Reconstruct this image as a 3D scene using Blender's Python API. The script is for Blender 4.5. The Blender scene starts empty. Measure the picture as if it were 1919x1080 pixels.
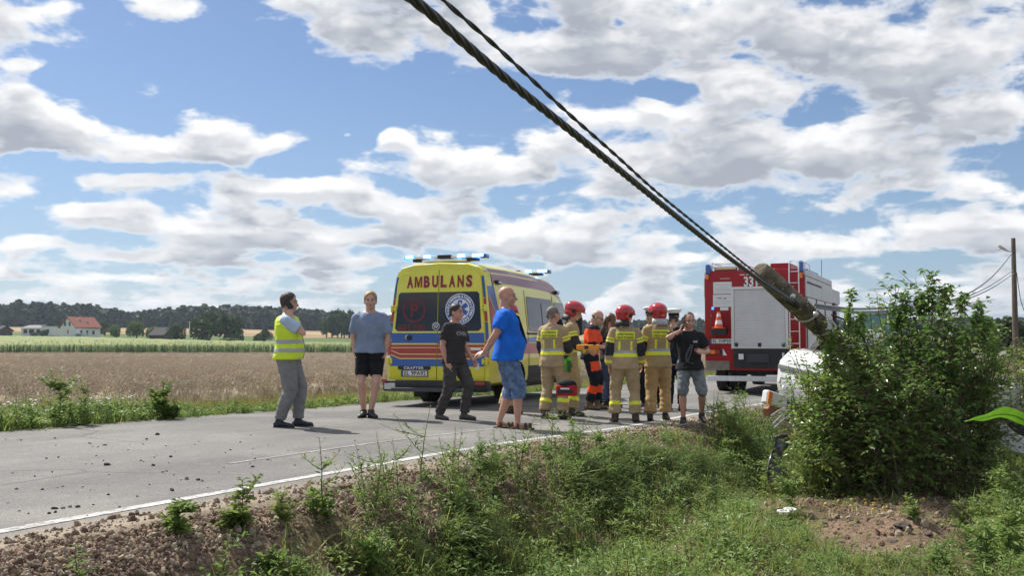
import bpy, bmesh, math, random
import numpy as np
from mathutils import Vector, Matrix, noise
from mathutils.bvhtree import BVHTree
R = math.radians
random.seed(7); RNG = np.random.default_rng(7)
scene = bpy.context.scene
COL = scene.collection

# ------------------------------------------------------------------ camera, sky, sun, exposure
F = 1900.0                       # focal length in pixels of the 1919 px wide photograph
PITCH = math.atan(105 / F)
CAM = Vector((0, 0, 1.10))
cam = bpy.data.cameras.new('camera'); cam_o = bpy.data.objects.new('camera', cam); COL.objects.link(cam_o)
cam.sensor_width = 36; cam.lens = 36 * F / 1919; cam.clip_start = .05; cam.clip_end = 20000
cam_o.location = CAM; cam_o.rotation_euler = (math.pi / 2 + PITCH, 0, 0)
scene.camera = cam_o
scene.view_settings.view_transform = 'Standard'; scene.view_settings.look = 'None'
scene.view_settings.exposure = 0.46; scene.view_settings.gamma = 1
scene.view_settings.use_curve_mapping = False
SUN_EL, SUN_AZ = R(50), R(-45)   # sun stands ahead and to the left
sd = bpy.data.lights.new('sun', 'SUN'); sd.energy = 5.0; sd.angle = R(.5); sd.color = (1, .955, .88)
so = bpy.data.objects.new('sun', sd); COL.objects.link(so)
sun_dir = Vector((math.sin(SUN_AZ) * math.cos(SUN_EL), math.cos(SUN_AZ) * math.cos(SUN_EL), math.sin(SUN_EL)))
so.rotation_euler = sun_dir.to_track_quat('Z', 'Y').to_euler()

class NT:
    """small node-tree writer"""
    def __init__(s, tree): s.t = tree; s.n = tree.nodes; s.l = tree.links
    def add(s, typ, **kw):
        n = s.n.new(typ)
        for k, v in kw.items(): setattr(n, k, v)
        return n
    def put(s, sock, v):
        if isinstance(v, bpy.types.NodeSocket): s.l.new(v, sock)
        elif isinstance(v, bpy.types.Node): s.l.new(v.outputs[0], sock)
        elif v is not None: sock.default_value = v
    def m(s, op, a, b=None, c=None, clamp=False):
        n = s.add('ShaderNodeMath', operation=op, use_clamp=clamp)
        for i, v in enumerate((a, b, c)):
            if v is not None: s.put(n.inputs[i], v)
        return n.outputs[0]
    def v(s, op, a, b=None):
        n = s.add('ShaderNodeVectorMath', operation=op)
        s.put(n.inputs[0], a)
        if b is not None: s.put(n.inputs['Scale'] if op == 'SCALE' else n.inputs[1], b)
        return n.outputs['Value'] if op in ('LENGTH', 'DOT_PRODUCT', 'DISTANCE') else n.outputs['Vector']
    def mix(s, f, a, b):
        n = s.add('ShaderNodeMix', data_type='RGBA')
        s.put(n.inputs[0], f)
        for sk, v in ((n.inputs[6], a), (n.inputs[7], b)):
            s.put(sk, (*v, 1) if isinstance(v, tuple) and len(v) == 3 else v)
        return n.outputs[2]
    def ramp(s, f, lo, hi, a=0., b=1., smooth=True):
        n = s.add('ShaderNodeMapRange', interpolation_type='SMOOTHSTEP' if smooth else 'LINEAR')
        for i, v in enumerate((f, lo, hi, a, b)): s.put(n.inputs[i], v)
        return n.outputs[0]
    def noise(s, vec, scale, detail=4, rough=.55, dist=0.):
        n = s.add('ShaderNodeTexNoise'); s.put(n.inputs['Vector'], vec)
        n.inputs['Scale'].default_value = scale; n.inputs['Detail'].default_value = detail
        n.inputs['Roughness'].default_value = rough; n.inputs['Distortion'].default_value = dist
        return n.outputs['Fac']

# ---- sky: Nishita plus a layer of fair-weather cumulus at one height, seen in perspective
world = bpy.data.worlds.new('World'); scene.world = world; world.use_nodes = True
W = NT(world.node_tree); W.n.clear()
sky = W.add('ShaderNodeTexSky', sky_type='NISHITA'); sky.sun_disc = False
sky.sun_elevation = SUN_EL; sky.sun_rotation = SUN_AZ; sky.altitude = 150; sky.air_density = 1.0; sky.dust_density = .6; sky.ozone_density = 2.2
tc = W.add('ShaderNodeTexCoord'); D_ = W.v('NORMALIZE', tc.outputs['Generated'])
sx = W.add('ShaderNodeSeparateXYZ'); W.put(sx.inputs[0], D_)
dx, dy, dz = sx.outputs
dzc = W.m('MAXIMUM', dz, .012)
dyc = W.m('MAXIMUM', dy, .05)
uu = W.m('DIVIDE', dx, dyc); vv = W.m('DIVIDE', dz, dyc)
# where the cloud cover thickens and opens over the fields (bearing, height above the horizon; radii; weight)
BLOBS = [
        (330, 130, 300, 80, -.26), (640, 180, 230, 80, -.30), (870, 190, 130, 45, -.2), (470, 80, 120, 60, -.12), (1180, 165, 170, 24, -.16), (1270, 195, 60, 22, -.08),
        (1480, 215, 90, 26, -.14), (560, 300, 80, 30, -.2), (290, 312, 150, 8, -.16), (1000, 232, 110, 20, -.14), (1290, 388, 60, 10, -.1), (60, 110, 120, 60, -.1), (1730, 130, 60, 60, -.08), (1160, 30, 14, 14, -.1),
        (70, 190, 90, 34, .22), (90, 245, 120, 30, .20), (270, 280, 90, 26, .2), (420, 285, 80, 24, .22), (230, 340, 90, 16, .22), (20, 360, 60, 18, .16),
        (60, 8, 90, 18, .22), (300, 8, 60, 22, .22), (700, 40, 90, 30, .24), (830, 50, 90, 34, .2), (1050, 90, 140, 40, .2), (1280, 70, 160, 50, .2), (1620, 80, 150, 60, .2), (1450, 40, 130, 34, .2),
        (1760, 200, 130, 70, .2), (1880, 150, 60, 60, .14), (1000, 310, 140, 30, .2), (1250, 290, 120, 40, .2), (1480, 270, 130, 34, .2), (800, 330, 110, 26, .16), (1650, 290, 120, 26, .12),
        (738, 254, 30, 17, .36), (648, 249, 15, 8, .34), (40, 115, 36, 12, .32), (872, 162, 14, 6, .26), (1230, 195, 26, 12, .2), (1340, 160, 26, 14, .2),
        (560, 350, 130, 22, .18), (860, 390, 130, 20, .18), (200, 400, 150, 20, .2), (420, 425, 120, 20, .2), (640, 440, 120, 16, .16), (60, 455, 110, 12, .14), (330, 480, 170, 9, .16), (600, 495, 150, 9, .12),
        (1010, 440, 130, 24, .18), (1130, 400, 90, 16, .16), (1520, 390, 150, 22, .18), (1750, 430, 150, 22, .18), (1480, 450, 120, 14, .14), (1820, 350, 120, 24, .14), (1240, 480, 170, 10, .14), (150, 520, 200, 7, .12), (560, 545, 300, 7, .12), (1650, 500, 200, 8, .12)]
def cloud_density(vs, det=9):
    """cover of fair-weather cumulus for a line of sight tilted up by vs"""
    v2 = W.m('ADD', vv, vs)
    q = W.add('ShaderNodeCombineXYZ'); W.put(q.inputs[0], uu); W.put(q.inputs[1], v2)
    cover = None
    for bx, by, rx, ry, wgt in BLOBS:
        u0, v0, ru, rv_ = (bx - 959.5) / F, (645 - by) / F, rx / F, ry / F
        dvec = W.v('MULTIPLY', W.v('SUBTRACT', q.outputs[0], (u0, v0, 0)), (1 / ru, 1 / rv_, 0))
        g = W.ramp(W.v('LENGTH', dvec), 1.7, .0, 0., wgt)
        cover = g if cover is None else W.m('ADD', cover, g)
    cover = W.m('MULTIPLY', cover, W.ramp(dy, .1, .3))
    z2 = W.m('ADD', W.m('MAXIMUM', W.m('ADD', dz, vs), .0), .055)
    pl = W.add('ShaderNodeCombineXYZ'); W.put(pl.inputs[0], W.m('DIVIDE', dx, z2)); W.put(pl.inputs[1], W.m('MULTIPLY', W.m('DIVIDE', dy, z2), .85))
    n1 = W.noise(W.v('ADD', pl.outputs[0], (3.1, 7.7, 0)), .95, 3, .55)
    av = W.add('ShaderNodeCombineXYZ'); W.put(av.inputs[0], dx); W.put(av.inputs[1], dy); W.put(av.inputs[2], W.m('MULTIPLY', W.m('ADD', dz, vs), 2.1))
    n2 = W.noise(W.v('ADD', av.outputs[0], (1.3, .4, 2.2)), 13., det, .55, .2)
    return W.m('ADD', W.m('ADD', W.m('MULTIPLY', W.m('SUBTRACT', n1, .5), .62), W.m('MULTIPLY', W.m('SUBTRACT', n2, .5), 1.35)), cover), n2
d0, nf = cloud_density(0.)
d1, _ = cloud_density(.012, 4)
d2, _ = cloud_density(.030, 3)
TH = -.055
e0 = W.m('SUBTRACT', d0, TH); e1 = W.m('SUBTRACT', d1, TH); e2 = W.m('SUBTRACT', d2, TH)
acc_a = W.ramp(e0, -.04, .14)
# light comes down through what lies above: thick cover overhead greys the underside, thin rims stay white
over = W.m('ADD', W.m('MULTIPLY', W.ramp(W.m('SUBTRACT', e1, W.m('MULTIPLY', e0, .35)), -.04, .15, 0, 1, False), .5), W.m('MULTIPLY', W.ramp(e2, -.05, .30, 0, 1, False), .5))
over = W.m('MULTIPLY', over, W.ramp(e0, .0, .16))
acc_c = W.mix(over, (1.12, 1.12, 1.12), (.45, .49, .565))
CLOUD_GAIN = 8.0
ccol = W.v('SCALE', acc_c, CLOUD_GAIN)
skyc = W.mix(W.ramp(dz, .30, .03, 0., .30), W.v('MULTIPLY', sky.outputs[0], (.70, .76, .86)), (.36 * 8, .52 * 8, .76 * 8))
hz = W.ramp(dz, .06, .0, 0., .55)
cl_a = W.m('MULTIPLY', acc_a, W.ramp(dz, .004, .03))
mixed = W.mix(cl_a, skyc, ccol)
mixed = W.mix(hz, mixed, (.58 * CLOUD_GAIN, .65 * CLOUD_GAIN, .75 * CLOUD_GAIN))
bg = W.add('ShaderNodeBackground'); W.put(bg.inputs[0], mixed); bg.inputs[1].default_value = .085
wo = W.add('ShaderNodeOutputWorld'); W.l.new(bg.outputs[0], wo.inputs[0])
world.cycles.sampling_method = 'MANUAL'; world.cycles.sample_map_resolution = 512
scene.cycles.use_denoising = True
scene.cycles.max_bounces = 6; scene.cycles.transparent_max_bounces = 8
scene.cycles.sample_clamp_indirect = 6

# ------------------------------------------------------------------ places
RD = Vector((.4726, .8813)); RN = Vector((-.8813, .4726))      # road direction and its left normal
def latlon(x, y): return x * RN.x + y * RN.y, x * RD.x + y * RD.y
def from_ls(l, s): return Vector((l * RN.x + s * RD.x, l * RN.y + s * RD.y))
def sstep(a, b, x):
    t = np.clip((x - a) / (b - a), 0, 1); return t * t * (3 - 2 * t)
def road_z(l, s):
    return -.10 * sstep(8.5, 15, s) * (.45 + .55 * sstep(9., 5.5, l)) - .09 * sstep(16, 25, s)
U_K = [-.9, -.5, -.42, -.3, -.2, 0, .9]
def ground_z(x, y, detail=True):
    x = np.asarray(x, float); y = np.asarray(y, float)
    l, s = latlon(x, y)
    d = np.maximum(y, 1.)
    zr = road_z(np.clip(l, 5., 11.7), s)
    # left verge and fields
    left = -.14 * sstep(11.7, 12.5, l) - .14 * sstep(12.5, 15, l) - .9 * np.clip((d - 20) / 180, 0, 1)
    u = np.clip(x / d, -.9, .9)
    z350 = np.interp(u, U_K, [3.4, 3.0, 2.6, 1.2, .4, 0, 0]); z650 = np.interp(u, U_K, [12, 12, 11.5, 11, 9.5, 7, 5])
    far = -1.18 + (z350 + 1.18) * sstep(205, 350, d); far = far + (z650 - z350) * np.clip((d - 350) / 300, 0, 1.6)
    fl = np.where(l > 11.7, left, 0)
    # right verge, ditch, the camera's bank
    dd = -.05 * sstep(5.05, 4.6, l) - .72 * sstep(4.75, 3.55, l) + .33 * sstep(3.4, 2.3, l) - .10 * sstep(2, -3, l)
    ditch_len = 1 - .5 * sstep(20, 40, s)
    fr = np.where(l < 5.05, dd * ditch_len, 0)
    z = zr + fl + fr
    z = np.where(d > 205, np.where(l > 11.7, far, z * (1 - sstep(205, 350, d)) + far * sstep(205, 350, d)), z)
    if detail:
        # clods and hollows on the bank (bulldozed by the crash)
        mask = np.where(l < 4.9, sstep(4.9, 4.4, l), 0) * (d < 40)
        z = z + mask * (.045 * np.sin(x * 3.1 + 1.3 * np.sin(y * 2.3)) * np.cos(y * 2.7 + .8 * np.sin(x * 1.9)) + .025 * np.sin(7.3 * x + 2 * y) * np.sin(6.1 * y - 3 * x))
        z = z + .16 * np.exp(-((x - 3.15) ** 2 + (y - 8.3) ** 2) / .12)        # heap of dug soil
        z = z - .16 * np.exp(-((x - 1.75) ** 2 + (y - 9.3) ** 2) / .25)        # hole under the turf
    return z
def gz(x, y): return float(ground_z(x, y))
def ray(px, py):
    v = Vector(((px - 959.5) / F, (539.5 - py) / F, -1.0)); v.rotate(Matrix.Rotation(math.pi / 2 + PITCH, 3, 'X')); return v / v.y
def at(px, py, depth): return CAM + ray(px, py) * depth
def on_ground(px, py):
    """where the line of sight of that pixel meets the ground"""
    r = ray(px, py); q = _T; X = CAM.x + r.x * q; Y = CAM.y + r.y * q; below = (CAM.z + r.z * q) <= ground_z(X, Y)
    t = float(q[int(np.argmax(below))]) if below.any() else 400.
    return CAM + r * t
_T = np.geomspace(3, 400, 1400)

# ------------------------------------------------------------------ materials
def mat(name, rgb, rough=.6, var=0., vscale=8., bump=0., bscale=40., metal=0., emit=None, spec=.5, trans=0., rgb2=None, coat=0., aniso=None, detail=4, rand=0.):
    m = bpy.data.materials.new(name); m.use_nodes = True; T = NT(m.node_tree)
    b = T.n['Principled BSDF']; col = (*rgb, 1)
    b.inputs['Roughness'].default_value = rough; b.inputs['Metallic'].default_value = metal
    b.inputs['Specular IOR Level'].default_value = spec; b.inputs['Coat Weight'].default_value = coat; b.inputs['Coat Roughness'].default_value = .06
    m.diffuse_color = col
    co = T.add('ShaderNodeTexCoord').outputs['Object']
    if aniso: co = T.v('MULTIPLY', co, aniso)
    c = None
    if var or rgb2:
        f = T.noise(co, vscale, detail, .6)
        lo = rgb2 if rgb2 else tuple(x * (1 - var) for x in rgb); hi = rgb if rgb2 else tuple(min(1, x * (1 + var)) for x in rgb)
        c = T.mix(T.ramp(f, .33, .67), lo, hi)
    if rand:
        oi = T.add('ShaderNodeObjectInfo'); hs = T.add('ShaderNodeHueSaturation')
        T.put(hs.inputs['Hue'], T.ramp(oi.outputs['Random'], 0, 1, .5 - rand * .08, .5 + rand * .06, False))
        T.put(hs.inputs['Value'], T.ramp(T.m('FRACT', T.m('MULTIPLY', oi.outputs['Random'], 7.31)), 0, 1, 1 - rand * .6, 1 + rand * .6, False))
        T.put(hs.inputs['Color'], c if c is not None else col); c = hs.outputs[0]
    if c is not None: T.put(b.inputs['Base Color'], c)
    else: b.inputs['Base Color'].default_value = col
    if bump:
        bn = T.add('ShaderNodeBump'); bn.inputs['Strength'].default_value = bump; bn.inputs['Distance'].default_value = .02
        T.put(bn.inputs['Height'], T.noise(co, bscale, 5, .6)); T.put(b.inputs['Normal'], bn.outputs[0])
    if emit:
        b.inputs['Emission Color'].default_value = (*emit[:3], 1); b.inputs['Emission Strength'].default_value = emit[3]
    if trans:
        tr = T.add('ShaderNodeBsdfTranslucent'); mx = T.add('ShaderNodeMixShader'); mx.inputs[0].default_value = trans
        if c is not None: T.put(tr.inputs[0], c)
        else: tr.inputs[0].default_value = col
        T.l.new(b.outputs[0], mx.inputs[1]); T.l.new(tr.outputs[0], mx.inputs[2])
        T.l.new(mx.outputs[0], T.n['Material Output'].inputs[0])
    return m
MATS = {}
def M(name, *a, **k):
    if name not in MATS: MATS[name] = mat(name, *a, **k)
    return MATS[name]

# ------------------------------------------------------------------ meshes
class MB:
    """collects shapes; build() links them as ONE mesh object"""
    def __init__(s): s.v = []; s.f = []; s.mi = []
    def add(s, vs, fs, mi=0):
        o = len(s.v); s.v.extend([tuple(v) for v in vs]); s.f.extend([tuple(i + o for i in f) for f in fs]); s.mi.extend([mi] * len(fs)); return s
    def box(s, c, size, mi=0, rot=None, taper=1.):
        hx, hy, hz_ = (x / 2 for x in size); c = Vector(c)
        vs = []
        for z in (-1, 1):
            k = taper if z > 0 else 1.
            for x, y in ((-1, -1), (1, -1), (1, 1), (-1, 1)):
                v = Vector((x * hx * k, y * hy * k, z * hz_))
                if rot is not None: v = rot @ v
                vs.append(c + v)
        return s.add(vs, [(3, 2, 1, 0), (4, 5, 6, 7), (0, 1, 5, 4), (1, 2, 6, 5), (2, 3, 7, 6), (3, 0, 4, 7)], mi)
    def loft(s, rings, mi=0, cap=True, closed=True):
        n = len(rings[0]); vs = [p for r in rings for p in r]; fs = []
        for i in range(len(rings) - 1):
            for j in range(n if closed else n - 1):
                k = (j + 1) % n
                fs.append((i * n + j, i * n + k, (i + 1) * n + k, (i + 1) * n + j))
        if cap and closed:
            fs.append(tuple(range(n - 1, -1, -1))); fs.append(tuple((len(rings) - 1) * n + j for j in range(n)))
        return s.add(vs, fs, mi)
    def tube(s, pts, r, n=8, mi=0, cap=True, ref=None, flat=1.):
        pts = [Vector(p) for p in pts]; rs = r if isinstance(r, (list, tuple, np.ndarray)) else [r] * len(pts)
        rings = []; up = None
        for i, p in enumerate(pts):
            t = (pts[min(i + 1, len(pts) - 1)] - pts[max(i - 1, 0)]).normalized()
            if up is None:
                up = Vector(ref) if ref is not None else (Vector((0, 0, 1)) if abs(t.z) < .9 else Vector((0, 1, 0)))
            a = (up - t * up.dot(t)).normalized(); b = t.cross(a); up = a
            rings.append([p + (a * math.cos(2 * math.pi * j / n) * flat + b * math.sin(2 * math.pi * j / n)) * rs[i] for j in range(n)])
        return s.loft(rings, mi, cap)
    def capsule(s, p0, p1, r0, r1, n=10, mi=0, ref=(0, 1, 0), flat=1.):
        """tapered limb with round ends; flat scales it along ref"""
        p0 = Vector(p0); p1 = Vector(p1); t = (p1 - p0); L = t.length; t = t / max(L, 1e-6)
        rf = Vector(ref); a = rf - t * rf.dot(t)
        if a.length < .05: rf = Vector((1, 0, 0)); a = rf - t * rf.dot(t)
        a.normalize(); b = t.cross(a)
        st = []
        for q in (-.98, -.75, -.4, 0): st.append((p0 + t * (q * r0), r0 * math.sqrt(1 - q * q)))
        for q in (0, .4, .75, .98): st.append((p1 + t * (q * r1), r1 * math.sqrt(1 - q * q)))
        rings = [[c + (a * math.cos(2 * math.pi * j / n) * flat + b * math.sin(2 * math.pi * j / n)) * rr for j in range(n)] for c, rr in st]
        return s.loft(rings, mi)
    def ball(s, c, r, mi=0, nu=12, nv=8, rot=None):
        c = Vector(c); r = (r, r, r) if isinstance(r, (int, float)) else r
        rings = []
        for i in range(nv + 1):
            th = math.pi * min(max(i / nv, .03), .97)
            ring = []
            for j in range(nu):
                ph = 2 * math.pi * j / nu
                v = Vector((r[0] * math.sin(th) * math.cos(ph), r[1] * math.sin(th) * math.sin(ph), -r[2] * math.cos(th)))
                if rot is not None: v = rot @ v
                ring.append(c + v)
            rings.append(ring)
        return s.loft(rings, mi)
    def prism(s, poly, axis, lo, hi, mi=0):
        """polygon in the two axes other than `axis`, extruded along it"""
        def mk(a, b, w):
            return {'x': (w, a, b), 'y': (a, w, b), 'z': (a, b, w)}[axis]
        n = len(poly); vs = [mk(a, b, lo) for a, b in poly] + [mk(a, b, hi) for a, b in poly]
        fs = [tuple(range(n - 1, -1, -1)), tuple(range(n, 2 * n))] + [(i, (i + 1) % n, n + (i + 1) % n, n + i) for i in range(n)]
        return s.add(vs, fs, mi)
    def wheel(s, c, r, w, mi=0, n=28, axis='x', prof=None):
        prof = prof or [(.0, .5), (.62, .5), (.95, .5), (1, .38), (1, -.38), (.95, -.5), (.62, -.5), (0, -.5)]
        rings = []
        for j in range(n):
            a = 2 * math.pi * j / n
            ring = []
            for q, h in prof:
                rr = max(q * r, .003)
                v = (h * w, rr * math.cos(a), rr * math.sin(a)) if axis == 'x' else ((rr * math.cos(a), rr * math.sin(a), h * w) if axis == 'z' else (rr * math.cos(a), h * w, rr * math.sin(a)))
                ring.append(Vector(c) + Vector(v))
            rings.append(ring)
        m = len(prof); vs = [p for r_ in rings for p in r_]; fs = []
        for j in range(n):
            k = (j + 1) % n
            for i in range(m - 1): fs.append((j * m + i, k * m + i, k * m + i + 1, j * m + i + 1))
        return s.add(vs, fs, mi)
    def build(s, name, mats, parent=None, smooth=False, bevel=0., fixn=True, loc=None, seg=2, ang=35):
        me = bpy.data.meshes.new(name); me.from_pydata(s.v, [], s.f)
        mats = mats if isinstance(mats, (list, tuple)) else [mats]
        for m_ in mats: me.materials.append(m_)
        me.polygons.foreach_set('material_index', s.mi)
        me.update()
        if fixn:
            bm = bmesh.new(); bm.from_mesh(me); bmesh.ops.recalc_face_normals(bm, faces=bm.faces)
            if bevel:
                es = [e for e in bm.edges if len(e.link_faces) == 2 and e.calc_face_angle(0) > R(ang)]
                bmesh.ops.bevel(bm, geom=es, offset=bevel, segments=seg, affect='EDGES', profile=.5, clamp_overlap=True)
            bm.to_mesh(me); bm.free()
        if smooth:
            me.polygons.foreach_set('use_smooth', [True] * len(me.polygons))
            if smooth != 'all':
                me.set_sharp_from_angle(angle=R(40))
        o = bpy.data.objects.new(name, me); COL.objects.link(o)
        if parent is not None: o.parent = parent
        if loc is not None: o.location = loc
        return o
def empty(name, loc=(0, 0, 0), rz=0., label=None, cat=None, group=None):
    o = bpy.data.objects.new(name, None); COL.objects.link(o); o.location = loc; o.rotation_euler = (0, 0, rz); o.empty_display_size = .2
    tag(o, label, cat, group); return o
def tag(o, label=None, cat=None, group=None, kind=None):
    for k, v in (('label', label), ('category', cat), ('group', group), ('kind', kind)):
        if v: o[k] = v
    return o
def text_mesh(body, size=1., bold=0., spacing=1., xs=1.):
    """flat triangles of a word, centred, in the xy plane"""
    cu = bpy.data.curves.new('lettering', 'FONT'); cu.body = body; cu.size = size; cu.align_x = 'CENTER'; cu.align_y = 'CENTER'; cu.offset = bold; cu.space_character = spacing
    cu.resolution_u = 3
    ob = bpy.data.objects.new('lettering', cu); me = bpy.data.meshes.new_from_object(ob)
    vs = [(v.co.x * xs, v.co.y) for v in me.vertices]; fs = [tuple(p.vertices) for p in me.polygons]
    bpy.data.objects.remove(ob); bpy.data.curves.remove(cu); bpy.data.meshes.remove(me)
    if vs:   # centre on the drawn box
        x0 = min(v[0] for v in vs); x1 = max(v[0] for v in vs); y0 = min(v[1] for v in vs); y1 = max(v[1] for v in vs)
        vs = [(x - (x0 + x1) / 2, y - (y0 + y1) / 2) for x, y in vs]
    return vs, fs
def add_text(mb, body, origin, right, up, size, bold=0., spacing=1., width=None, mi=0, xs=1.):
    vs, fs = text_mesh(body, size, bold, spacing, xs)
    if width: k = width / (max(v[0] for v in vs) * 2); vs = [(x * k, y) for x, y in vs]
    o = Vector(origin); r = Vector(right); u = Vector(up)
    mb.add([o + r * x + u * y for x, y in vs], fs, mi)
def copy_tree(o, parent=None):
    c = o.copy(); COL.objects.link(c)
    if parent is not None: c.parent = parent
    for ch in list(o.children): copy_tree(ch, c)
    return c
def boolean_cut(o, cutter):
    md = o.modifiers.new('cut', 'BOOLEAN'); md.operation = 'DIFFERENCE'; md.object = cutter; md.solver = 'EXACT'; md.material_mode = 'TRANSFER'
    bpy.context.view_layer.update()
    me = bpy.data.meshes.new_from_object(o.evaluated_get(bpy.context.evaluated_depsgraph_get()))
    o.modifiers.clear(); old = o.data; o.data = me; me.name = old.name; bpy.data.meshes.remove(old)
    bpy.data.objects.remove(cutter)
PROTOS = {}
def proto_collection(name, objs):
    c = bpy.data.collections.new(name)
    for o in objs:
        COL.objects.unlink(o); c.objects.link(o)
    return c
def scatter(name, coll, pts, rot, scl, pid, kind='stuff', label=None, cat=None):
    me = bpy.data.meshes.new(name); n = len(pts)
    me.vertices.add(n); me.vertices.foreach_set('co', np.asarray(pts, np.float32).ravel())
    a = me.attributes.new('rot', 'FLOAT_VECTOR', 'POINT'); a.data.foreach_set('vector', np.asarray(rot, np.float32).ravel())
    a = me.attributes.new('scl', 'FLOAT', 'POINT'); a.data.foreach_set('value', np.asarray(scl, np.float32))
    a = me.attributes.new('pid', 'INT', 'POINT'); a.data.foreach_set('value', np.asarray(pid, np.int32))
    o = bpy.data.objects.new(name, me); COL.objects.link(o)
    ng = bpy.data.node_groups.new(name, 'GeometryNodeTree')
    ng.interface.new_socket('Geometry', in_out='INPUT', socket_type='NodeSocketGeometry'); ng.interface.new_socket('Geometry', in_out='OUTPUT', socket_type='NodeSocketGeometry')
    T = NT(ng); gi = T.add('NodeGroupInput'); go = T.add('NodeGroupOutput')
    ip = T.add('GeometryNodeInstanceOnPoints'); ci = T.add('GeometryNodeCollectionInfo')
    ci.inputs['Collection'].default_value = coll; ci.inputs['Separate Children'].default_value = True; ci.inputs['Reset Children'].default_value = True
    def attr(nm, dt):
        n_ = T.add('GeometryNodeInputNamedAttribute', data_type=dt); n_.inputs[0].default_value = nm; return n_.outputs[0]
    T.l.new(gi.outputs[0], ip.inputs['Points']); T.l.new(ci.outputs[0], ip.inputs['Instance']); ip.inputs['Pick Instance'].default_value = True
    T.l.new(attr('pid', 'INT'), ip.inputs['Instance Index'])
    er = T.add('FunctionNodeEulerToRotation'); T.l.new(attr('rot', 'FLOAT_VECTOR'), er.inputs[0]); T.l.new(er.outputs[0], ip.inputs['Rotation'])
    T.l.new(attr('scl', 'FLOAT'), ip.inputs['Scale']); T.l.new(ip.outputs[0], go.inputs[0])
    md = o.modifiers.new('scatter', 'NODES'); md.node_group = ng
    return tag(o, label, cat, None, kind)
# ================================================================== the ground
def sheet(name, X, Y, Z, material, smooth=True, kind='structure', parent=None):
    """grid of points (ny, nx) -> one mesh"""
    ny, nx = X.shape
    co = np.stack([X, Y, Z], -1).reshape(-1, 3)
    i = np.arange(ny * nx).reshape(ny, nx)
    q = np.stack([i[:-1, :-1], i[:-1, 1:], i[1:, 1:], i[1:, :-1]], -1).reshape(-1, 4)
    me = bpy.data.meshes.new(name); me.from_pydata(co.tolist(), [], q.tolist()); me.materials.append(material)
    me.polygons.foreach_set('use_smooth', [smooth] * len(me.polygons)); me.update()
    bm = bmesh.new(); bm.from_mesh(me); bmesh.ops.recalc_face_normals(bm, faces=bm.faces)
    bm.to_mesh(me); bm.free()
    if sum(p.normal.z for p in me.polygons) < 0: me.flip_normals()
    o = bpy.data.objects.new(name, me); COL.objects.link(o)
    if kind: o['kind'] = kind
    return o
def project(x, y, z):
    """photograph pixel of a place (numpy)"""
    x = np.asarray(x, float); y = np.asarray(y, float); z = np.asarray(z, float) - CAM.z
    c, s = math.cos(PITCH), math.sin(PITCH)
    dep = y * c + z * s; up = z * c - y * s
    dep = np.maximum(dep, .3)
    return 959.5 + F * x / dep, 539.5 - F * up / dep
SOIL = [(120, 1040, 340, 80, 1), (400, 1000, 170, 50, 1), (660, 930, 220, 42, .9), (830, 880, 130, 30, .8), (950, 900, 95, 62, 1), (1010, 955, 60, 45, .9),
        (760, 985, 120, 40, .55), (1240, 845, 110, 16, .8), (1340, 812, 80, 20, .85), (1660, 995, 155, 62, 1), (1560, 945, 190, 30, .75), (1745, 945, 90, 34, .9), (1275, 1050, 60, 26, .7),
        (1290, 955, 60, 26, .85), (560, 1060, 150, 30, .5), (1650, 1035, 70, 22, .7), (1120, 1010, 60, 20, .5)]
def soil_at(x, y, z):
    px, py = project(x, y, z); s = np.zeros_like(px)
    for cx, cy, rx, ry, w in SOIL:
        s = np.maximum(s, w * sstep(1.15, .6, np.hypot((px - cx) / rx, (py - cy) / ry)))
    return s

nr, na = 300, 420
rad = np.geomspace(1.6, 4000, nr)
ang = np.concatenate([np.linspace(-180, -42, 40)[:-1], np.linspace(-42, 42, na - 80), np.linspace(42, 180, 41)[1:]])
A_, R_ = np.meshgrid(np.radians(ang), rad)
X_ = R_ * np.sin(A_); Y_ = R_ * np.cos(A_)
Z_ = ground_z(X_, Y_)
L_, S_ = latlon(X_, Y_)
Z_ = np.where((L_ > 5.1) & (L_ < 11.6) & (Y_ < 190), Z_ - .035, Z_)
Gm = bpy.data.materials.new('ground'); Gm.use_nodes = True
T = NT(Gm.node_tree); b = T.n['Principled BSDF']; b.inputs['Roughness'].default_value = .95; b.inputs['Specular IOR Level'].default_value = .15
at_ = T.add('ShaderNodeAttribute', attribute_name='cover'); P_ = T.add('ShaderNodeNewGeometry').outputs['Position']
n1 = T.noise(P_, 1.7, 6, .6); n2 = T.noise(P_, 26., 5, .65); n3 = T.noise(P_, 9, 4, .6)
hv = T.add('ShaderNodeHueSaturation'); T.put(hv.inputs['Color'], at_.outputs['Color'])
T.put(hv.inputs['Value'], T.m('MULTIPLY', T.ramp(n1, .3, .7, .75, 1.25), T.ramp(n2, .3, .7, .6, 1.4)))
T.put(b.inputs['Base Color'], hv.outputs[0])
bp = T.add('ShaderNodeBump'); bp.inputs['Strength'].default_value = .8; bp.inputs['Distance'].default_value = .04
T.put(bp.inputs['Height'], T.m('ADD', n2, n3)); T.put(b.inputs['Normal'], bp.outputs[0])
ground = sheet('ground', X_, Y_, Z_, Gm)
soil = soil_at(X_, Y_, Z_) * (Y_ < 30) * (L_ < 5.2)
GRASS_C = np.array([.105, .088, .045]); SOIL_C = np.array([.165, .112, .076]); SAND_C = np.array([.235, .17, .12])
colr = np.ones(X_.shape + (3,)) * GRASS_C
nearm = (L_ < 5.4) & (Y_ < 40)
sol = np.where(nearm, soil, 0)[..., None]
colr = colr * (1 - sol) + SOIL_C * sol
sho = (sstep(4.25, 4.75, L_ + .12 * np.sin(S_ * 3) + .1 * np.sin(S_ * 7.7)) * nearm)[..., None]
colr = colr * (1 - sho) + SAND_C * sho
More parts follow.
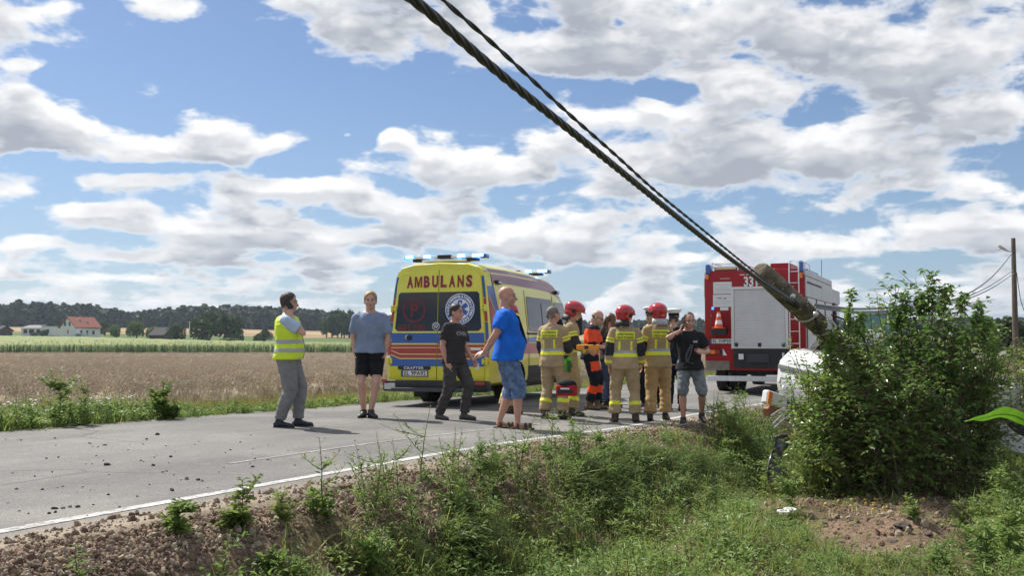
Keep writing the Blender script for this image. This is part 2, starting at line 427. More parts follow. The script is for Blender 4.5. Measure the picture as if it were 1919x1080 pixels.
gry = (np.exp(-((X_ - 3.3) ** 2 / 1.0 + (Y_ - 8.6) ** 2 / 1.6)))[..., None] * .8
colr = colr * (1 - gry) + np.array([.185, .13, .09]) * gry
# fields: stubble on the far slope, meadows
u_ = X_ / np.maximum(Y_, 1)
stub = ((Y_ > 470) & (Y_ < 660) & (u_ < .2))[..., None]
fieldn = (.5 + .5 * np.sin(Y_ * .05 + 2 * np.sin(X_ * .01)))[..., None]
colr = np.where(stub, np.array([.33, .235, .13]) * (.75 + .35 * fieldn), colr)
mead = ((Y_ > 290) & (Y_ <= 470))[..., None]; colr = np.where(mead, np.array([.085, .125, .035]), colr)
wh = ((L_ > 14.2) & (Y_ < 206))[..., None]; colr = np.where(wh, np.array([.22, .15, .075]), colr)
ca = ground.data.color_attributes.new('cover', 'FLOAT_COLOR', 'POINT')
# flip-safe: vertices keep their order
ca.data.foreach_set('color', np.concatenate([colr, np.ones(X_.shape + (1,))], -1).reshape(-1).astype(np.float32))

# ---- road sheet with ragged edges
ss = np.concatenate([np.linspace(-6, 30, 190), np.linspace(30.5, 220, 90)])
ll = np.concatenate([[4.80, 4.92], np.linspace(5.05, 11.6, 24), [11.72, 11.82]])
LL, SS = np.meshgrid(ll, ss)
edge = .05 * np.sin(SS * 2.1) + .04 * np.sin(SS * 5.3 + 1) + .03 * np.sin(SS * 11.7)
LLj = LL + np.where(LL < 5, edge, 0) + np.where(LL > 11.65, edge * .8, 0)
RX = LLj * RN.x + SS * RD.x; RY = LLj * RN.y + SS * RD.y
RZ = road_z(LL, SS) + .004 - .16 * ((LL < 4.9) | (LL > 11.8))
RZ = np.where(RY > 205, ground_z(RX, RY, False) + .02, RZ)
Am = bpy.data.materials.new('asphalt'); Am.use_nodes = True
T = NT(Am.node_tree); b = T.n['Principled BSDF']; b.inputs['Roughness'].default_value = .88; b.inputs['Specular IOR Level'].default_value = .25
P_ = T.add('ShaderNodeNewGeometry').outputs['Position']
lat_n = T.v('DOT_PRODUCT', P_, (RN.x, RN.y, 0)); lon_n = T.v('DOT_PRODUCT', P_, (RD.x, RD.y, 0))
lc = T.add('ShaderNodeCombineXYZ'); T.put(lc.inputs[0], lat_n); T.put(lc.inputs[1], T.m('MULTIPLY', lon_n, .18))
track = T.noise(lc.outputs[0], 1.1, 4, .6); patch = T.noise(P_, .55, 5, .6); grain = T.noise(P_, 95., 3, .7); mid = T.noise(P_, 7., 5, .65)
c = T.mix(T.ramp(track, .35, .65), (.138, .135, .130), (.182, .177, .168))
c = T.mix(T.m('MULTIPLY', T.ramp(patch, .45, .7), .6), c, (.26, .245, .225))
c = T.mix(T.m('MULTIPLY', T.ramp(mid, .52, .75), .5), c, (.28, .25, .21))
dust = T.m('MULTIPLY', T.ramp(T.m('ADD', lat_n, T.m('MULTIPLY', T.m('SUBTRACT', mid, .5), 1.1)), 5.55, 4.95), T.ramp(patch, .3, .6, .55, 1.))
c = T.mix(dust, c, (.31, .25, .18))
hv = T.add('ShaderNodeHueSaturation'); T.put(hv.inputs['Color'], c); chips = T.m('MULTIPLY', T.ramp(T.noise(P_, 34., 3, .8), .60, .68), .55)
c2_ = T.mix(chips, c, (.075, .07, .065)); T.put(hv.inputs['Color'], c2_)
crk = T.add('ShaderNodeTexVoronoi', feature='DISTANCE_TO_EDGE'); crk.inputs['Scale'].default_value = .42; T.put(crk.inputs['Vector'], T.v('ADD', P_, T.v('SCALE', T.add('ShaderNodeTexNoise').outputs['Color'], .5)))
cf = T.m('MULTIPLY', T.ramp(crk.outputs['Distance'], .012, .004), T.ramp(T.noise(P_, .3, 2, .5), .5, .62, 0, .55))
hv2 = T.add('ShaderNodeHueSaturation'); T.put(hv2.inputs['Color'], T.mix(cf, c2_, (.06, .058, .055))); T.put(hv2.inputs['Value'], T.ramp(grain, .3, .7, .62, 1.32)); T.put(b.inputs['Base Color'], hv2.outputs[0])
bp = T.add('ShaderNodeBump'); bp.inputs['Strength'].default_value = .5; bp.inputs['Distance'].default_value = .008; T.put(bp.inputs['Height'], T.m('ADD', grain, mid)); T.put(b.inputs['Normal'], bp.outputs[0])
road = sheet('road', RX, RY, RZ, Am)
# ---- painted edge line, worn through, and a ghost of an older line
def marking(name, l0, l1, s0, s1, wear, n=160):
    s_ = np.linspace(s0, s1, n); Lm, Sm = np.meshgrid(np.linspace(l0, l1, 3), s_)
    Pm = bpy.data.materials.new(name); Pm.use_nodes = True; T = NT(Pm.node_tree); b = T.n['Principled BSDF']; b.inputs['Roughness'].default_value = .8
    P = T.add('ShaderNodeNewGeometry').outputs['Position']
    w = T.m('ADD', T.noise(P, 22, 6, .7), T.m('MULTIPLY', T.m('SUBTRACT', T.noise(P, 1.6, 3, .5), .5), .6))
    T.put(b.inputs['Base Color'], T.mix(T.ramp(w, wear - .10, wear + .10), (.20, .195, .185), (.46, .455, .44)))
    return sheet(name, Lm * RN.x + Sm * RD.x, Lm * RN.y + Sm * RD.y, road_z(Lm, Sm) + .008, Pm)
marking('edge_line', 5.40, 5.515, -5, 60, .44)
marking('worn_line', 6.66, 6.72, 7.0, 13.5, .61)

# ================================================================== foliage pieces
def leafm(name, rgb, rgb2=None, trans=.42, rough=.5, rand=.25, vscale=3.):
    return M(name, rgb, rough, rgb2=rgb2, vscale=vscale, trans=trans, rand=rand, spec=.35)
LEAF_BUSH = leafm('bush_leaf', (.21, .33, .075), (.12, .205, .045), rough=.30, trans=.45)
LEAF_BUSHL = leafm('light_bush_leaf', (.25, .36, .07), (.15, .235, .05), rough=.32, trans=.45)
LEAF_YEL = leafm('yellow_leaf', (.33, .27, .05), (.2, .2, .04))
LEAF_WEED = leafm('weed_leaf', (.26, .36, .09), (.155, .24, .06), trans=.46)
LEAF_GRASS = leafm('grass_blade', (.27, .335, .085), (.165, .225, .058), rough=.5, trans=.48)
LEAF_LONG = leafm('long_grass_blade', (.15, .22, .07), (.09, .15, .045), rough=.42)
LEAF_DRY = leafm('dry_grass_blade', (.36, .27, .085), (.22, .20, .06))
LEAF_TREE = leafm('tree_leaf', (.07, .105, .036), (.038, .066, .026), trans=.15, vscale=.5, rough=.7)
LEAF_TREE_L = leafm('light_tree_leaf', (.14, .20, .055), (.085, .135, .04), trans=.2, vscale=.5, rough=.7)
LEAF_FOR = leafm('forest_leaf', (.052, .070, .036), (.030, .046, .028), trans=.1, vscale=.12, rough=.8, rand=.35)
STEM = M('green_stem', (.10, .11, .04), .7, var=.25)
STEMB = M('woody_stem', (.11, .08, .05), .8, var=.3)
BARK = M('bark', (.10, .075, .055), .9, var=.35, vscale=3)
WHEAT = leafm('wheat_ear', (.60, .52, .40), (.35, .285, .205), trans=.15, rand=.3, rough=.7)
FLOWER = M('white_petal', (.8, .8, .76), .7)
CORN = leafm('corn_leaf', (.10, .215, .03), (.055, .13, .02), rough=.5)
TASSEL = M('corn_tassel', (.24, .21, .07), .8, var=.2)

def blade(mb, base, d, L, w, droop, mi=0, n=3, twist=0.):
    """bent strip leaf"""
    base = Vector(base); d = Vector(d).normalized(); side = d.cross(Vector((0, 0, 1)))
    if side.length < .05: side = Vector((math.cos(twist), math.sin(twist), 0))
    side.normalize(); pts = []; p = base.copy(); v = d.copy()
    for i in range(n + 1):
        t = i / n; ww = w * (1 - t ** 1.6) * (.55 + .45 * min(1, t * 3 + .35)) * .5
        pts += [p - side * ww, p + side * ww]
        p = p + v * (L / n); v = (v + Vector((0, 0, -droop / n))).normalized()
    mb.add(pts, [(2 * i, 2 * i + 1, 2 * i + 3, 2 * i + 2) for i in range(n)], mi)
def leaf(mb, base, d, L, w, nrm, mi=0, fold=.25):
    """pointed leaf of two folded halves"""
    d = Vector(d).normalized(); nrm = Vector(nrm); s = d.cross(nrm)
    if s.length < .01: s = d.orthogonal()
    s.normalize(); n = s.cross(d); b = Vector(base)
    m = b + d * (L * .45); t = b + d * L - n * (L * .12)
    mb.add([b, m + s * (w / 2) + n * (fold * w), t, m - s * (w / 2) + n * (fold * w), m - n * .0], [(0, 4, 2, 1), (0, 3, 2, 4)], mi)
def rv(rnd, zlo=-1., zhi=1.):
    z = rnd.uniform(zlo, zhi); a = rnd.uniform(0, 2 * math.pi); r = math.sqrt(max(0, 1 - z * z)); return Vector((r * math.cos(a), r * math.sin(a), z))

def grass_tuft(name, seed, n=16, h=.3, lean=.5, w=.009, m=None, m2=None, side=None):
    rnd = random.Random(seed); mb = MB()
    for i in range(n):
        d = rv(rnd, .3, .9) * lean + Vector((0, 0, 1))
        if side: d = Vector(side) + rv(rnd) * .35
        blade(mb, (rnd.gauss(0, .05), rnd.gauss(0, .05), -.02), d, h * rnd.uniform(.5, 1.2), w * rnd.uniform(.7, 1.4), rnd.uniform(.3, 1.3), 1 if m2 and rnd.random() < .24 else 0, 4 if side else 3)
    return mb.build(name, [m or LEAF_GRASS, m2 or m or LEAF_GRASS], fixn=False)
def weed(name, seed, h=.5, n=26, L=.09, w=.022, m=None, branch=3, droop=.3, flower=0):
    """upright herb: stem, side shoots, narrow leaves; returns (stem mesh builder, leaf mesh builder)"""
    rnd = random.Random(seed); st = MB(); lf = MB()
    def shoot(p0, d0, hh, nl, r0):
        pts = [Vector(p0)]; d = Vector(d0).normalized(); k = 5
        for i in range(k):
            d = (d + rv(rnd) * .13 + Vector((0, 0, .08))).normalized(); pts.append(pts[-1] + d * (hh / k))
        st.tube(pts, [r0 * (1 - .8 * i / k) for i in range(k + 1)], 4, cap=False)
        for i in range(nl):
            t = (i + rnd.random()) / nl * k; a = min(int(t), k - 1); p = pts[a].lerp(pts[a + 1], t - a)
            ld = rv(rnd, -.25, .8); sc = (1.15 - .7 * t / k) * rnd.uniform(.7, 1.3)
            leaf(lf, p, ld, L * sc, w * sc, (rv(rnd) * .5 + Vector((0, 0, 1))))
        if flower:
            for _ in range(flower):
                c = pts[-1] + rv(rnd) * .03; lf.ball(c, (.016, .016, .008), 1, 6, 3)
        return pts
    main = shoot((0, 0, -.02), (rnd.gauss(0, .1), rnd.gauss(0, .1), 1), h, n, .006)
    for j in range(branch):
        a = rnd.randint(0, 3); shoot(main[a], rv(rnd, .1, .6), h * rnd.uniform(.35, .6), n // 2, .004)
    return st, lf
def low_clump(name, seed, n=26, L=.075, w=.04, spread=.12, h=.14, m=None):
    rnd = random.Random(seed); mb = MB()
    for i in range(n):
        p = Vector((rnd.gauss(0, spread), rnd.gauss(0, spread), rnd.uniform(.0, h)))
        leaf(mb, p, rv(rnd, -.1, .7), L * rnd.uniform(.6, 1.3), w * rnd.uniform(.7, 1.2), rv(rnd) * .5 + Vector((0, 0, 1)))
    return mb.build(name, [m or LEAF_WEED], fixn=False)
def joined_weed(name, seed, m=None, **k):
    st, lf = weed(name, seed, **k); mb = MB(); mb.add(st.v, st.f, 0)
    o = len(mb.v); mb.v += lf.v; mb.f += [tuple(i + o for i in f) for f in lf.f]; mb.mi += [1 + q for q in lf.mi]
    return mb.build(name, [STEM, m or LEAF_WEED, FLOWER], fixn=False)

# ================================================================== wheat
gx = np.linspace(-.85, .62, 300); tt = np.linspace(0, 1, 130)
GU, GT = np.meshgrid(gx, tt)
Yn = 14.55 / (.4726 - .8813 * np.minimum(GU, .50)); Yn = np.minimum(np.maximum(Yn, 5), 202)
WY = Yn * (203 / Yn) ** GT; WX = GU * WY
rn = np.sin(WX * 7.1 + WY * 3.3) * np.sin(WY * 5.7 - WX * 2.2) * .05 + np.sin(WX * 1.1 + .3 * WY) * .03
WZ = ground_z(WX, WY, False) + .47 + rn; WZ[0] -= .5
Wm = bpy.data.materials.new('wheat_canopy'); Wm.use_nodes = True; T = NT(Wm.node_tree); b = T.n['Principled BSDF']; b.inputs['Roughness'].default_value = .9; b.inputs['Specular IOR Level'].default_value = .1
P_ = T.add('ShaderNodeNewGeometry').outputs['Position']
nn = T.noise(P_, 9, 6, .7); c = T.mix(T.ramp(nn, .35, .62), (.17, .13, .095), (.50, .42, .32))
c = T.mix(T.m('MULTIPLY', T.ramp(T.noise(P_, .22, 4, .6), .45, .7), .45), c, (.52, .44, .345))
T.put(b.inputs['Base Color'], c)
bp = T.add('ShaderNodeBump'); bp.inputs['Strength'].default_value = 1; bp.inputs['Distance'].default_value = .08; T.put(bp.inputs['Height'], nn); T.put(b.inputs['Normal'], bp.outputs[0])
wc = sheet('wheat_field', WX, WY, WZ, Wm, kind='structure')
def wheat_clump(name, seed, bend=.6):
    rnd = random.Random(seed); mb = MB()
    for i in range(8):
        p = Vector((rnd.gauss(0, .09), rnd.gauss(0, .09), .12)); d = Vector((rnd.gauss(.1, .16), rnd.gauss(0, .16), 1))
        top = p + d * rnd.uniform(.42, .56); s = Vector((.003, 0, 0)); mb.add([p - s, p + s, top + s, top - s], [(0, 1, 2, 3)])
        ed = (d + Vector((rnd.uniform(-.4, 1.2), rnd.gauss(0, .5), -rnd.uniform(.1, 1.1)))).normalized(); q = top
        a = ed.orthogonal().normalized() * .0095; b_ = ed.cross(a)
        e = [q]; mid1 = q + ed * .035; e += [mid1 + a, mid1 + b_, mid1 - a, mid1 - b_]; e.append(q + ed * rnd.uniform(.085, .115) + Vector((0, 0, -.01)))
        mb.add(e, [(0, 1, 2), (0, 2, 3), (0, 3, 4), (0, 4, 1), (5, 2, 1), (5, 3, 2), (5, 4, 3), (5, 1, 4)])
    for i in range(2): blade(mb, (rnd.gauss(0, .06), rnd.gauss(0, .06), .3), rv(rnd, .2, .8), .22, .012, 1.4)
    return mb.build(name, WHEAT, fixn=False)
wheat_c = proto_collection('wheat_clumps', [wheat_clump('wheat_clump_%d' % i, 40 + i) for i in range(5)])
pts = []
for (y0, y1, dens) in ((14, 26, 22), (26, 40, 14), (40, 62, 6.5), (62, 110, 2.2), (110, 203, .8)):
    x0, x1 = -.62 * y1, .45 * y1; n = int((x1 - x0) * (y1 - y0) * dens)
    x = RNG.uniform(x0, x1, n); y = RNG.uniform(y0, y1, n); l, s = latlon(x, y)
    k = (l > 14.35 + .35 * np.sin(s * 1.7) * np.sin(s * .63)) & (x / y > -.62) & (x / y < .45)
    sc = np.full(k.sum(), {14: 1.0, 26: 1.05, 40: 1.15, 62: 1.25, 110: 1.4}[y0]); pts.append(np.stack([x[k], y[k], sc], -1))
pts = np.concatenate(pts); n = len(pts)
scl = pts[:, 2] * RNG.uniform(.82, 1.12, n); zz = ground_z(pts[:, 0], pts[:, 1], False) - .0 - (pts[:, 2] - 1) * .45
scatter('wheat', wheat_c, np.stack([pts[:, 0], pts[:, 1], zz], -1), np.stack([np.zeros(n), np.zeros(n), RNG.uniform(-.9, .9, n)], -1), scl, RNG.integers(0, 5, n),
        label='ripe tan wheat standing in the field beyond the road', cat='wheat')

# ================================================================== maize strip beyond the wheat
def corn_plant(name, seed):
    rnd = random.Random(seed); mb = MB(); h = 2.05
    mb.tube([(0, 0, 0), (0, 0, h)], .022, 4, 0, False)
    for i in range(10):
        z = .35 + i * .16; a = i * math.pi + rnd.gauss(0, .6); d = Vector((math.cos(a), math.sin(a), .9))
        blade(mb, (0, 0, z), d, rnd.uniform(.6, .85), .11, 1.9, 0, 4)
    for i in range(5): blade(mb, (0, 0, h - .05), rv(rnd, .5, .95), .3, .03, .5, 1, 1)
    return mb.build(name, [CORN, TASSEL], fixn=False)
corn_c = proto_collection('corn_plants', [corn_plant('corn_plant_%d' % i, 60 + i) for i in range(4)])
gu = np.linspace(-.75, .5, 200); gy = np.linspace(0, 1, 40); GU, GT = np.meshgrid(gu, gy)
CY = 207.5 + GT * 88; CX = GU * CY; CZ = ground_z(CX, CY, False) + 1.72 + .12 * np.sin(CX * 2.3) * np.sin(CY * 1.9); CZ[0] -= 1.6
Cm = M('maize_canopy', (.22, .21, .06), .9, rgb2=(.10, .165, .03), vscale=.35, detail=6)
sheet('maize_field', CX, CY, CZ, Cm)
Cm2 = M('meadow_canopy', (.10, .20, .035), .9, rgb2=(.075, .155, .03), vscale=.2, detail=5)
CY = 297 + GT * 45; CX = np.minimum(GU * CY, -10 + 0 * GU); CZ = ground_z(CX, CY, False) + .9 + .1 * np.sin(CX * 1.3) * np.sin(CY * 1.9) ; CZ[0] -= .8
sheet('beet_field', CX, CY, CZ, Cm2)
n = 7000
x = RNG.uniform(-125, 80, n); y = 204.5 + np.abs(RNG.normal(0, 1, n)) * 2.6 + np.where(RNG.random(n) < .35, RNG.uniform(0, 60, n), 0)
scatter('maize', corn_c, np.stack([x, y, ground_z(x, y, False) - .05], -1), np.stack([np.zeros(n), np.zeros(n), RNG.uniform(0, 6.28, n)], -1), RNG.uniform(.85, 1.1, n), RNG.integers(0, 4, n),
        label='green maize strip along the far end of the wheat', cat='maize')

# ================================================================== trees
def crown_mesh(name, seed, m, n=900, leafs=.06, lobes=9, flat=.9, conic=False):
    """unit crown (radius about 1, sits on z=0..2): leaf clumps on lobes with gaps"""
    rnd = random.Random(seed); mb = MB(); LB = []
    for i in range(lobes):
        if conic: t = (i + .5) / lobes; LB.append((Vector((rnd.gauss(0, .06), rnd.gauss(0, .06), 2.2 * t)), .62 * (1 - t) + .14))
        else:
            d = rv(rnd, -.7, .95); LB.append((Vector((d.x * .62, d.y * .62, 1 + d.z * .66 * flat)), rnd.uniform(.28, .52)))
    for i in range(n):
        c, r = rnd.choice(LB); d = rv(rnd, -.75, 1); p = c + d * (r * rnd.uniform(.72, 1.06))
        s = leafs * rnd.uniform(.6, 1.6); nn = (d + rv(rnd) * .9).normalized(); a = nn.orthogonal().normalized(); a.rotate(Matrix.Rotation(rnd.uniform(0, 6.28), 3, nn)); b2 = nn.cross(a)
        mb.add([p - a * s, p - b2 * s * .6 + nn * s * .15, p + a * s, p + b2 * s * .6 - nn * s * .15], [(0, 1, 2, 3)])
    return mb.build(name, m, fixn=False)
def crown_solid_mesh(*a, **k): return crown_mesh(*a, **k)
# far wood: one mass
fp = [crown_mesh('forest_tree_%d' % i, 80 + i, LEAF_FOR, 330, .17, 9 if i < 4 else 6, conic=(i >= 4)) for i in range(6)]
for o in fp:
    mbt = MB(); mbt.tube([(0, 0, -1.2), (0, 0, .8)], [.09, .05], 5)
forest_c = proto_collection('forest_trees', fp)
N = 3400
u = RNG.uniform(-.62, .62, N); Yf = np.where(RNG.random(N) < .5, RNG.uniform(655, 690, N), RNG.uniform(690, 860, N))
Xf = u * Yf; px = 959.5 + F * u
top = np.interp(px, [0, 120, 180, 245, 330, 420, 520, 600, 660, 900, 1100, 1320, 1500, 1919], [572, 573, 577, 588, 580, 577, 580, 586, 591, 600, 606, 602, 604, 600])
gzf = ground_z(Xf, Yf, False)
hgt = (645 - top) * Yf / F + 1.1 - gzf + RNG.normal(0, .9, N)
# taller front rows would rise above the outline, so rows in front are shorter
hgt = np.clip(hgt, 6, 24); sc_ = hgt / 2.0
sc_ *= np.where(Yf < 690, .96, 1.0)
scatter('wood', forest_c, np.stack([Xf, Yf, gzf - .1 * sc_], -1), np.stack([np.zeros(N), np.zeros(N), RNG.uniform(0, 6.28, N)], -1), sc_, RNG.integers(0, 6, N),
        label='dark mixed wood along the skyline', cat='wood')
CROWN = {'dark': [crown_mesh('crown_dark_%d' % i, 100 + i, LEAF_TREE, 1500, .085, 13) for i in range(2)], 'light': [crown_mesh('crown_light_%d' % i, 110 + i, LEAF_TREE_L, 1300, .085, 10) for i in range(2)]}
for v in CROWN.values():
    for o in v: COL.objects.unlink(o)
trunk_mb = MB(); trunk_mb.tube([(0, 0, 0), (.02, 0, .5), (0, .02, 1.1)], [.085, .065, .03], 7)
for a in (0.4, 2.3, 4.2): trunk_mb.tube([(0, 0, .45), (.28 * math.cos(a), .28 * math.sin(a), .9)], [.04, .015], 5)
trunk_me = trunk_mb.build('trunk', BARK); COL.objects.unlink(trunk_me)
def tree(px, ybase, ytop, wpx, depth, kind, name, label, group=None):
    p = at(px, ybase, depth); p.z = gz(p.x, p.y); h = (ybase - ytop) * depth / F; w = wpx * depth / F / 2
    t = empty(name, p, random.uniform(0, 6.28), label, 'tree', group)
    c = CROWN[kind][random.randint(0, 1)].copy(); c.name = 'crown'; COL.objects.link(c); c.parent = t; c.scale = (w * 1.08, w * 1.08, h * .53); c.location.z = -h * .07
    k = trunk_me.copy(); k.name = 'trunk'; COL.objects.link(k); k.parent = t; k.scale = (w, w, h * .55)
    return t
tree(218, 641, 609, 30, 330, 'light', 'round_tree', 'small round light green tree right of the white gabled house')
tree(256, 642, 602, 40, 335, 'light', 'round_tree', 'taller light green tree left of the old dark barn')
tree(288, 642, 612, 28, 350, 'light', 'round_tree', 'light green tree rising behind the old dark barn')
tree(332, 645, 607, 34, 330, 'dark', 'broadleaf_tree', 'dark green tree just left of the grey concrete pole')
tree(382, 648, 587, 58, 335, 'dark', 'broadleaf_tree', 'big dark tree just right of the grey concrete pole')
tree(424, 648, 580, 62, 340, 'dark', 'broadleaf_tree', 'tallest dark tree of the clump beyond the maize')
tree(443, 648, 612, 30, 345, 'dark', 'broadleaf_tree', 'lower dark tree at the right end of the tall clump')
tree(430, 649, 635, 44, 325, 'light', 'rounded_bush', 'low rounded bush at the foot of the tall dark clump')
tree(497, 649, 617, 26, 330, 'dark', 'broadleaf_tree', 'small dark tree left of the man in the yellow vest')
tree(482, 650, 628, 18, 335, 'dark', 'broadleaf_tree', 'smallest dark tree in front of the far stubble field')
tree(81, 633, 617, 16, 372, 'dark', 'broadleaf_tree', 'dark bush in front of the low white house')
tree(64, 634, 624, 18, 370, 'dark', 'rounded_bush', 'low dark shrub left of the bush by the low white house')
tree(112, 636, 612, 16, 430, 'dark', 'broadleaf_tree', 'dark tree between the low white house and the gabled house')
tree(196, 640, 610, 26, 420, 'dark', 'broadleaf_tree', 'dark tree behind the red roofed house')
for tx, ty in ((612, 600), (622, 592), (633, 588), (645, 590), (656, 589), (668, 592), (640, 604), (654, 606)):
    tree(tx, 643, ty, 30, 470 + (tx % 7), 'dark', 'broadleaf_tree', 'dark tree of the block at the edge of the wood behind the grey shirt man', 'dark trees at the edge of the wood')
tree(1902, 660, 568, 95, 75, 'dark', 'broadleaf_tree', 'large dark tree behind the wooden lamp pole')
tree(1862, 660, 582, 50, 82, 'dark', 'broadleaf_tree', 'dark tree left of the wooden lamp pole')
tree(1925, 660, 600, 60, 60, 'light', 'broadleaf_tree', 'light green tree at the foot of the wooden lamp pole')
tree(1590, 655, 610, 60, 120, 'dark', 'broadleaf_tree', 'dark tree half hidden behind the fire engine')
tree(1740, 655, 618, 70, 110, 'dark', 'broadleaf_tree', 'dark tree half hidden behind the green tractor')

# ================================================================== far houses
WHITEWALL = M('white_render', (.72, .72, .70), .85, var=.06, vscale=.6); REDROOF = M('red_roof_tile', (.27, .078, .05), .8, var=.2, vscale=2)
GREYROOF = M('grey_roof', (.20, .20, .215), .8, var=.15, vscale=1); DARKGLASS = M('house_glass', (.02, .025, .03), .12); BRICKW = M('old_brown_brick', (.10, .072, .062), .95, var=.25, vscale=1.2)
CONC = M('weathered_concrete', (.42, .41, .39), .9, var=.12, vscale=3); CONCW = M('brown_brick_chimney', (.25, .12, .09), .9)
def gable_house(name, px, py, depth, w, d, eave, ridge, rz, label, wallm, roofm, wins, chim=True, over=.5):
    p = at(px, py, depth); p.z = gz(p.x, p.y) - .1
    h = empty(name, p, rz, label, 'house')
    MB().prism([(-w / 2, 0), (w / 2, 0), (w / 2, eave), (0, ridge), (-w / 2, eave)], 'y', -d / 2, d / 2).build('wall', wallm, h)
    rf = MB(); sl = (ridge - eave) / (w / 2)
    for s in (-1, 1):
        e = s * (w / 2 + over); rf.prism([(e, eave - over * sl), (0, ridge), (0, ridge + .28), (e, eave - over * sl + .28)], 'y', -d / 2 - .5, d / 2 + .5)
    ro = rf.build('roof', roofm, h)
    if chim: MB().box((-.7, 1.0, ridge + .1), (.8, .8, 1.6)).build('chimney', CONCW, ro)
    for (face, a, z, ww, hh) in wins:      # each window: frame with its pane
        f = MB(); g = MB()
        if face == 'f': f.box((a, -d / 2 - .03, z), (ww + .2, .10, hh + .2)); g.box((a, -d / 2 - .09, z), (ww, .03, hh))
        elif face == 'r': f.box((w / 2 + .03, a, z), (.10, ww + .2, hh + .2)); g.box((w / 2 + .09, a, z), (.03, ww, hh))
        else:
            t = Vector((1, 0, -sl)).normalized(); q = Matrix(((t.x, 0, -t.z), (0, 1, 0), (t.z, 0, t.x)))
            f.box((a, z, ridge - sl * a + .36), (ww + .2, hh + .2, .1), rot=q); g.box(Vector((a, z, ridge - sl * a + .36)) + q @ Vector((0, 0, .06)), (ww, hh, .03), rot=q)
        fo = f.build('window', wallm if face != 'roof' else M('roof_window_frame', (.62, .6, .55), .5), h); g.build('pane', DARKGLASS, fo)
    return h
H1 = gable_house('gabled_house', 150, 637, 380, 9.4, 10.4, 3.9, 7.5, R(-32), 'white gabled house with a red tiled roof beyond the maize', WHITEWALL, REDROOF,
            [('f', -1.6, 5.1, 1.3, 1.5), ('f', 1.1, 5.1, 1.1, 1.6), ('f', .2, 2.2, .8, 1.4), ('r', -2.9, 1.9, .8, 1.7), ('r', -.4, 1.9, .8, 1.7), ('r', 2.2, 1.9, 1.0, 1.5), ('roof', 1.6, -1.4, .8, 1.1), ('roof', 2.6, 1.2, .8, 1.1)])
MB().box((6.7, -4.2, 1.5), (5, 3.4, .3)).box((8.6, -5.5, .7), (.25, .25, 1.5)).box((5.2, -5.5, .7), (.25, .25, 1.5)).build('porch_roof', M('pale_sheet', (.6, .66, .74), .5), H1)
p = at(76, 633, 400); p.z = gz(p.x, p.y)
H2 = empty('bungalow', p, R(-8), 'low white house with a grey hipped roof at the left', 'house')
mb = MB(); mb.box((-1.5, 0, 1.5), (9, 7, 3.2)); mb.box((5.2, -.6, 1.75), (4.2, 7, 3.7)); mb.build('wall', WHITEWALL, H2)
mb = MB(); mb.box((-1.5, 0, 3.6), (10, 8, 1.2), taper=.45).box((5.2, -.6, 3.7), (4.5, 7.3, .3)); mb.build('roof', GREYROOF, H2)
for xx, ww in ((-4.2, 1.4), (-1.6, 2.0), (1.2, 1.2), (5.6, 1.0)):
    f = MB().box((xx, -3.53 if xx < 3 else -4.13, 1.7), (ww + .2, .1, 1.6)).build('window', GREYROOF, H2); MB().box((xx, -3.6 if xx < 3 else -4.2, 1.7), (ww, .03, 1.4)).build('pane', DARKGLASS, f)
gable_house('old_barn', 306, 645, 345, 5.6, 7, 2.6, 4.9, R(60), 'old brown brick barn between the light green trees', BRICKW, M('dark_roof', (.045, .04, .042), .95, var=.2), [('r', -2, 1.5, .7, .9), ('r', 1.2, 1.5, .7, .9)], False)
gable_house('old_shed', 4, 633, 385, 5, 6, 2.2, 3.8, R(50), 'dark little shed at the far left edge', BRICKW, M('dark_roof', (.09, .08, .085), .9), [('r', 0, 1.3, .8, .8)], False)
# field pole beyond the maize
p = at(354.5, 649, 310); p.z = gz(p.x, p.y)
FP = empty('utility_pole', p, 0, 'grey concrete pole standing in front of the dark tree clump', 'pole')
MB().tube([(0, 0, 0), (0, 0, 7.0)], [.17, .12], 8).build('pole_shaft', M('pale_concrete', (.62, .62, .60), .9), FP); MB().box((0, 0, 6.8), (1.4, .12, .12)).build('crossarm', CONC, FP)

# ================================================================== right: wooden pole with a lamp
p = at(1903.5, 640, 58); p.z = gz(p.x, p.y)
LP = empty('lamp_pole', p, 0, 'tall dark wooden pole carrying a street lamp at the right edge', 'pole')
WOODG = M('old_pole_wood', (.13, .10, .08), .95, var=.3, vscale=3, aniso=(6, 6, .6))
topz = at(1903, 446, 58).z - p.z
MB().tube([(0, 0, 0), (.0, 0, topz * .5), (.02, 0, topz)], [.17, .15, .115], 10).build('pole_shaft', WOODG, LP)
a0 = Vector((0, 0, at(1903, 473, 58).z - p.z)); a1 = at(1888, 470, 58) - p; a2 = at(1874, 462, 58) - p
MB().tube([a0, a1], .03, 6).build('bracket', M('galvanised', (.45, .46, .47), .45, metal=.6), LP)
hd = MB(); dirv = (a2 - a1).normalized(); hd.loft([[a1 + dirv * t + Vector((0, yy * w_, zz_ * h_)) for yy, zz_ in ((-1, -.6), (1, -.6), (1, .4), (.5, 1), (-.5, 1), (-1, .4))] for t, w_, h_ in ((-.05, .05, .04), (.15, .11, .07), (.45, .15, .09), (.62, .12, .06))])
lh = hd.build('lamp_head', M('lamp_grey', (.5, .5, .5), .5), LP); MB().ball(a1 + dirv * .42 + Vector((0, 0, -.06)), (.17, .11, .06)).build('diffuser', M('lamp_lens', (.7, .72, .74), .2), lh)
for yy in (495, 508):
    q = at(1897, yy, 58) - p; MB().tube([q, q + Vector((.15, 0, -.1))], .05, 6).build('insulator', M('dark_rubber', (.02, .02, .02), .6), LP)

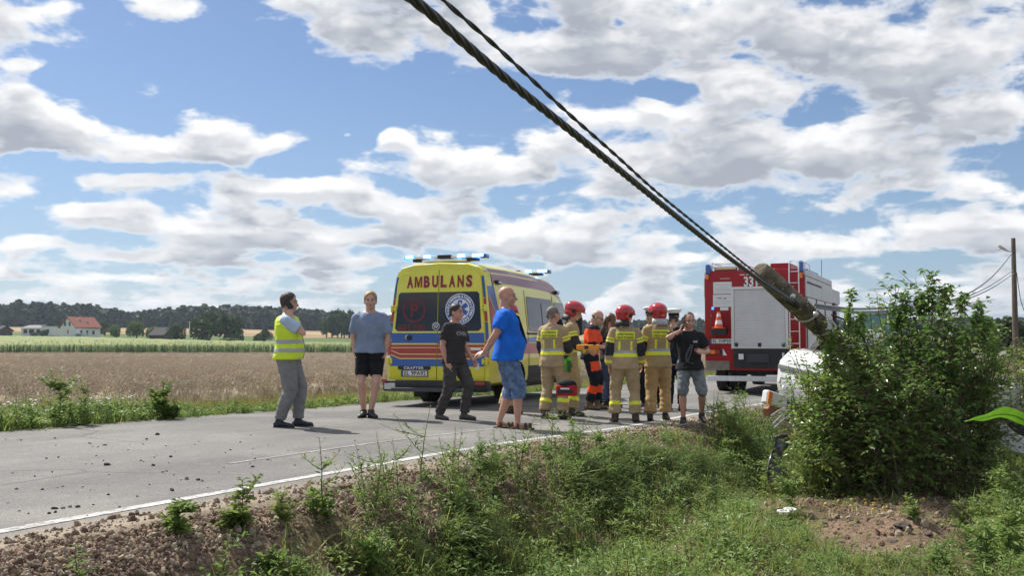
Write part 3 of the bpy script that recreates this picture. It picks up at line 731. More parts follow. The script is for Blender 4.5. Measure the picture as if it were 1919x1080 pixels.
# ================================================================== summer haze over the fields
hb = MB().box((0, 0, 24.), (8300, 8300, 72)); hz_o = hb.build('haze', [])
hm_ = bpy.data.materials.new('haze'); hm_.use_nodes = True; T = NT(hm_.node_tree); T.n.clear(); pv_ = T.add('ShaderNodeVolumePrincipled'); pv_.inputs['Color'].default_value = (.72, .85, 1, 1); pv_.inputs['Density'].default_value = .00014; pv_.inputs['Anisotropy'].default_value = .2
ou_ = T.add('ShaderNodeOutputMaterial'); T.l.new(pv_.outputs[0], ou_.inputs['Volume']); hz_o.data.materials.clear(); hz_o.data.materials.append(hm_); tag(hz_o, 'thin blue haze over the far fields', None, None, 'stuff')
# ================================================================== ambulance
def rrect(x0, z0, x1, z1, r, n=4):
    out = []
    for cx, cz, a0 in ((x1 - r, z1 - r, 0), (x0 + r, z1 - r, 90), (x0 + r, z0 + r, 180), (x1 - r, z0 + r, 270)):
        for i in range(n + 1): a = R(a0 + 90 * i / n); out.append((cx + r * math.cos(a), cz + r * math.sin(a)))
    return out
A_YEL = M('lime_yellow_paint', (.74, .70, .055), .28, var=.04, vscale=1.5, coat=.5, spec=.5)
A_BLUE = M('blue_film', (.018, .095, .36), .3, coat=.3); A_RED = M('red_film', (.40, .028, .025), .3, coat=.3); A_MAR = M('maroon_film', (.22, .035, .075), .3, coat=.3)
A_LINE = M('pale_yellow_line', (.80, .74, .30), .4); GLASS = M('tinted_glass', (.012, .016, .022), .06, spec=.5, coat=.1); GLASS_B = M('side_glass', (.035, .065, .12), .10, spec=.35)
BLACKP = M('black_plastic', (.018, .018, .020), .55, var=.2, bump=.1); RUBBER = M('tyre_rubber', (.014, .014, .015), .8, var=.3, vscale=12); SEAM = M('panel_gap', (.02, .02, .015), .8)
STEEL = M('brushed_steel', (.55, .56, .58), .35, metal=.8); WHITEP = M('white_plastic', (.78, .78, .78), .4); RIM = M('dark_rim', (.10, .10, .11), .45, metal=.5)
BLUE_ON = M('lit_blue_lamp', (.10, .25, .95), .2, emit=(.06, .25, 1., 1.6)); BLUE_HOT = M('lit_blue_core', (.6, .8, 1.), .2, emit=(.55, .8, 1., 2.6)); BLUE_LENS = M('blue_lens', (.015, .10, .42), .15, coat=.6)
RED_LENS = M('red_lens', (.42, .02, .02), .2, coat=.6); AMBER = M('amber_lens', (.85, .22, .03), .25, coat=.5); PLATE = M('plate_white', (.72, .73, .74), .4); INK = M('black_print', (.012, .012, .014), .6)
STICK = M('dark_red_sticker', (.14, .02, .025), .5); DECALW = M('white_film', (.78, .79, .80), .4); LETTER = M('maroon_letter', (.27, .022, .022), .4)
TH_A = R(18.5); AX = Vector((math.sin(TH_A), math.cos(TH_A), 0)); ANR = Vector((math.cos(TH_A), -math.sin(TH_A), 0))
pA = Vector((-2.34, 18.9, 0)) + ANR * 1.02; pA.z = -.075
AMB = empty('ambulance', pA, -TH_A, 'lime yellow ambulance van with blue and red bands and lit blue roof lights', 'ambulance')
PROF = [(0, .40), (.90, .40), (1.0, .46), (1.02, .60), (1.02, 1.18), (.995, 1.45), (.915, 2.25), (.875, 2.48), (.78, 2.60), (.55, 2.665), (0, 2.69)]
pz = [p[1] for p in PROF[2:]]; pxs = [p[0] for p in PROF[2:]]
def side_x(z): return float(np.interp(z, pz, pxs))
def ry(z): return .062 * (z - .46)
def amb_ring(y, h, wf, zb=.40):
    pts = []
    for x, z in PROF:
        zz = z if z < 1. else 1. + (z - 1.) * (h - 1.) / 1.69
        if h < 1.: zz = min(z, 1) * h if z > .5 else z
        pts.append((x * wf, max(zz, zb)))
    full = pts + [(-x, z) for x, z in reversed(pts[1:-1])]
    return [Vector((x, (y + ry(z) if y < .3 else y), z)) for x, z in full]
st = [(0, 2.66, .985), (.05, 2.685, 1), (.4, 2.70, 1), (1.5, 2.73, 1), (3., 2.73, 1), (4.2, 2.70, 1), (4.7, 2.63, 1), (5.0, 2.52, .99), (5.25, 2.36, .98), (5.7, 1.95, .97), (6.15, 1.52, .96), (6.3, 1.40, .955), (6.75, 1.14, .93), (6.95, .92, .88), (7.0, .7, .85)]
mb = MB(); mb.loft([amb_ring(*s_) for s_ in st])
body = mb.build('body', [A_YEL, BLACKP], AMB, smooth=True)
for yw in (1.72, 5.9):
    cut = MB(); cut.wheel((0, 0, 0), .44, 2.6, 0, 28); c_ = cut.build('arch', BLACKP); c_.matrix_world = AMB.matrix_basis @ Matrix.Translation((0, yw, .40))
    inner = MB().box((0, 0, 0), (1.2, 1.2, 1.2)).build('x', BLACKP); bpy.data.objects.remove(inner)
    bpy.context.view_layer.update(); boolean_cut(body, c_)
body.data.set_sharp_from_angle(angle=R(38))
def wheel_set(parent, x, y, r, w, name='wheel', rimr=.62, hub=RIM):
    o = MB().wheel((0, 0, 0), r, w, n=32, prof=[(.60, .30), (.66, .5), (.93, .5), (1, .40), (1, -.40), (.93, -.5), (.66, -.5), (.60, -.30)]).build(name, RUBBER, parent, smooth=True, loc=(x, y, r))
    s = 1 if x > 0 else -1
    rm = MB(); rm.wheel((s * w * .18, 0, 0), r * .66, w * .5, n=24, prof=[(0, .5), (.55, .42), (.88, .5), (1, .5), (1, -.5), (0, -.5)]); rm.wheel((s * w * .40, 0, 0), r * .18, w * .16, n=12)
    for k in range(6): a = k * math.pi / 3; rm.wheel((s * w * .445, math.cos(a) * r * .42, math.sin(a) * r * .42), r * .055, .012, n=8)
    rm.build('rim', hub, o, smooth=True)
    return o
for yw in (1.72, 5.9):
    for s in (-1, 1): wheel_set(AMB, s * .86, yw, .375, .25)
MB().box((0, 3.4, .36), (1.5, 6.2, .14)).build('underbody', BLACKP, AMB)
def rpoly(mb, pts, o0, o1, mi=0):
    n = len(pts); f = lambda o: [Vector((x, ry(z) - o, z)) for x, z in pts]
    ar = sum(pts[i][0] * pts[(i + 1) % n][1] - pts[(i + 1) % n][0] * pts[i][1] for i in range(n))
    mb.add(f(o0) + f(o1), [tuple(range(n, 2 * n)), tuple(range(n - 1, -1, -1))] + [(i, (i + 1) % n, n + (i + 1) % n, n + i) for i in range(n)], mi)
    return mb
def hw(z): return float(np.interp(z, [.4, 1.25, 2.3, 2.5], [.925, .925, .835, .79]))
doors = {}
for s in (-1, 1):
    ptsd = [(s * .006, .50), (s * hw(.5), .50), (s * hw(1.25), 1.25), (s * hw(2.3), 2.3), (s * .80, 2.44), (s * .72, 2.50), (s * .006, 2.545)]
    mb = MB(); rpoly(mb, ptsd, -.02, .035); doors[s] = mb.build('rear_door', A_YEL, AMB, bevel=.008, smooth=True)
    g = MB(); zt, zb_ = 2.13, 1.41
    pg = [(s * .012, zb_), (s * .80, zb_), (s * .855, zb_ + .05), (s * .80, zt - .04), (s * .76, zt), (s * .012, zt)]
    rpoly(g, pg, .035, .040); wn = g.build('rear_window', GLASS, doors[s])
    for zz in (1.83, .86):        # hinges
        h = MB(); h.box((s * (hw(zz) + .015), ry(zz) - .045, zz), (.11, .04, .10)).box((s * (hw(zz) + .05), ry(zz) - .02, zz), (.05, .07, .13)); h.build('hinge', A_YEL, doors[s], bevel=.006)
        for dz_ in (-.025, .025): MB().box((s * (hw(zz) + .015), ry(zz) - .067, zz + dz_), (.02, .006, .02)).build('hinge_bolt', SEAM, doors[s])
    # bands: blue, red, red, blue with fine pale lines
    for zb0, zb1, m_, nm in ((1.19, 1.375, A_BLUE, 'blue_band'), (.995, 1.16, A_RED, 'red_band'), (.915, .978, A_RED, 'red_band'), (.765, .895, A_BLUE, 'blue_band')):
        b_ = MB()
        if zb0 > 1.1: q = [(s * .008, zb0), (s * hw(zb0) * .995, zb0), (s * hw(zb1) * .995, zb1), (s * .008, zb1)]
        else:
            k0 = .0 if zb0 > .95 else .0; lift = .07 if zb0 < 1.1 else 0
            q = [(s * .008, zb0), (s * .74, zb0), (s * .92, zb0 + (lift if zb0 > .8 else 0)), (s * .92, zb1 + (lift if zb1 < 1.1 else 0)), (s * .74, zb1), (s * .008, zb1)]
        rpoly(b_, q, .036, .0385); b_.build(nm, m_, doors[s])
    ln = MB()
    for zl in (1.168, 1.385): rpoly(ln, [(s * .008, zl), (s * .92, zl), (s * .92, zl + .014), (s * .008, zl + .014)], .036, .0395)
    for zl in (.98, .90): rpoly(ln, [(s * .008, zl), (s * .74, zl), (s * .92, zl + .07), (s * .92, zl + .083), (s * .74, zl + .013), (s * .008, zl + .013)], .036, .0398)
    rpoly(ln, [(s * .008, 1.10), (s * .92, 1.10), (s * .92, 1.112), (s * .008, 1.112)], .036, .0392)
    tag(ln.build('pin_stripe', A_LINE, doors[s]), kind='stuff')
seam = MB(); rpoly(seam, [(-.006, .5), (.006, .5), (.006, 2.54), (-.006, 2.54)], -.02, .012); seam.build('door_gap', SEAM, AMB)
# lettering
nx_ = Vector((1, 0, 0)); nz_ = Vector((0, ry(1) - ry(0), 1)).normalized()
def rtext(body_, x, z, size, mat_, name, parent, off=.042, **k):
    mb = MB(); add_text(mb, body_, (x, ry(z) - off, z), nx_, nz_, size, **k); return mb.build(name, mat_, parent, fixn=False)
M_GLYPH = ([(-.08, -.1), (-.08, .1), (-.038, .1), (0, -.012), (.038, .1), (.08, .1), (.08, -.1), (.046, -.1), (.046, .045), (.016, -.1), (-.016, -.1), (-.046, .045), (-.046, -.1)], [tuple(range(12, -1, -1))])
for ch, x in zip('AMBULANS', np.linspace(-.575, .60, 8)):
    vs, fs = M_GLYPH if ch == 'M' else text_mesh(ch, .285, .014); k = .125 / (max(v[0] for v in vs) * 2) if ch != 'M' else .155 / (max(v[0] for v in vs) * 2)
    mb = MB(); mb.add([Vector((x + a * k, ry(2.325 + b_) - .041, 2.325 + b_)) for a, b_ in vs], fs); mb.build('letter', LETTER, doors[1 if x > 0 else -1], fixn=False)
    mb = MB(); mb.add([Vector((x + a * k * 1.10, ry(2.325 + b_) - .038, 2.325 + b_ * 1.035)) for a, b_ in vs], fs); mb.build('letter_outline', A_LINE, doors[1 if x > 0 else -1], fixn=False)
# parking sticker with a P in a ring, and the code under it
def ring(mb, x, z, r0, r1, off, mi=0, n=40):
    vs = []; 
    for i in range(n):
        a = 2 * math.pi * i / n
        for r in (r0, r1): zz = z + r * math.sin(a); vs.append(Vector((x + r * math.cos(a), ry(zz) - off, zz)))
    mb.add(vs, [(2 * i, 2 * i + 1, 2 * ((i + 1) % n) + 1, 2 * ((i + 1) % n)) for i in range(n)], mi)
def disc(mb, x, z, r, off, mi=0, n=40):
    vs = [Vector((x + r * math.cos(2 * math.pi * i / n), ry(z + r * math.sin(2 * math.pi * i / n)) - off, z + r * math.sin(2 * math.pi * i / n))) for i in range(n)]
    mb.add(vs, [tuple(range(n))], mi)
mb = MB(); ring(mb, -.475, 1.80, .19, .235, .043); mb.build('sticker_ring', STICK, doors[-1], fixn=False)
rtext('P', -.47, 1.80, .34, STICK, 'sticker_letter', doors[-1], .043, bold=.012); rtext('E01', -.665, 1.475, .145, STICK, 'code_lettering', doors[-1], .043, bold=.008, width=.23); rtext('100', -.36, 1.475, .145, STICK, 'code_lettering', doors[-1], .043, bold=.008, width=.23)
# round emblem with the six armed star
mb = MB(); disc(mb, .43, 1.81, .285, .0415); em = mb.build('emblem', DECALW, doors[1], fixn=False)
mb = MB(); ring(mb, .43, 1.81, .19, .27, .0425); mb.build('emblem_ring', A_BLUE, em, fixn=False)
mb = MB()
for k in range(3):
    a = R(90 + 60 * k); d = Vector((math.cos(a), math.sin(a))); n_ = Vector((-d.y, d.x))
    q = [(.43 + d.x * t + n_.x * w_, 1.81 + d.y * t + n_.y * w_) for t, w_ in ((-.165, -.042), (-.165, .042), (.165, .042), (.165, -.042))]
    mb.add([Vector((x, ry(z) - .0435 - .0002 * k, z)) for x, z in q], [(0, 1, 2, 3)])
mb.build('star', A_BLUE, em, fixn=False)
mb = MB(); rpoly(mb, [(.423, 1.67), (.437, 1.67), (.437, 1.95), (.423, 1.95)], .0440, .0455)
for i in range(14):
    t = i / 13; x = .43 + .030 * math.sin(t * 9); z = 1.69 + .22 * t; rpoly(mb, [(x - .014, z - .012), (x + .014, z - .012), (x + .014, z + .012), (x - .014, z + .012)], .0457, .0462)
mb.build('staff_and_snake', DECALW, em)
mb = MB()
def arc_text(txt, a_mid, r, size, step, flip=False):
    n = len(txt)
    for i, ch in enumerate(txt):
        if ch == ' ': continue
        a = R(a_mid + (1 if flip else -1) * (i - (n - 1) / 2) * step); vs, fs = text_mesh(ch, size, .004)
        rr = Vector((math.sin(a), -math.cos(a))) if not flip else Vector((-math.sin(a), math.cos(a))); u_ = Vector((math.cos(a), math.sin(a))) * (-1 if flip else 1)
        c = Vector((.43 + r * math.cos(a), 1.81 + r * math.sin(a)))
        mb.add([Vector((c.x + rr.x * x + u_.x * y, ry(c.y + rr.y * x + u_.y * y) - .0445, c.y + rr.y * x + u_.y * y)) for x, y in vs], fs)
arc_text('PAŃSTWOWE', 148, .23, .058, 13.0); arc_text('RATOWNICTWO', 32, .23, .058, 12.0); arc_text('MEDYCZNE', 270, .23, .058, 13.0, True)
mb.build('emblem_lettering', DECALW, em, fixn=False)
# maker's round badge
mb = MB(); ring(mb, -.03, 1.50, .062, .074, .05)
for a_ in ([(-.05, 1.545), (-.018, 1.468), (.0, 1.505), (.018, 1.468), (.05, 1.545)],):
    for p_, q_ in zip(a_[:-1], a_[1:]):
        d = (Vector(q_) - Vector(p_)).normalized(); n_ = Vector((-d.y, d.x)) * .008
        mb.add([Vector((x - .03, ry(z) - .051, z)) for x, z in ((p_[0] + n_.x, p_[1] + n_.y), (q_[0] + n_.x, q_[1] + n_.y), (q_[0] - n_.x, q_[1] - n_.y), (p_[0] - n_.x, p_[1] - n_.y))], [(0, 1, 2, 3)])
for p_, q_ in (((-.026, 1.565), (0, 1.515)), ((0, 1.515), (.026, 1.565))):
    d = (Vector(q_) - Vector(p_)).normalized(); n_ = Vector((-d.y, d.x)) * .007
    mb.add([Vector((x - .03, ry(z) - .052, z)) for x, z in ((p_[0] + n_.x, p_[1] + n_.y), (q_[0] + n_.x, q_[1] + n_.y), (q_[0] - n_.x, q_[1] - n_.y), (p_[0] - n_.x, p_[1] - n_.y))], [(0, 1, 2, 3)])
bd = MB(); disc(bd, -.03, 1.50, .066, .048); bo = bd.build('badge', BLACKP, AMB, fixn=False); mb.build('badge_mark', STEEL, bo, fixn=False)
# number plate, name strip, handle, camera
pl = MB(); rpoly(pl, rrect(-.70, .575, -.16, .695, .012), .035, .050); pf = pl.build('number_plate', BLACKP, doors[-1])
mb = MB(); rpoly(mb, rrect(-.685, .588, -.175, .683, .006), .050, .053); mb.build('plate_face', PLATE, pf)
rtext('EL 9PA92', -.415, .635, .105, INK, 'plate_lettering', pf, .0545, bold=.002, width=.43)
mb = MB(); rpoly(mb, [(-.685, .588), (-.65, .588), (-.65, .683), (-.685, .683)], .0531, .0542); mb.build('plate_strip', A_BLUE, pf)
mb = MB(); rpoly(mb, rrect(-.765, .705, -.115, .765, .02), .03, .062); ns = mb.build('name_strip', BLACKP, doors[-1], bevel=.006); rtext('CRAFTER', -.44, .735, .062, STEEL, 'name_lettering', ns, .0635, bold=.003, spacing=1.25, width=.40)
mb = MB(); rpoly(mb, rrect(.05, 1.145, .30, 1.25, .05), .035, .055); hd_ = mb.build('handle_plate', A_YEL, doors[1], bevel=.006); MB().box((.16, ry(1.19) - .07, 1.185), (.22, .03, .035)).build('handle', BLACKP, hd_, bevel=.008)
mb = MB(); mb.wheel((-.56, ry(1.29) - .045, 1.29), .05, .05, axis='y', n=18); cm = mb.build('rear_camera', BLACKP, doors[-1], smooth=True); MB().wheel((-.59, ry(1.3) - .045, 1.30), .045, .03, axis='y', n=14).build('camera_ring', STEEL, cm, smooth=True)
mb = MB(); rpoly(mb, rrect(.66, 1.06, .86, 1.10, .015), .036, .05); mb.build('grab_slot', WHITEP, doors[1])
# corner pillars: film and tail lamps
for s in (-1, 1):
    def pil(z0, z1, m_, nm, o=.004):
        mb = MB(); rpoly(mb, [(s * (hw(z0) + .012), z0), (s * (side_x(z0) * .985 - .004), z0), (s * (side_x(z1) * .985 - .004), z1), (s * (hw(z1) + .012), z1)], -.012, o); return mb.build(nm, m_, AMB)
    pil(2.02, 2.42, A_BLUE, 'pillar_film'); pil(1.58, 2.01, A_RED, 'pillar_film'); pil(1.24, 1.57, A_BLUE, 'pillar_film')
    tl = pil(.80, 1.23, RED_LENS, 'tail_light', .022)
    mb = MB()
    mb.box((s * .965, ry(.95) - .025, .93), (.06, .012, .07)); mb.build('reverse_lens', WHITEP, tl); MB().box((s * .965, ry(.95) - .025, .85), (.06, .012, .05)).build('indicator_lens', M('clear_lens', (.6, .6, .6), .2), tl)
# bumper with step
mb = MB(); mb.box((0, -.02, .41), (2.02, .30, .20)); bu = mb.build('rear_bumper', BLACKP, AMB, bevel=.03, smooth=True)
MB().box((0, -.20, .345), (1.56, .20, .07)).build('step', M('step_grey', (.05, .052, .055), .5), bu, bevel=.01); MB().box((-.86, -.175, .40), (.22, .02, .11)).build('bumper_corner', STEEL, bu, bevel=.005)
MB().box((.9, -.175, .47), (.18, .02, .05)).build('reflector', RED_LENS, bu); MB().box((-.97, -.175, .50), (.1, .02, .05)).build('reflector', RED_LENS, bu)
# mud flap
for s in (-1, 1): MB().box((s * .84, 1.18, .28), (.28, .02, .28)).build('mud_flap', RUBBER, AMB)
# side films (both sides): grid strips lying on the flank
def flank(s, ylo, yhi, zl, zu, m_, nm, off=.004, ny=18, parent=AMB):
    ys = np.linspace(ylo, yhi, ny); mb = MB(); rings = []
    for y in ys:
        a, b_ = zl(y), zu(y); zs = np.linspace(a, b_, 5); hh = float(np.interp(y, [q[0] for q in st], [q[1] for q in st])); wf = float(np.interp(y, [q[0] for q in st], [q[2] for q in st]))
        rings.append([Vector((s * (side_x(z) * wf + off), y, z if z < 1 else 1 + (z - 1) * (hh - 1) / 1.69)) for z in zs])
    vs = [p for r in rings for p in r]
    mb.add(vs, [(i * 5 + j, i * 5 + j + 1, i * 5 + 6 + j, i * 5 + 5 + j) for i in range(ny - 1) for j in range(4)])
    o = mb.build(nm, m_, parent)
    md = o.modifiers.new('depth', 'SOLIDIFY'); md.thickness = .003; md.offset = 0
    return o
for s in (-1, 1):
    flank(s, .42, 5.15, lambda y: 2.30, lambda y: 2.565 - .02 * max(0, y - 3), A_MAR, 'maroon_band', ny=30)
    flank(s, .16, .40, lambda y: 1.22, lambda y: 2.52, A_BLUE, 'blue_film')
    flank(s, .41, .78, lambda y: 1.22, lambda y: max(1.25, 2.5 - 2.9 * (y - .41)), A_BLUE, 'blue_film', .005)
    flank(s, .17, .64, lambda y: 1.42, lambda y: max(1.45, 2.05 - 1.25 * (y - .17)), A_RED, 'red_film', .009)
    for a, b_ in (((.17, 2.06), (.80, 1.40)), ((.41, 2.5), (.82, 1.25)), ((.30, 2.5), (.34, 1.25))):
        flank(s, a[0], b_[0], lambda y: a[1] + (b_[1] - a[1]) * (y - a[0]) / (b_[0] - a[0]) - .012, lambda y: a[1] + (b_[1] - a[1]) * (y - a[0]) / (b_[0] - a[0]) + .012, A_LINE, 'pin_stripe', .013, 8)
    flank(s, .45, 6.4, lambda y: .98, lambda y: 1.19, A_RED, 'red_band'); flank(s, .45, 6.4, lambda y: 1.205, lambda y: 1.33 - .05 * math.sin(y), A_BLUE, 'blue_band')
    flank(s, 2.3, 5.35, lambda y: .42, lambda y: .74, BLACKP, 'lower_cladding', .006)
    # windows of the sliding door and the cab
    def pane(y0, y1, z0, z1, m_, nm, cut=0.):
        mb = MB(); pts = rrect(y0, z0, y1, z1, .05)
        if cut: pts = [(y - max(0, (z - z0)) * cut if y > (y0 + y1) / 2 else y, z) for y, z in pts]
        n = len(pts); mb.add([Vector((s * (side_x(z) + .004), y, z)) for y, z in pts] + [Vector((s * (side_x(z) + .010), y, z)) for y, z in pts], [tuple(range(n)), tuple(range(n, 2 * n))] + [(i, (i + 1) % n, n + (i + 1) % n, n + i) for i in range(n)]); return mb.build(nm, m_, AMB)
    w_ = pane(2.42, 4.22, 1.43, 2.14, GLASS_B, 'side_window')
    vf = pane(3.42, 3.98, 1.56, 2.04, M('vent_glass', (.05, .08, .13), .12), 'vent_pane'); vf.location.x = s * .009
    pane(4.45, 5.55, 1.43, 2.10, GLASS, 'cab_window', .55)
    for y, z0, z1 in ((2.34, .62, 2.56), (4.34, .5, 2.5), (5.62, .6, 1.5)):
        mb = MB(); zs = np.linspace(z0, z1, 7); mb.tube([Vector((s * (side_x(z) + .001), y - .03 * (z - 1.2), z)) for z in zs], .009, 5); mb.build('door_gap', SEAM, AMB)
    MB().box((s * (side_x(1.40) + .012), 3.3, 1.385), (.03, 3.6 if False else 2.0, .035)).build('door_rail', BLACKP, AMB)
    for y in (.75, 4.72): lm = MB().box((s * (side_x(2.33) + .03), y, 2.33), (.06, .24, .07)).build('scene_lamp', BLACKP, AMB, bevel=.012); MB().box((s * (side_x(2.33) + .064), y, 2.33), (.008, .16, .04)).build('lamp_lens', WHITEP, lm)
    mr = MB(); mr.box((s * 1.22, 5.45, 1.58), (.22, .12, .42)); mo = mr.build('side_mirror', BLACKP, AMB, bevel=.03); MB().tube([(s * 1.0, 5.5, 1.42), (s * 1.16, 5.47, 1.45)], .03, 6).build('mirror_arm', BLACKP, mo)
    hl = MB(); hl.ball((s * .74, 6.72, .95), (.16, .14, .13)); hl.build('headlight', M('headlight_glass', (.6, .62, .65), .1), AMB, smooth=True)
ws = MB(); ws.add([Vector(v) for v in ((-.80, 5.32, 2.30), (.80, 5.32, 2.30), (.90, 6.12, 1.57), (-.90, 6.12, 1.57))], [(0, 1, 2, 3)]); w_ = ws.build('windscreen', GLASS, AMB); md = w_.modifiers.new('depth', 'SOLIDIFY'); md.thickness = .05; md.offset = 1
# light bars
def light_bar(y, z, half, name):
    bar = MB().box((0, y, z), (half * 2 - .12, .16, .05)).build(name, WHITEP, AMB, bevel=.01)
    for s in (-1, 1): MB().box((s * half * .62, y, z - .055), (.3, .16, .05)).build('bar_foot', BLACKP, bar)
    MB().box((0, y - .02, z + .005), (.26, .17, .065)).build('bar_box', BLACKP, bar)
    for k in (-1, 1):
        MB().box((k * (half - .03), y, z), (.13, .19, .085)).build('end_lamp', BLUE_ON if k < 0 else BLUE_LENS, bar, bevel=.025)
        for q in (.44, .215): 
            e = MB().box((k * half * 2 * q, y, z + .012), (.20, .19, .085)).build('beacon', BLUE_ON, bar, bevel=.03)
            MB().box((k * half * 2 * q, y - .10, z + .015), (.15, .02, .05)).build('beacon_core', BLUE_HOT, e, bevel=.008)
    MB().box((half - .17, y - .0, z + .012), (.18, .19, .085)).build('beacon', BLUE_ON, bar, bevel=.03); MB().box((half - .17, y - .10, z + .014), (.13, .02, .05)).build('beacon_core', BLUE_HOT, bar, bevel=.008)
light_bar(.42, 2.80, .80, 'rear_light_bar')
light_bar(4.55, 2.79, .80, 'front_light_bar')
MB().box((0, .46, 2.73), (.9, .3, .05)).build('bar_mount', WHITEP, AMB, bevel=.02)

# ================================================================== fire engine
T_RED = M('fire_red_paint', (.34, .007, .012), .42, var=.10, vscale=1.2, coat=.12, spec=.35); T_SIL = M('silver_panel', (.50, .50, .51), .38, var=.08, vscale=1.5, metal=.25); SHUT = M('shutter_aluminium', (.70, .71, .73), .45, metal=.1, var=.05, vscale=2)
PAPER = M('paper_sheet', (.78, .79, .82), .6); ALU = M('aluminium_tube', (.72, .72, .72), .35, metal=.5); BEIGE = M('dusty_panel', (.20, .175, .145), .7, var=.12)
TH_T = R(24.4); TX = Vector((math.sin(TH_T), math.cos(TH_T), 0)); TNR = Vector((math.cos(TH_T), -math.sin(TH_T), 0))
pT = at(1321, 640, 26.0); pT.z = 0; pT = pT + TNR * 1.25; pT.z = -.19
FT = empty('fire_engine', pT, -TH_T, 'red fire engine with a silver rear shutter and ladder parked up the road', 'fire engine')
mb = MB(); mb.prism([(-1.25, .62), (1.25, .62), (1.25, 2.95), (1.17, 3.16), (-1.17, 3.16), (-1.25, 2.95)], 'y', .02, 5.3)
mb.build('body', T_RED, FT, bevel=.02, smooth=True)
mb = MB(); mb.prism([(-1.2, .8), (1.2, .8), (1.2, 2.4), (1.06, 3.02), (-1.06, 3.02), (-1.2, 2.4)], 'y', 5.36, 7.6); mb.build('cab', T_RED, FT, bevel=.06, smooth=True)
MB().box((0, 7.615, 2.1), (2.1, .04, .8)).build('windscreen', GLASS, FT); MB().box((0, 7.65, .85), (2.4, .2, .4)).build('front_bumper', WHITEP, FT, bevel=.03)
MB().box((0, 3.8, .62), (1.0, 7.2, .22)).build('chassis', BLACKP, FT)
# rear frame and shutter
mb = MB()
for x in (-.53, .81): mb.box((x, -.005, 1.92), (.075, .05, 1.50))
mb.box((.14, -.005, 2.70), (1.48, .06, .07)).box((.14, -.005, 1.20), (1.42, .06, .05)); sf = mb.build('shutter_frame', ALU, FT, bevel=.006)
mb = MB()
for i in range(36):
    z = 1.235 + i * .0395; mb.prism([(-.005, z), (-.018, z + .006), (-.018, z + .032), (-.005, z + .038)], 'x', -.485, .765)
tag(mb.build('shutter_slats', SHUT, sf), kind='stuff')
for x in (-.44, .14, .73): MB().box((x, -.03, 1.265), (.08, .04, .10)).build('shutter_latch', BLACKP, sf, bevel=.008)
mb = MB(); mb.tube([(-.50, -.03, 1.24), (.78, -.03, 1.24)], .012, 6); mb.build('shutter_bar', ALU, sf)
# notices
for i, (x0, z0, x1, z1) in enumerate(((-1.02, 2.565, -.55, 2.87), (-1.03, 2.235, -.565, 2.545), (-.85, 2.145, -.64, 2.225))):
    p_ = MB().box(((x0 + x1) / 2, .012, (z0 + z1) / 2), (x1 - x0, .012, z1 - z0)).build('notice', PAPER, FT)
    if i < 2:
        ln = MB()
        for k in range(5): ln.box(((x0 + x1) / 2, .0045, z1 - .07 - k * .045), ((x1 - x0) * (.85 if k != 1 else .3), .003, .006))
        if i == 1: ln.box((x0 + .17, .0045, z1 - .09), (.11, .003, .022)).box((x0 + .31, .0045, z1 - .10), (.07, .003, .03))
        tag(ln.build('print_lines', M('grey_print', (.25, .27, .33), .6), p_), kind='stuff')
# lettering 331 E 20
def ttext(body_, x, z, size, m_, name, parent=FT, off=-.001, **k):
    mb = MB(); add_text(mb, body_, (x, off, z), (1, 0, 0), (0, 0, 1), size, **k); return mb.build(name, m_, parent, fixn=False)
ttext('331', -.07, 2.865, .34, DECALW, 'fleet_number', bold=.012, width=.34); ttext('20', .46, 2.865, .34, DECALW, 'fleet_number', bold=.012, width=.26)
mb = MB().box((.20, -.0, 2.865), (.105, .008, .17)); eb = mb.build('fleet_letter_box', DECALW, FT); ttext('E', .20, 2.865, .16, T_RED, 'fleet_letter', eb, -.0055, bold=.006)
for k in range(5): MB().box((-.28 + k * .16, .012, 3.04), (.12, .01, .022)).build('reflector', DECALW, FT)
MB().box((-.72, .012, 2.955), (.25, .01, .02)).build('reflector', M('beige_mark', (.6, .45, .35), .5), FT)
# cone carrier
MB().box((-.86, -.10, 1.60), (.38, .22, .16)).build('cone_tray', BLACKP, FT, bevel=.02)
for s in (-1, 1): MB().tube([(-.86 + s * .22, -.02, 1.62), (-.86 + s * .22, -.1, 1.7), (-.86 + s * .20, -.08, 2.0), (-.86 + s * .2, .0, 2.05)], .012, 6).build('cone_bracket', BLACKP, FT)
pc = FT.matrix_basis @ Vector((-.86, -.12, 1.685)) if False else None
# number plate
pf = MB().box((-.84, .0, 1.36), (.56, .025, .135)).build('number_plate', BLACKP, FT); MB().box((-.84, -.014, 1.36), (.54, .006, .118)).build('plate_face', PLATE, pf); ttext('EL 1HP28', -.815, 1.36, .115, INK, 'plate_lettering', pf, -.0185, bold=.002, width=.46); MB().box((-1.09, -.018, 1.36), (.04, .004, .118)).build('plate_strip', A_BLUE, pf)
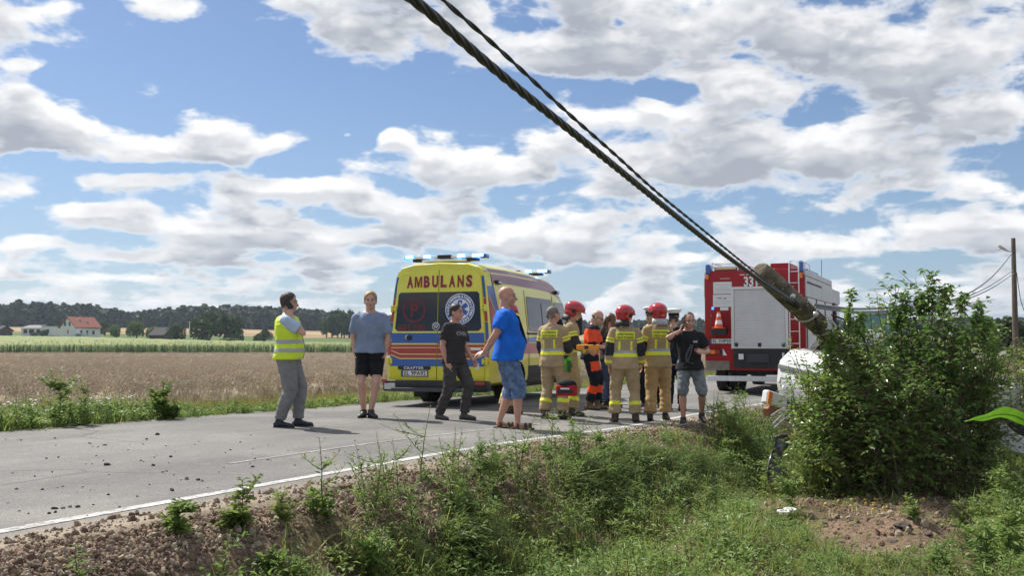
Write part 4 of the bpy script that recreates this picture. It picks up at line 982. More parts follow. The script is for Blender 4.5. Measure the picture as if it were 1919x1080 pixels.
# tail lamps
tl = MB().box((-1.03, .0, 1.085), (.42, .06, .15)).build('tail_light', BLACKP, FT, bevel=.01)
for x, m_ in ((-1.17, RED_LENS), (-1.04, AMBER), (-.92, RED_LENS)): MB().box((x, -.035, 1.085), (.11, .012, .10)).build('lamp_lens', m_, tl, bevel=.004)
mb = MB(); mb.prism([(-.79, 1.0), (-.69, 1.0), (-.79, 1.17)], 'y', -.01, .015); mb.build('marker_board', PAPER, FT)
tl = MB().box((1.03, .0, 1.085), (.42, .06, .15)).build('tail_light', BLACKP, FT, bevel=.01)
for x, m_ in ((1.17, RED_LENS), (1.04, AMBER), (.92, RED_LENS)): MB().box((x, -.035, 1.085), (.11, .012, .10)).build('lamp_lens', m_, tl, bevel=.004)
for s in (-1, 1):
    MB().box((s * .93, .04, .74), (.62, .10, .24)).build('rear_apron', BEIGE, FT, bevel=.02)
    MB().box((s * 1.16, .0, 2.985), (.09, .05, .14)).build('marker_lamp', AMBER, FT, bevel=.01) if s > 0 else MB().box((s * 1.17, .0, 3.0), (.07, .05, .12)).build('marker_lamp', AMBER, FT, bevel=.01)
    MB().box((s * 1.16, .12, 3.20), (.13, .26, .26)).build('corner_beacon', BLUE_LENS, FT, bevel=.04)
MB().box((-1.04, .006, 2.20), (.06, .02, .07)).build('strobe_lamp', BLUE_ON, FT, bevel=.008); MB().box((.90, .006, 2.38), (.05, .02, .09)).build('strobe_lamp', BLUE_ON, FT, bevel=.008)
# dark recess below the shutter: pump gear
mb = MB(); mb.box((.14, .0, .93), (1.32, .06, .50)); rc = mb.build('coupling_bay', BLACKP, FT)
MB().box((.1, -.06, .93), (.55, .08, .22)).build('tow_plate', M('dark_steel', (.05, .055, .07), .45, metal=.4), rc, bevel=.01); MB().box((-.32, -.05, .97), (.12, .03, .14)).build('socket', WHITEP, rc); MB().box((.72, -.05, .97), (.05, .03, .2)).build('socket', WHITEP, rc)
mb = MB().tube([(.72, -.06, .45), (.78, -.08, .95), (.9, -.1, 1.12), (1.1, -.1, 1.16)], .028, 7); mb.build('hose', M('grey_hose', (.2, .2, .2), .6), rc)
MB().box((.08, -.06, .42), (2.52, .12, .13)).build('underrun_bar', M('white_beam', (.66, .68, .70), .45, var=.08), FT, bevel=.01)
for s in (-1, 1): MB().box((s * .62, .25, .50), (.08, .6, .12)).build('bar_bracket', BLACKP, FT)
# ladder on the rear
mb = MB()
for x in (.89, 1.12):
    mb.tube([(x, -.06, 1.06), (x, -.06, 3.12), (x, .02, 3.34), (x, .45, 3.38)], .016, 7)
lo = mb.build('rear_ladder', ALU, FT, smooth=True)
for z in (1.30, 1.60, 1.90, 2.20, 2.50, 2.80, 3.08): MB().tube([(.89, -.06, z), (1.12, -.06, z)], .014, 6).build('rung', ALU, lo)
# roof kit
mb = MB()
for x in (-1.05, -.40): mb.tube([(x, .05, 3.16), (x, .05, 3.36), (x, 3.2, 3.38)], .018, 6)
for y in (.05, 1.0, 2.0, 3.2): mb.tube([(-1.05, y, 3.34), (-.40, y, 3.34)], .016, 6)
mb.tube([(-1.05, .05, 3.25), (-.40, .05, 3.25)], .018, 6); mb.build('roof_rack', ALU, FT)
MB().tube([(-.98, .10, 3.215), (-.46, .10, 3.215)], .035, 8).build('suction_hose', M('pale_hose', (.72, .62, .42), .5), FT)
MB().box((-.72, .5, 3.19), (.62, .6, .12)).build('roof_box', BLACKP, FT)
MB().box((.62, .9, 3.22), (.5, 1.2, .22)).build('roof_locker', T_RED, FT, bevel=.02)
mb = MB()
for y in (.1, .8, 1.6): mb.tube([(1.15, y, 3.16), (1.15, y, 3.36)], .015, 6)
mb.tube([(1.15, .1, 3.36), (1.15, 1.6, 3.36)], .015, 6); mb.build('roof_rail', ALU, FT)
MB().tube([(1.0, 5.0, 3.1), (1.02, 5.0, 3.75)], .008, 5).build('aerial', BLACKP, FT)
# flanks: silver panels, roller shutters, cab trim
for s in (-1, 1):
    MB().box((s * 1.262, 2.66, 2.72), (.02, 5.2, .50)).build('upper_panel', T_SIL, FT); MB().box((s * 1.215, 2.66, 3.06), (.10, 5.2, .16)).build('roof_edge', T_SIL, FT, bevel=.02)
    MB().box((s * 1.274, 1.6, 2.83), (.012, 2.6, .05)).build('gutter', BLACKP, FT)
    for k in range(5): MB().box((s * 1.20, .9 + k * .42, 3.17), (.05, .30, .05)).build('side_beacon', BLUE_LENS, FT)
    for k in range(3):
        y0 = .16 + k * 1.7; fr = MB().box((s * 1.260, y0 + .80, 1.62), (.016, 1.62, 1.66)).build('side_shutter', SHUT, FT)
        sl = MB()
        for i in range(26): sl.box((s * 1.270, y0 + .80, .84 + i * .062), (.008, 1.50, .045))
        tag(sl.build('shutter_slats', SHUT, fr), kind='stuff')
        MB().box((s * 1.275, y0 + .03, 1.62), (.02, .05, 1.66)).build('shutter_post', BLACKP, FT)
    MB().box((s * 1.215, 6.45, 2.72), (.02, 2.1, .40)).build('cab_panel', T_SIL, FT); MB().box((s * 1.215, 6.6, 2.05), (.02, 1.3, .75)).build('cab_window', GLASS, FT)
    mi_ = MB().box((s * 1.45, 7.5, 2.1), (.2, .12, .55)).build('side_mirror', BLACKP, FT, bevel=.03); MB().tube([(s * 1.15, 7.5, 2.4), (s * 1.45, 7.5, 2.4)], .02, 6).build('mirror_arm', BLACKP, mi_)
    for k in range(3): MB().tube([(s * 1.28, 5.42 + k * .18, 1.5), (s * 1.30, 5.46 + k * .18, 2.2), (s * 1.25, 5.5 + k * .18, 2.5)], .025, 6).build('grab_rail', BLACKP, FT)
    for y in (1.55, 6.2):
        wheel_set(FT, s * (1.08), y, .50, .30)
        if y < 3: wheel_set(FT, s * .74, y, .50, .30)
        MB().box((s * 1.08, y, 1.08), (.36, 1.25, .05)).build('mudguard', BLACKP, FT)
cone_w = FT.matrix_basis.copy()
bpy.context.view_layer.update()
CN = empty('traffic_cone', FT.matrix_world @ Vector((-.86, -.12, 1.68)), -TH_T, 'orange and white striped traffic cone carried on the back of the fire engine', 'traffic cone')
CO = M('cone_orange', (.80, .11, .035), .5); 
MB().box((0, 0, .015), (.30, .20, .03)).build('base', CO, CN, bevel=.01)
for z0, z1, m_, nm in ((.03, .11, CO, 'orange_band'), (.11, .21, DECALW, 'white_band'), (.21, .30, CO, 'orange_band'), (.30, .385, DECALW, 'white_band'), (.385, .43, CO, 'orange_band')):
    r = lambda z: .118 - .20 * z
    MB().loft([[Vector((r(z) * math.cos(2 * math.pi * i / 16), r(z) * math.sin(2 * math.pi * i / 16) * .8, z)) for i in range(16)] for z in (z0, z1)]).build(nm, m_, CN, smooth=True)

# ================================================================== the white car on its roof in the ditch
CW = M('white_car_paint', (.74, .75, .76), .22, coat=.6, var=.03, vscale=2)
CAR = empty('overturned_car', (0, 0, 0), 0, 'white hatchback lying on its roof in the ditch behind the bush', 'car')
def car_ring(y, zb, zt, w, roof):
    """upright section: lower body, waist, then glasshouse up to the roof"""
    wl = min(zt, .92); P = [(0, zb), (w * .80, zb), (w * .97, zb + .10), (w, .5), (w * .98, .72), (w * .94, wl)]
    P += [(w * .94 - (zt - wl) * .32, wl + (zt - wl) * .85 if zt > wl else wl), (w * (.70 if zt > wl + .05 else .75) - (zt - wl) * .1, zt), (0, zt + .02)]
    return [Vector((x, y, z)) for x, z in P] + [Vector((-x, y, z)) for x, z in reversed(P[1:-1])]
cs = [(0, .42, .62, .66, 0), (.02, .32, .78, .76, 0), (.12, .24, .93, .82, 0), (.22, .22, 1.20, .83, 0), (.42, .20, 1.40, .84, 1), (1.0, .20, 1.46, .85, 1), (1.9, .20, 1.46, .85, 1), (2.35, .20, 1.36, .85, 0), (2.85, .20, 1.02, .85, 0), (3.0, .20, .94, .84, 0), (3.6, .20, .84, .80, 0), (3.85, .24, .72, .72, 0), (3.95, .32, .58, .60, 0)]
mb = MB(); mb.loft([car_ring(*c_) for c_ in cs]); cb = mb.build('body', [CW, BLACKP], CAR, smooth=True)
for yw in (.78, 3.15):
    c_ = MB().wheel((0, 0, 0), .335, 2.4, 0, 28).build('arch', BLACKP); c_.matrix_world = Matrix.Translation((0, yw, .28)); bpy.context.view_layer.update(); boolean_cut(cb, c_)
cb.data.set_sharp_from_angle(angle=R(45))
sub = cb.modifiers.new('round', 'BEVEL'); sub.width = .02; sub.segments = 2; sub.limit_method = 'ANGLE'; sub.angle_limit = R(50)
for yw in (.78, 3.15):
    for s in (-1, 1): wheel_set(CAR, s * .73, yw, .29, .18)
for s in (-1, 1):
    mb = MB(); mb.prism([(.55, .97), (1.45, .97), (1.45, 1.36), (.85, 1.36)], 'x', s * .775, s * .80); mb.build('side_window', GLASS, CAR)
    mb = MB(); mb.prism([(1.55, .97), (2.65, .97), (2.15, 1.36), (1.55, 1.36)], 'x', s * .775, s * .80); mb.build('side_window', GLASS, CAR)
    if s < 0: MB().box((s * .70, .03, .78), (.16, .12, .26)).build('tail_light', RED_LENS, CAR, bevel=.03)
    MB().box((s * .85, .42, .50), (.02, .55, .06)).build('rub_strip', M('grey_rub_strip', (.17, .17, .175), .5), CAR, bevel=.008)
    MB().box((s * .62, 3.86, .62), (.28, .1, .14)).build('headlight', M('headlight_glass', (.6, .62, .65), .1), CAR, bevel=.03)
MB().box((0, .0, .50), (1.4, .06, .06)).build('rub_strip', M('grey_rub_strip', (.17, .17, .175), .5), CAR, bevel=.008)
MB().box((0, .15, 1.08), (1.15, .05, .30)).build('rear_window', GLASS, CAR); MB().box((0, 2.0, .215), (1.3, 3.4, .03)).build('underbody', M('dirty_underbody', (.07, .06, .055), .8), CAR)
hA = Vector((.955, .296, 0)).normalized(); rearp = at(1534, 660, 12.9)
flip = Matrix.Rotation(math.pi + R(6), 4, 'Y'); head = Matrix.Rotation(math.atan2(-hA.x, hA.y), 4, 'Z'); pitch = Matrix.Rotation(R(-7), 4, 'X')
CAR.matrix_basis = Matrix.Translation(Vector((rearp.x + .12, rearp.y + .62, .99 + .22))) @ head @ pitch @ flip
# broken pieces round the car
def crumple(mb, amp, seed):
    mb.v = [tuple(Vector(v) + noise.noise_vector(Vector(v) * 6 + Vector((seed, 0, 0))) * amp) for v in mb.v]; return mb
def gridplate(w, h, nx, ny, bend=0.):
    mb = MB(); vs = [Vector(((i / nx - .5) * w, bend * math.sin(math.pi * j / ny) + .4 * bend * math.sin(2.2 * math.pi * i / nx), (j / ny) * h)) for j in range(ny + 1) for i in range(nx + 1)]
    mb.add(vs, [(j * (nx + 1) + i, j * (nx + 1) + i + 1, (j + 1) * (nx + 1) + i + 1, (j + 1) * (nx + 1) + i) for j in range(ny) for i in range(nx)]); return mb
def thick(o, t=.006):
    md = o.modifiers.new('depth', 'SOLIDIFY'); md.thickness = t; return o
p = at(1462, 893, 11.3)
BP = empty('torn_bumper_piece', p, R(10), 'torn grey and black plastic sheet hanging left of the bush', 'car part')
o = thick(crumple(gridplate(.16, .50, 8, 18, .05), .11, 3).build('plastic_sheet', M('torn_black_plastic', (.05, .052, .06), .25, rgb2=(.22, .23, .26), vscale=16), BP, smooth='all'))
p = at(1448, 757, 12.6)
BW = empty('broken_lamp_panel', p, R(35), 'white and orange broken panel hanging under the overturned car', 'car part')
MB().box((0, 0, .06), (.30, .10, .17), rot=Matrix.Rotation(R(14), 3, 'Y')).build('panel', WHITEP, BW, bevel=.02); MB().box((-.11, -.055, .08), (.07, .012, .15), rot=Matrix.Rotation(R(14), 3, 'Y')).build('orange_lens', AMBER, BW); MB().box((0.02, .02, -.07), (.22, .1, .10), rot=Matrix.Rotation(R(-18), 3, 'Y')).build('rusty_bracket', M('rusty_bracket', (.28, .12, .06), .85, var=.3), BW)
for k, (a, b_) in enumerate((((1448, 795), (1478, 768)), ((1450, 803), (1482, 776)), ((1444, 780), (1470, 765)))):
    q0 = at(*a, 12.2); q1 = at(*b_, 12.4); o = MB().tube([q0 - q0, (q1 - q0) * .5 + Vector((0, 0, .01)), q1 - q0], .012, 6).build('trim_strip', STEEL, None, loc=q0)
    tag(o, ('lowest', 'middle', 'topmost')[0 if k == 1 else (1 if k == 0 else 2)] + ' of three pale trim strips torn from the overturned car', 'car part', 'torn trim strips')
p = at(1932, 842, 11.2)
FP2 = empty('loose_car_panel', p, R(-20), 'white curved car panel with a black lining lying at the right edge', 'car part')
mb = MB(); n = 14; outer = [(.42 * math.cos(R(190 + 130 * i / n)), .30 + .36 * math.sin(R(190 + 130 * i / n))) for i in range(n + 1)]; inn = [(.30 * math.cos(R(190 + 130 * i / n)) + .05, .34 + .22 * math.sin(R(190 + 130 * i / n))) for i in range(n + 1)]
mb.prism(outer + inn[::-1], 'y', -.05, .05); mb.build('panel', CW, FP2, bevel=.01); mb = MB(); mb.prism(inn, 'y', -.03, .08); mb.build('lining', BLACKP, FP2)

# ================================================================== tractor far up the road
pt_ = at(1652, 640, 50); pt_.z = gz(pt_.x, pt_.y)
TR = empty('tractor', pt_, R(-26), 'green tractor with an orange beacon seen above the bush', 'tractor')
TG = M('tractor_green', (.05, .16, .07), .5, var=.15); TGL = M('tractor_glass', (.10, .22, .23), .1)
mb = MB()
for x in (-.85, .85):
    for y in (-.7, .7): mb.tube([(x, y, 1.3), (x * .93, y * .9, 2.72)], .06, 6)
cbn = mb.build('cab_frame', TG, TR); MB().box((0, 0, 2.80), (1.85, 1.65, .16)).build('roof', TG, cbn, bevel=.04); MB().box((0, -.66, 2.15), (1.5, .04, 1.1)).build('rear_window', TGL, cbn)
for s in (-1, 1): MB().box((s * .84, 0, 2.1), (.04, 1.1, 1.15)).build('side_window', TGL, cbn)
MB().box((0, .1, 1.15), (1.2, 1.5, .5)).build('cab_base', TG, TR, bevel=.04); MB().box((0, 1.7, 1.25), (.8, 1.9, .8)).build('bonnet', TG, TR, bevel=.08)
MB().tube([(.05, -.4, 2.87), (.05, -.4, 3.10)], [.10, .08], 12).build('beacon', AMBER, TR); MB().box((-.2, -1.0, 1.55), (.8, .3, .8)).build('white_box', WHITEP, TR, bevel=.04)
for s in (-1, 1):
    wheel_set(TR, s * .95, -.2, .80, .45); wheel_set(TR, s * .85, 2.2, .52, .32); MB().box((s * .72, -.95, 2.75), (.16, .08, .10)).build('work_lamp', AMBER, TR)
# ================================================================== people
SKIN = M('skin', (.52, .31, .225), .5, var=.08, vscale=6); SKIN_R = M('sunburnt_skin', (.50, .26, .19), .5, var=.08, vscale=6)
LIPS = M('lips', (.36, .14, .12), .5); EYEW = M('eye_white', (.33, .28, .25), .4); EYED = M('iris', (.03, .025, .02), .2)
HAIR_BR = M('brown_hair', (.05, .033, .022), .6, var=.4, vscale=30); HAIR_BL = M('blond_hair', (.36, .24, .11), .6, var=.3, vscale=30); HAIR_GR = M('grey_hair', (.16, .14, .125), .7, var=.35, vscale=40); HAIR_DK = M('dark_hair', (.025, .02, .018), .55, var=.4, vscale=30); HAIR_LG = M('long_brown_hair', (.17, .085, .045), .5, rgb2=(.08, .038, .022), vscale=14, aniso=(3, 3, .4))
def cloth(name, rgb, rough=.85, var=.12, **k): return M(name, rgb, rough, var=var, vscale=7, bump=.15, bscale=120, spec=.2, **k)
HIVIS = M('hi_vis_yellow', (.62, .80, .04), .65, var=.06, vscale=6, spec=.3); REFL = M('reflective_grey', (.36, .37, .38), .35, spec=.6); TAN = cloth('tan_turnout_cloth', (.40, .305, .18)); TAN2 = cloth('orange_tan_turnout_cloth', (.44, .295, .14)); DKGREY = cloth('dark_grey_cloth', (.035, .036, .042))
NAVY = cloth('navy_cloth', (.012, .014, .022)); BOOT = M('black_boot_leather', (.018, .016, .015), .5, var=.3); REDH = M('red_helmet_shell', (.42, .012, .02), .16, coat=.8, var=.05)
YBAND = M('yellow_reflective_band', (.80, .84, .04), .5, spec=.5)

def remesh(mb, voxel, smooth_it=4, fold=0., fscale=(9, 9, 22), seed=0, deci=None):
    me = bpy.data.meshes.new('tmp'); me.from_pydata(mb.v, [], mb.f); me.update()
    bm = bmesh.new(); bm.from_mesh(me); bmesh.ops.recalc_face_normals(bm, faces=bm.faces); bm.to_mesh(me); bm.free()
    ob = bpy.data.objects.new('tmp', me); COL.objects.link(ob)
    md = ob.modifiers.new('r', 'REMESH'); md.mode = 'VOXEL'; md.voxel_size = voxel
    if smooth_it: s_ = ob.modifiers.new('s', 'SMOOTH'); s_.factor = .5; s_.iterations = smooth_it
    if deci: d_ = ob.modifiers.new('d', 'DECIMATE'); d_.ratio = deci
    bpy.context.view_layer.update()
    out = bpy.data.meshes.new_from_object(ob.evaluated_get(bpy.context.evaluated_depsgraph_get()))
    bpy.data.objects.remove(ob); bpy.data.meshes.remove(me)
    if fold:
        n = len(out.vertices); co = np.empty(n * 3, np.float32); no = np.empty(n * 3, np.float32)
        out.vertices.foreach_get('co', co); out.vertices.foreach_get('normal', no); co = co.reshape(-1, 3); no = no.reshape(-1, 3)
        f = np.array([noise.noise(Vector((p[0] * fscale[0] + seed, p[1] * fscale[1], p[2] * fscale[2] + p[0] * 6))) + .5 * noise.noise(Vector((p[0] * 2.3 * fscale[0], p[1] * 2.3 * fscale[1] + seed, p[2] * 1.7 * fscale[2]))) for p in co])
        co += no * (f * fold)[:, None]; out.vertices.foreach_set('co', co.ravel()); out.update()
    out.polygons.foreach_set('use_smooth', [True] * len(out.polygons))
    return out
def finish(name, me, mats, parent, paint=None, names=None):
    """one object; painted regions become sub-parts of their own, a little proud"""
    me.materials.clear(); me.materials.append(mats[0]); me.name = name
    o = bpy.data.objects.new(name, me); COL.objects.link(o); o.parent = parent
    if paint:
        n = len(me.polygons); ce = np.empty(n * 3, np.float32); no = np.empty(n * 3, np.float32); me.polygons.foreach_get('center', ce); me.polygons.foreach_get('normal', no)
        idx = np.array([paint(Vector(c), Vector(q)) for c, q in zip(ce.reshape(-1, 3), no.reshape(-1, 3))])
        vn = np.empty(len(me.vertices) * 3, np.float32); vc = vn.copy(); me.vertices.foreach_get('normal', vn); me.vertices.foreach_get('co', vc); vn = vn.reshape(-1, 3); vc = vc.reshape(-1, 3)
        for k in sorted(set(idx.tolist()) - {0}):
            sel = np.nonzero(idx == k)[0]; mp = {}; vs = []; fs = []
            for fi in sel:
                f = []
                for vi in me.polygons[int(fi)].vertices:
                    if vi not in mp: mp[vi] = len(vs); vs.append(vc[vi] + vn[vi] * .003)
                    f.append(mp[vi])
                fs.append(f)
            m2 = bpy.data.meshes.new(names[k]); m2.from_pydata([tuple(map(float, v)) for v in vs], [], fs); m2.materials.append(mats[k]); m2.polygons.foreach_set('use_smooth', [True] * len(fs)); m2.update()
            ch = bpy.data.objects.new(names[k], m2); COL.objects.link(ch); ch.parent = o
    return o
def seg_t(p, a, b):
    d = b - a; t = max(0., min(1., (p - a).dot(d) / d.length_squared)); return t, (p - (a + d * t)).length

def person(px, py, ytop, head_to, label, spec, depth=None, group=None, H=None, name='person'):
    g = on_ground(px, py) if depth is None else at(px, py, depth)
    g.z = gz(g.x, g.y) if not (4.8 < latlon(g.x, g.y)[0] < 11.8) else float(road_z(*latlon(g.x, g.y))) + .004
    # height read off the photograph at that distance
    up = (539.5 - ytop); pyv, pdep = None, g.y
    if H is None:
        r = ray(px, ytop); H = CAM.z + r.z * g.y - g.z
    s = H / 1.75
    rz = math.atan2(-head_to[0], head_to[1])
    root = empty(name, g, rz, label, 'person', group)
    sp = spec; lean = R(sp.get('lean', 0)); side = R(sp.get('side', 0)); gir = sp.get('girth', 1.); belly = sp.get('belly', 0.)
    V = lambda *a: Vector(a) * s
    # --- legs: feet in the person's own frame (x right, y forward), knees by two-bone bend
    feet = sp.get('feet', {1: (.11, .02, 0, 8), -1: (-.11, -.02, 0, -8)}); sh = sp.get('shift', (0, 0))
    l1, l2 = .44 * s, .42 * s; hipz = 9.
    for k in (1, -1):
        fx, fy, fz, _ = feet[k]; dh = math.hypot((fx - .085 * k) * s - sh[0] * s, (fy - .02) * s - sh[1] * s)
        hipz = min(hipz, (.085 + fz) * s + math.sqrt(max(.1, (.996 * (l1 + l2)) ** 2 - dh ** 2)))
    hip = Vector((sh[0] * s, sh[1] * s, hipz)); J = {}
    for k in (1, -1):
        fx, fy, fz, yaw = feet[k]; an = V(fx, fy, .085 + fz); h = hip + V(.088 * k * gir ** .3, 0, -.02); d = an - h; L = min(d.length, (l1 + l2) * .999)
        a = (l1 ** 2 - l2 ** 2 + L ** 2) / (2 * L); hh = math.sqrt(max(0, l1 ** 2 - a ** 2)); dn = d.normalized(); fw = Vector((math.sin(R(-yaw)) * -1, 1, 0)); fw = (fw - dn * fw.dot(dn)).normalized()
        J['hip', k], J['knee', k], J['ankle', k] = h, h + dn * a + fw * hh, an
        J['toe', k] = an + Vector((math.sin(R(yaw)), math.cos(R(yaw)), 0)) * .16 * s + V(0, 0, -.055 - sp.get('toedrop', {}).get(k, 0))
    # --- spine
    def spine(z, x=0., y=0.):
        """point of the trunk: z above the hip along a leaning spine"""
        t = max(0., min(1., z / .5)); ang_ = lean * (.35 + .65 * t); q = Vector((x, y, z)) * s
        q = Matrix.Rotation(-ang_, 3, 'X') @ q; q = Matrix.Rotation(side * (.4 + .6 * t), 3, 'Y') @ q
        tw = R(sp.get('twist', 0)) * t; q = Matrix.Rotation(tw, 3, 'Z') @ q
        return hip + q
    TR_ = [(-.13, .135, .095, .085), (-.03, .168, .115, .12), (.05, .165, .11, .11), (.15, .152, .105, .095), (.28, .165, .118, .105), (.38, .170, .122, .11), (.45, .140, .098, .10), (.505, .088, .07, .075), (.54, .062, .055, .06)]
    def trunk(mb, infl, z0=-.14, z1=.6, hemw=0., n=18, top=True):
        rings = []
        zs = sorted(set([z0] + [q[0] for q in TR_ if z0 < q[0] < z1] + [z1] + list(np.linspace(z0, z1, 7))))
        zk = [q[0] for q in TR_]
        for z in zs:
            w, f, b_ = (float(np.interp(max(z, -.04) if hemw else z, zk, [q[i] for q in TR_])) for i in (1, 2, 3))
            bl = math.exp(-((z - .10) / .14) ** 2) * belly; hm = hemw * max(0., (z0 + .14 - z) / .14)
            w = w * gir + infl + hm + bl * .35; f = f * gir ** .8 + infl + hm + bl; b_ = b_ * gir ** .6 + infl + hm
            rings.append([spine(z, w * math.copysign(abs(math.cos(a)) ** .85, math.cos(a)), (f if math.sin(a) > 0 else b_) * math.copysign(abs(math.sin(a)) ** .85, math.sin(a))) for a in (2 * math.pi * i / n for i in range(n))])
        mb.loft(rings)
    # --- head
    hy, hp = sp.get('head', (0, 0)); neck0 = spine(.50, 0, -.01); HM = Matrix.Rotation(R(hy), 3, 'Z') @ Matrix.Rotation(-lean * .5 + R(hp), 3, 'X'); neck1 = neck0 + (Matrix.Rotation(-lean * .7, 3, 'X') @ V(0, .012, .078)); hc = neck1 + HM @ V(0, .022, .105)
    hs = s * sp.get('headscale', 1.06); hp_ = lambda x, y, z: hc + HM @ (Vector((x, y, z)) * hs)
    # --- arms: directions in the trunk's frame (x outwards)
    arms = sp.get('arms', {}); TF = Matrix.Rotation(-lean * .8, 3, 'X')
    for k in (1, -1):
        A = arms.get(k, {}); S = spine(.448, .166 * k * (1 + .6 * (gir - 1)), 0)
        u = Vector(A.get('u', (.12, .0, -1))); f = Vector(A.get('f', (.05, .12, -1))); u.x *= k; f.x *= k
        u = u.normalized(); f = f.normalized()
        J['sh', k] = S; J['el', k] = S + u * .285 * s; J['wr', k] = J['el', k] + f * .25 * s
        if A.get('ear'):
            eW, eH = A['ear']; Wt = hp_(eW[0] * k, eW[1], eW[2]); dv = Wt - S; Ld = min(dv.length, .53 * s); q1 = (.285 ** 2 - .25 ** 2) * s * s; aa = (q1 + Ld * Ld) / (2 * Ld); hh = math.sqrt(max(0, (.285 * s) ** 2 - aa * aa)); dn = dv.normalized(); el = Vector((eH[0] * k, eH[1], eH[2])); el = (el - dn * el.dot(dn)).normalized()
            J['el', k] = S + dn * aa + el * hh; J['wr', k] = S + dn * Ld
        n_ = Vector(A.get('n', (-1, 0, 0))); n_.x *= k; J['palm', k] = n_; J['hd', k] = (Vector(A['h']) if 'h' in A else f.copy())
        if 'h' in A: J['hd', k].x *= k; J['hd', k].normalize()
    # --- body: one surface
    mb = MB(); trunk(mb, -.012)
    nk = sp.get('neck', .056); mb.capsule(neck0 - V(0, 0, .04), neck1 + V(0, 0, .05), nk * s * 1.08, nk * s, 12)
    for k in (1, -1): mb.capsule(neck0 + V(.03 * k, -.01, .035), J['sh', k].lerp(neck0, .25), .034 * s, .045 * s, 10)
    mb.ball(hp_(0, -.012, .03), (.076 * hs, .096 * hs, .088 * hs), nu=16, nv=12, rot=HM)
    mb.ball(hp_(0, .016, -.035), (.064 * hs, .074 * hs, .083 * hs), nu=14, nv=10, rot=HM); mb.ball(hp_(0, .052, -.088), (.034 * hs, .03 * hs, .024 * hs), nu=10, nv=6, rot=HM)
    mb.capsule(hp_(0, .086, .008), hp_(0, .108, -.034), .010 * hs, .0165 * hs, 8); mb.ball(hp_(0, .075, .024), (.055 * hs, .02 * hs, .012 * hs), rot=HM)
    mb.ball(hp_(0, .084, -.066), (.024 * hs, .012 * hs, .011 * hs), rot=HM)
    for k in (1, -1):
        mb.ball(hp_(.077 * k, -.012, -.012), (.011 * hs, .022 * hs, .034 * hs), rot=HM @ Matrix.Rotation(R(14 * k), 3, 'Z')); mb.ball(hp_(.042 * k, .062, -.03), (.02 * hs, .02 * hs, .02 * hs), rot=HM)
        S, E, Wr = J['sh', k], J['el', k], J['wr', k]; ag = sp.get('armg', 1.) * s
        mb.capsule(spine(.452, .09 * k, 0), S, .058 * s, .056 * ag); mb.capsule(S, S.lerp(E, .5), .060 * ag, .052 * ag); mb.capsule(S.lerp(E, .4), E, .052 * ag, .042 * ag); mb.capsule(E, E.lerp(Wr, .35), .042 * ag, .044 * ag); mb.capsule(E.lerp(Wr, .3), Wr, .044 * ag, .0285 * ag, flat=.85)
        # hand
        d = J['hd', k].normalized(); pn = J['palm', k]; pn = (pn - d * pn.dot(d)).normalized(); sd_ = d.cross(pn) * (1 if A is not None else 1); A = arms.get(k, {}); pose = A.get('pose', 'relaxed')
        # thumb side: sd_ points to it for the right hand, away from it for the left
        th = sd_ * A.get('thumb', (1 if k > 0 else -1))
        knk = [Wr + d * (.088 - .004 * abs(i - 1.2)) * s + th * (.033 - .021 * i) * s for i in range(4)]
        for i in range(4): mb.capsule(Wr + th * (.016 - .011 * i) * s + d * .008 * s, knk[i], .0145 * s, .0115 * s, 8)
        curl = {'relaxed': (14, 22, 20), 'open': (2, 6, 6), 'grip': (62, 78, 45), 'hold': (34, 52, 30), 'flat': (3, 5, 5)}[pose]; fan = {'open': 9, 'relaxed': 2}.get(pose, 1)
        for i in range(4):
            L_ = (.040, .045, .042, .033)[i]; p0 = knk[i]; a_ = 0.; fd = (d + th * math.tan(R(fan * (1.5 - i)))).normalized()
            for q in range(3):
                a_ += R(curl[q] + (i * 3 if pose in ('relaxed', 'hold') else 0)); dr = fd * math.cos(a_) + pn * math.sin(a_); p1 = p0 + dr * L_ * (1, .72, .55)[q] * s; mb.capsule(p0, p1, (.0098 - .0008 * q) * s, (.0092 - .0009 * q) * s, 7); p0 = p1
        t0 = Wr + d * .022 * s + th * .026 * s; t1 = t0 + (d * .7 + th * (.75 if pose != 'grip' else .35) + pn * (.25 if pose != 'open' else .05)).normalized() * .046 * s; t2 = t1 + (d * .95 + th * (.25 if pose == 'open' else -.05) + pn * (.3 if pose != 'open' else .05)).normalized() * .052 * s
        mb.capsule(t0, t1, .0145 * s, .0115 * s, 8); mb.capsule(t1, t2, .011 * s, .009 * s, 8)
        h, kn, an, to = (J[x_, k] for x_ in ('hip', 'knee', 'ankle', 'toe')); lg = sp.get('legg', 1.) * s
        mb.capsule(h + V(0, 0, .03), h.lerp(kn, .5), .078 * lg * gir ** .2, .070 * lg, 12); mb.capsule(h.lerp(kn, .45), kn, .075 * lg, .056 * lg, 12)
        cf = kn.lerp(an, .32) + Vector((0, -.014 * s, 0)); mb.capsule(kn, cf, .054 * lg, .060 * lg, 12); mb.capsule(cf, an + V(0, 0, .03), .059 * lg, .036 * lg, 12); mb.capsule(an + V(0, 0, .02), an - V(0, .02, .04), .034 * lg, .030 * s, 10); mb.capsule(an - V(0, 0, .030), to.lerp(an, .12), .030 * s, .020 * s, 10)
    me = remesh(mb, .0082 * s, 3, deci=.42)
    body = finish('body', me, [sp.get('skin', SKIN)], root)
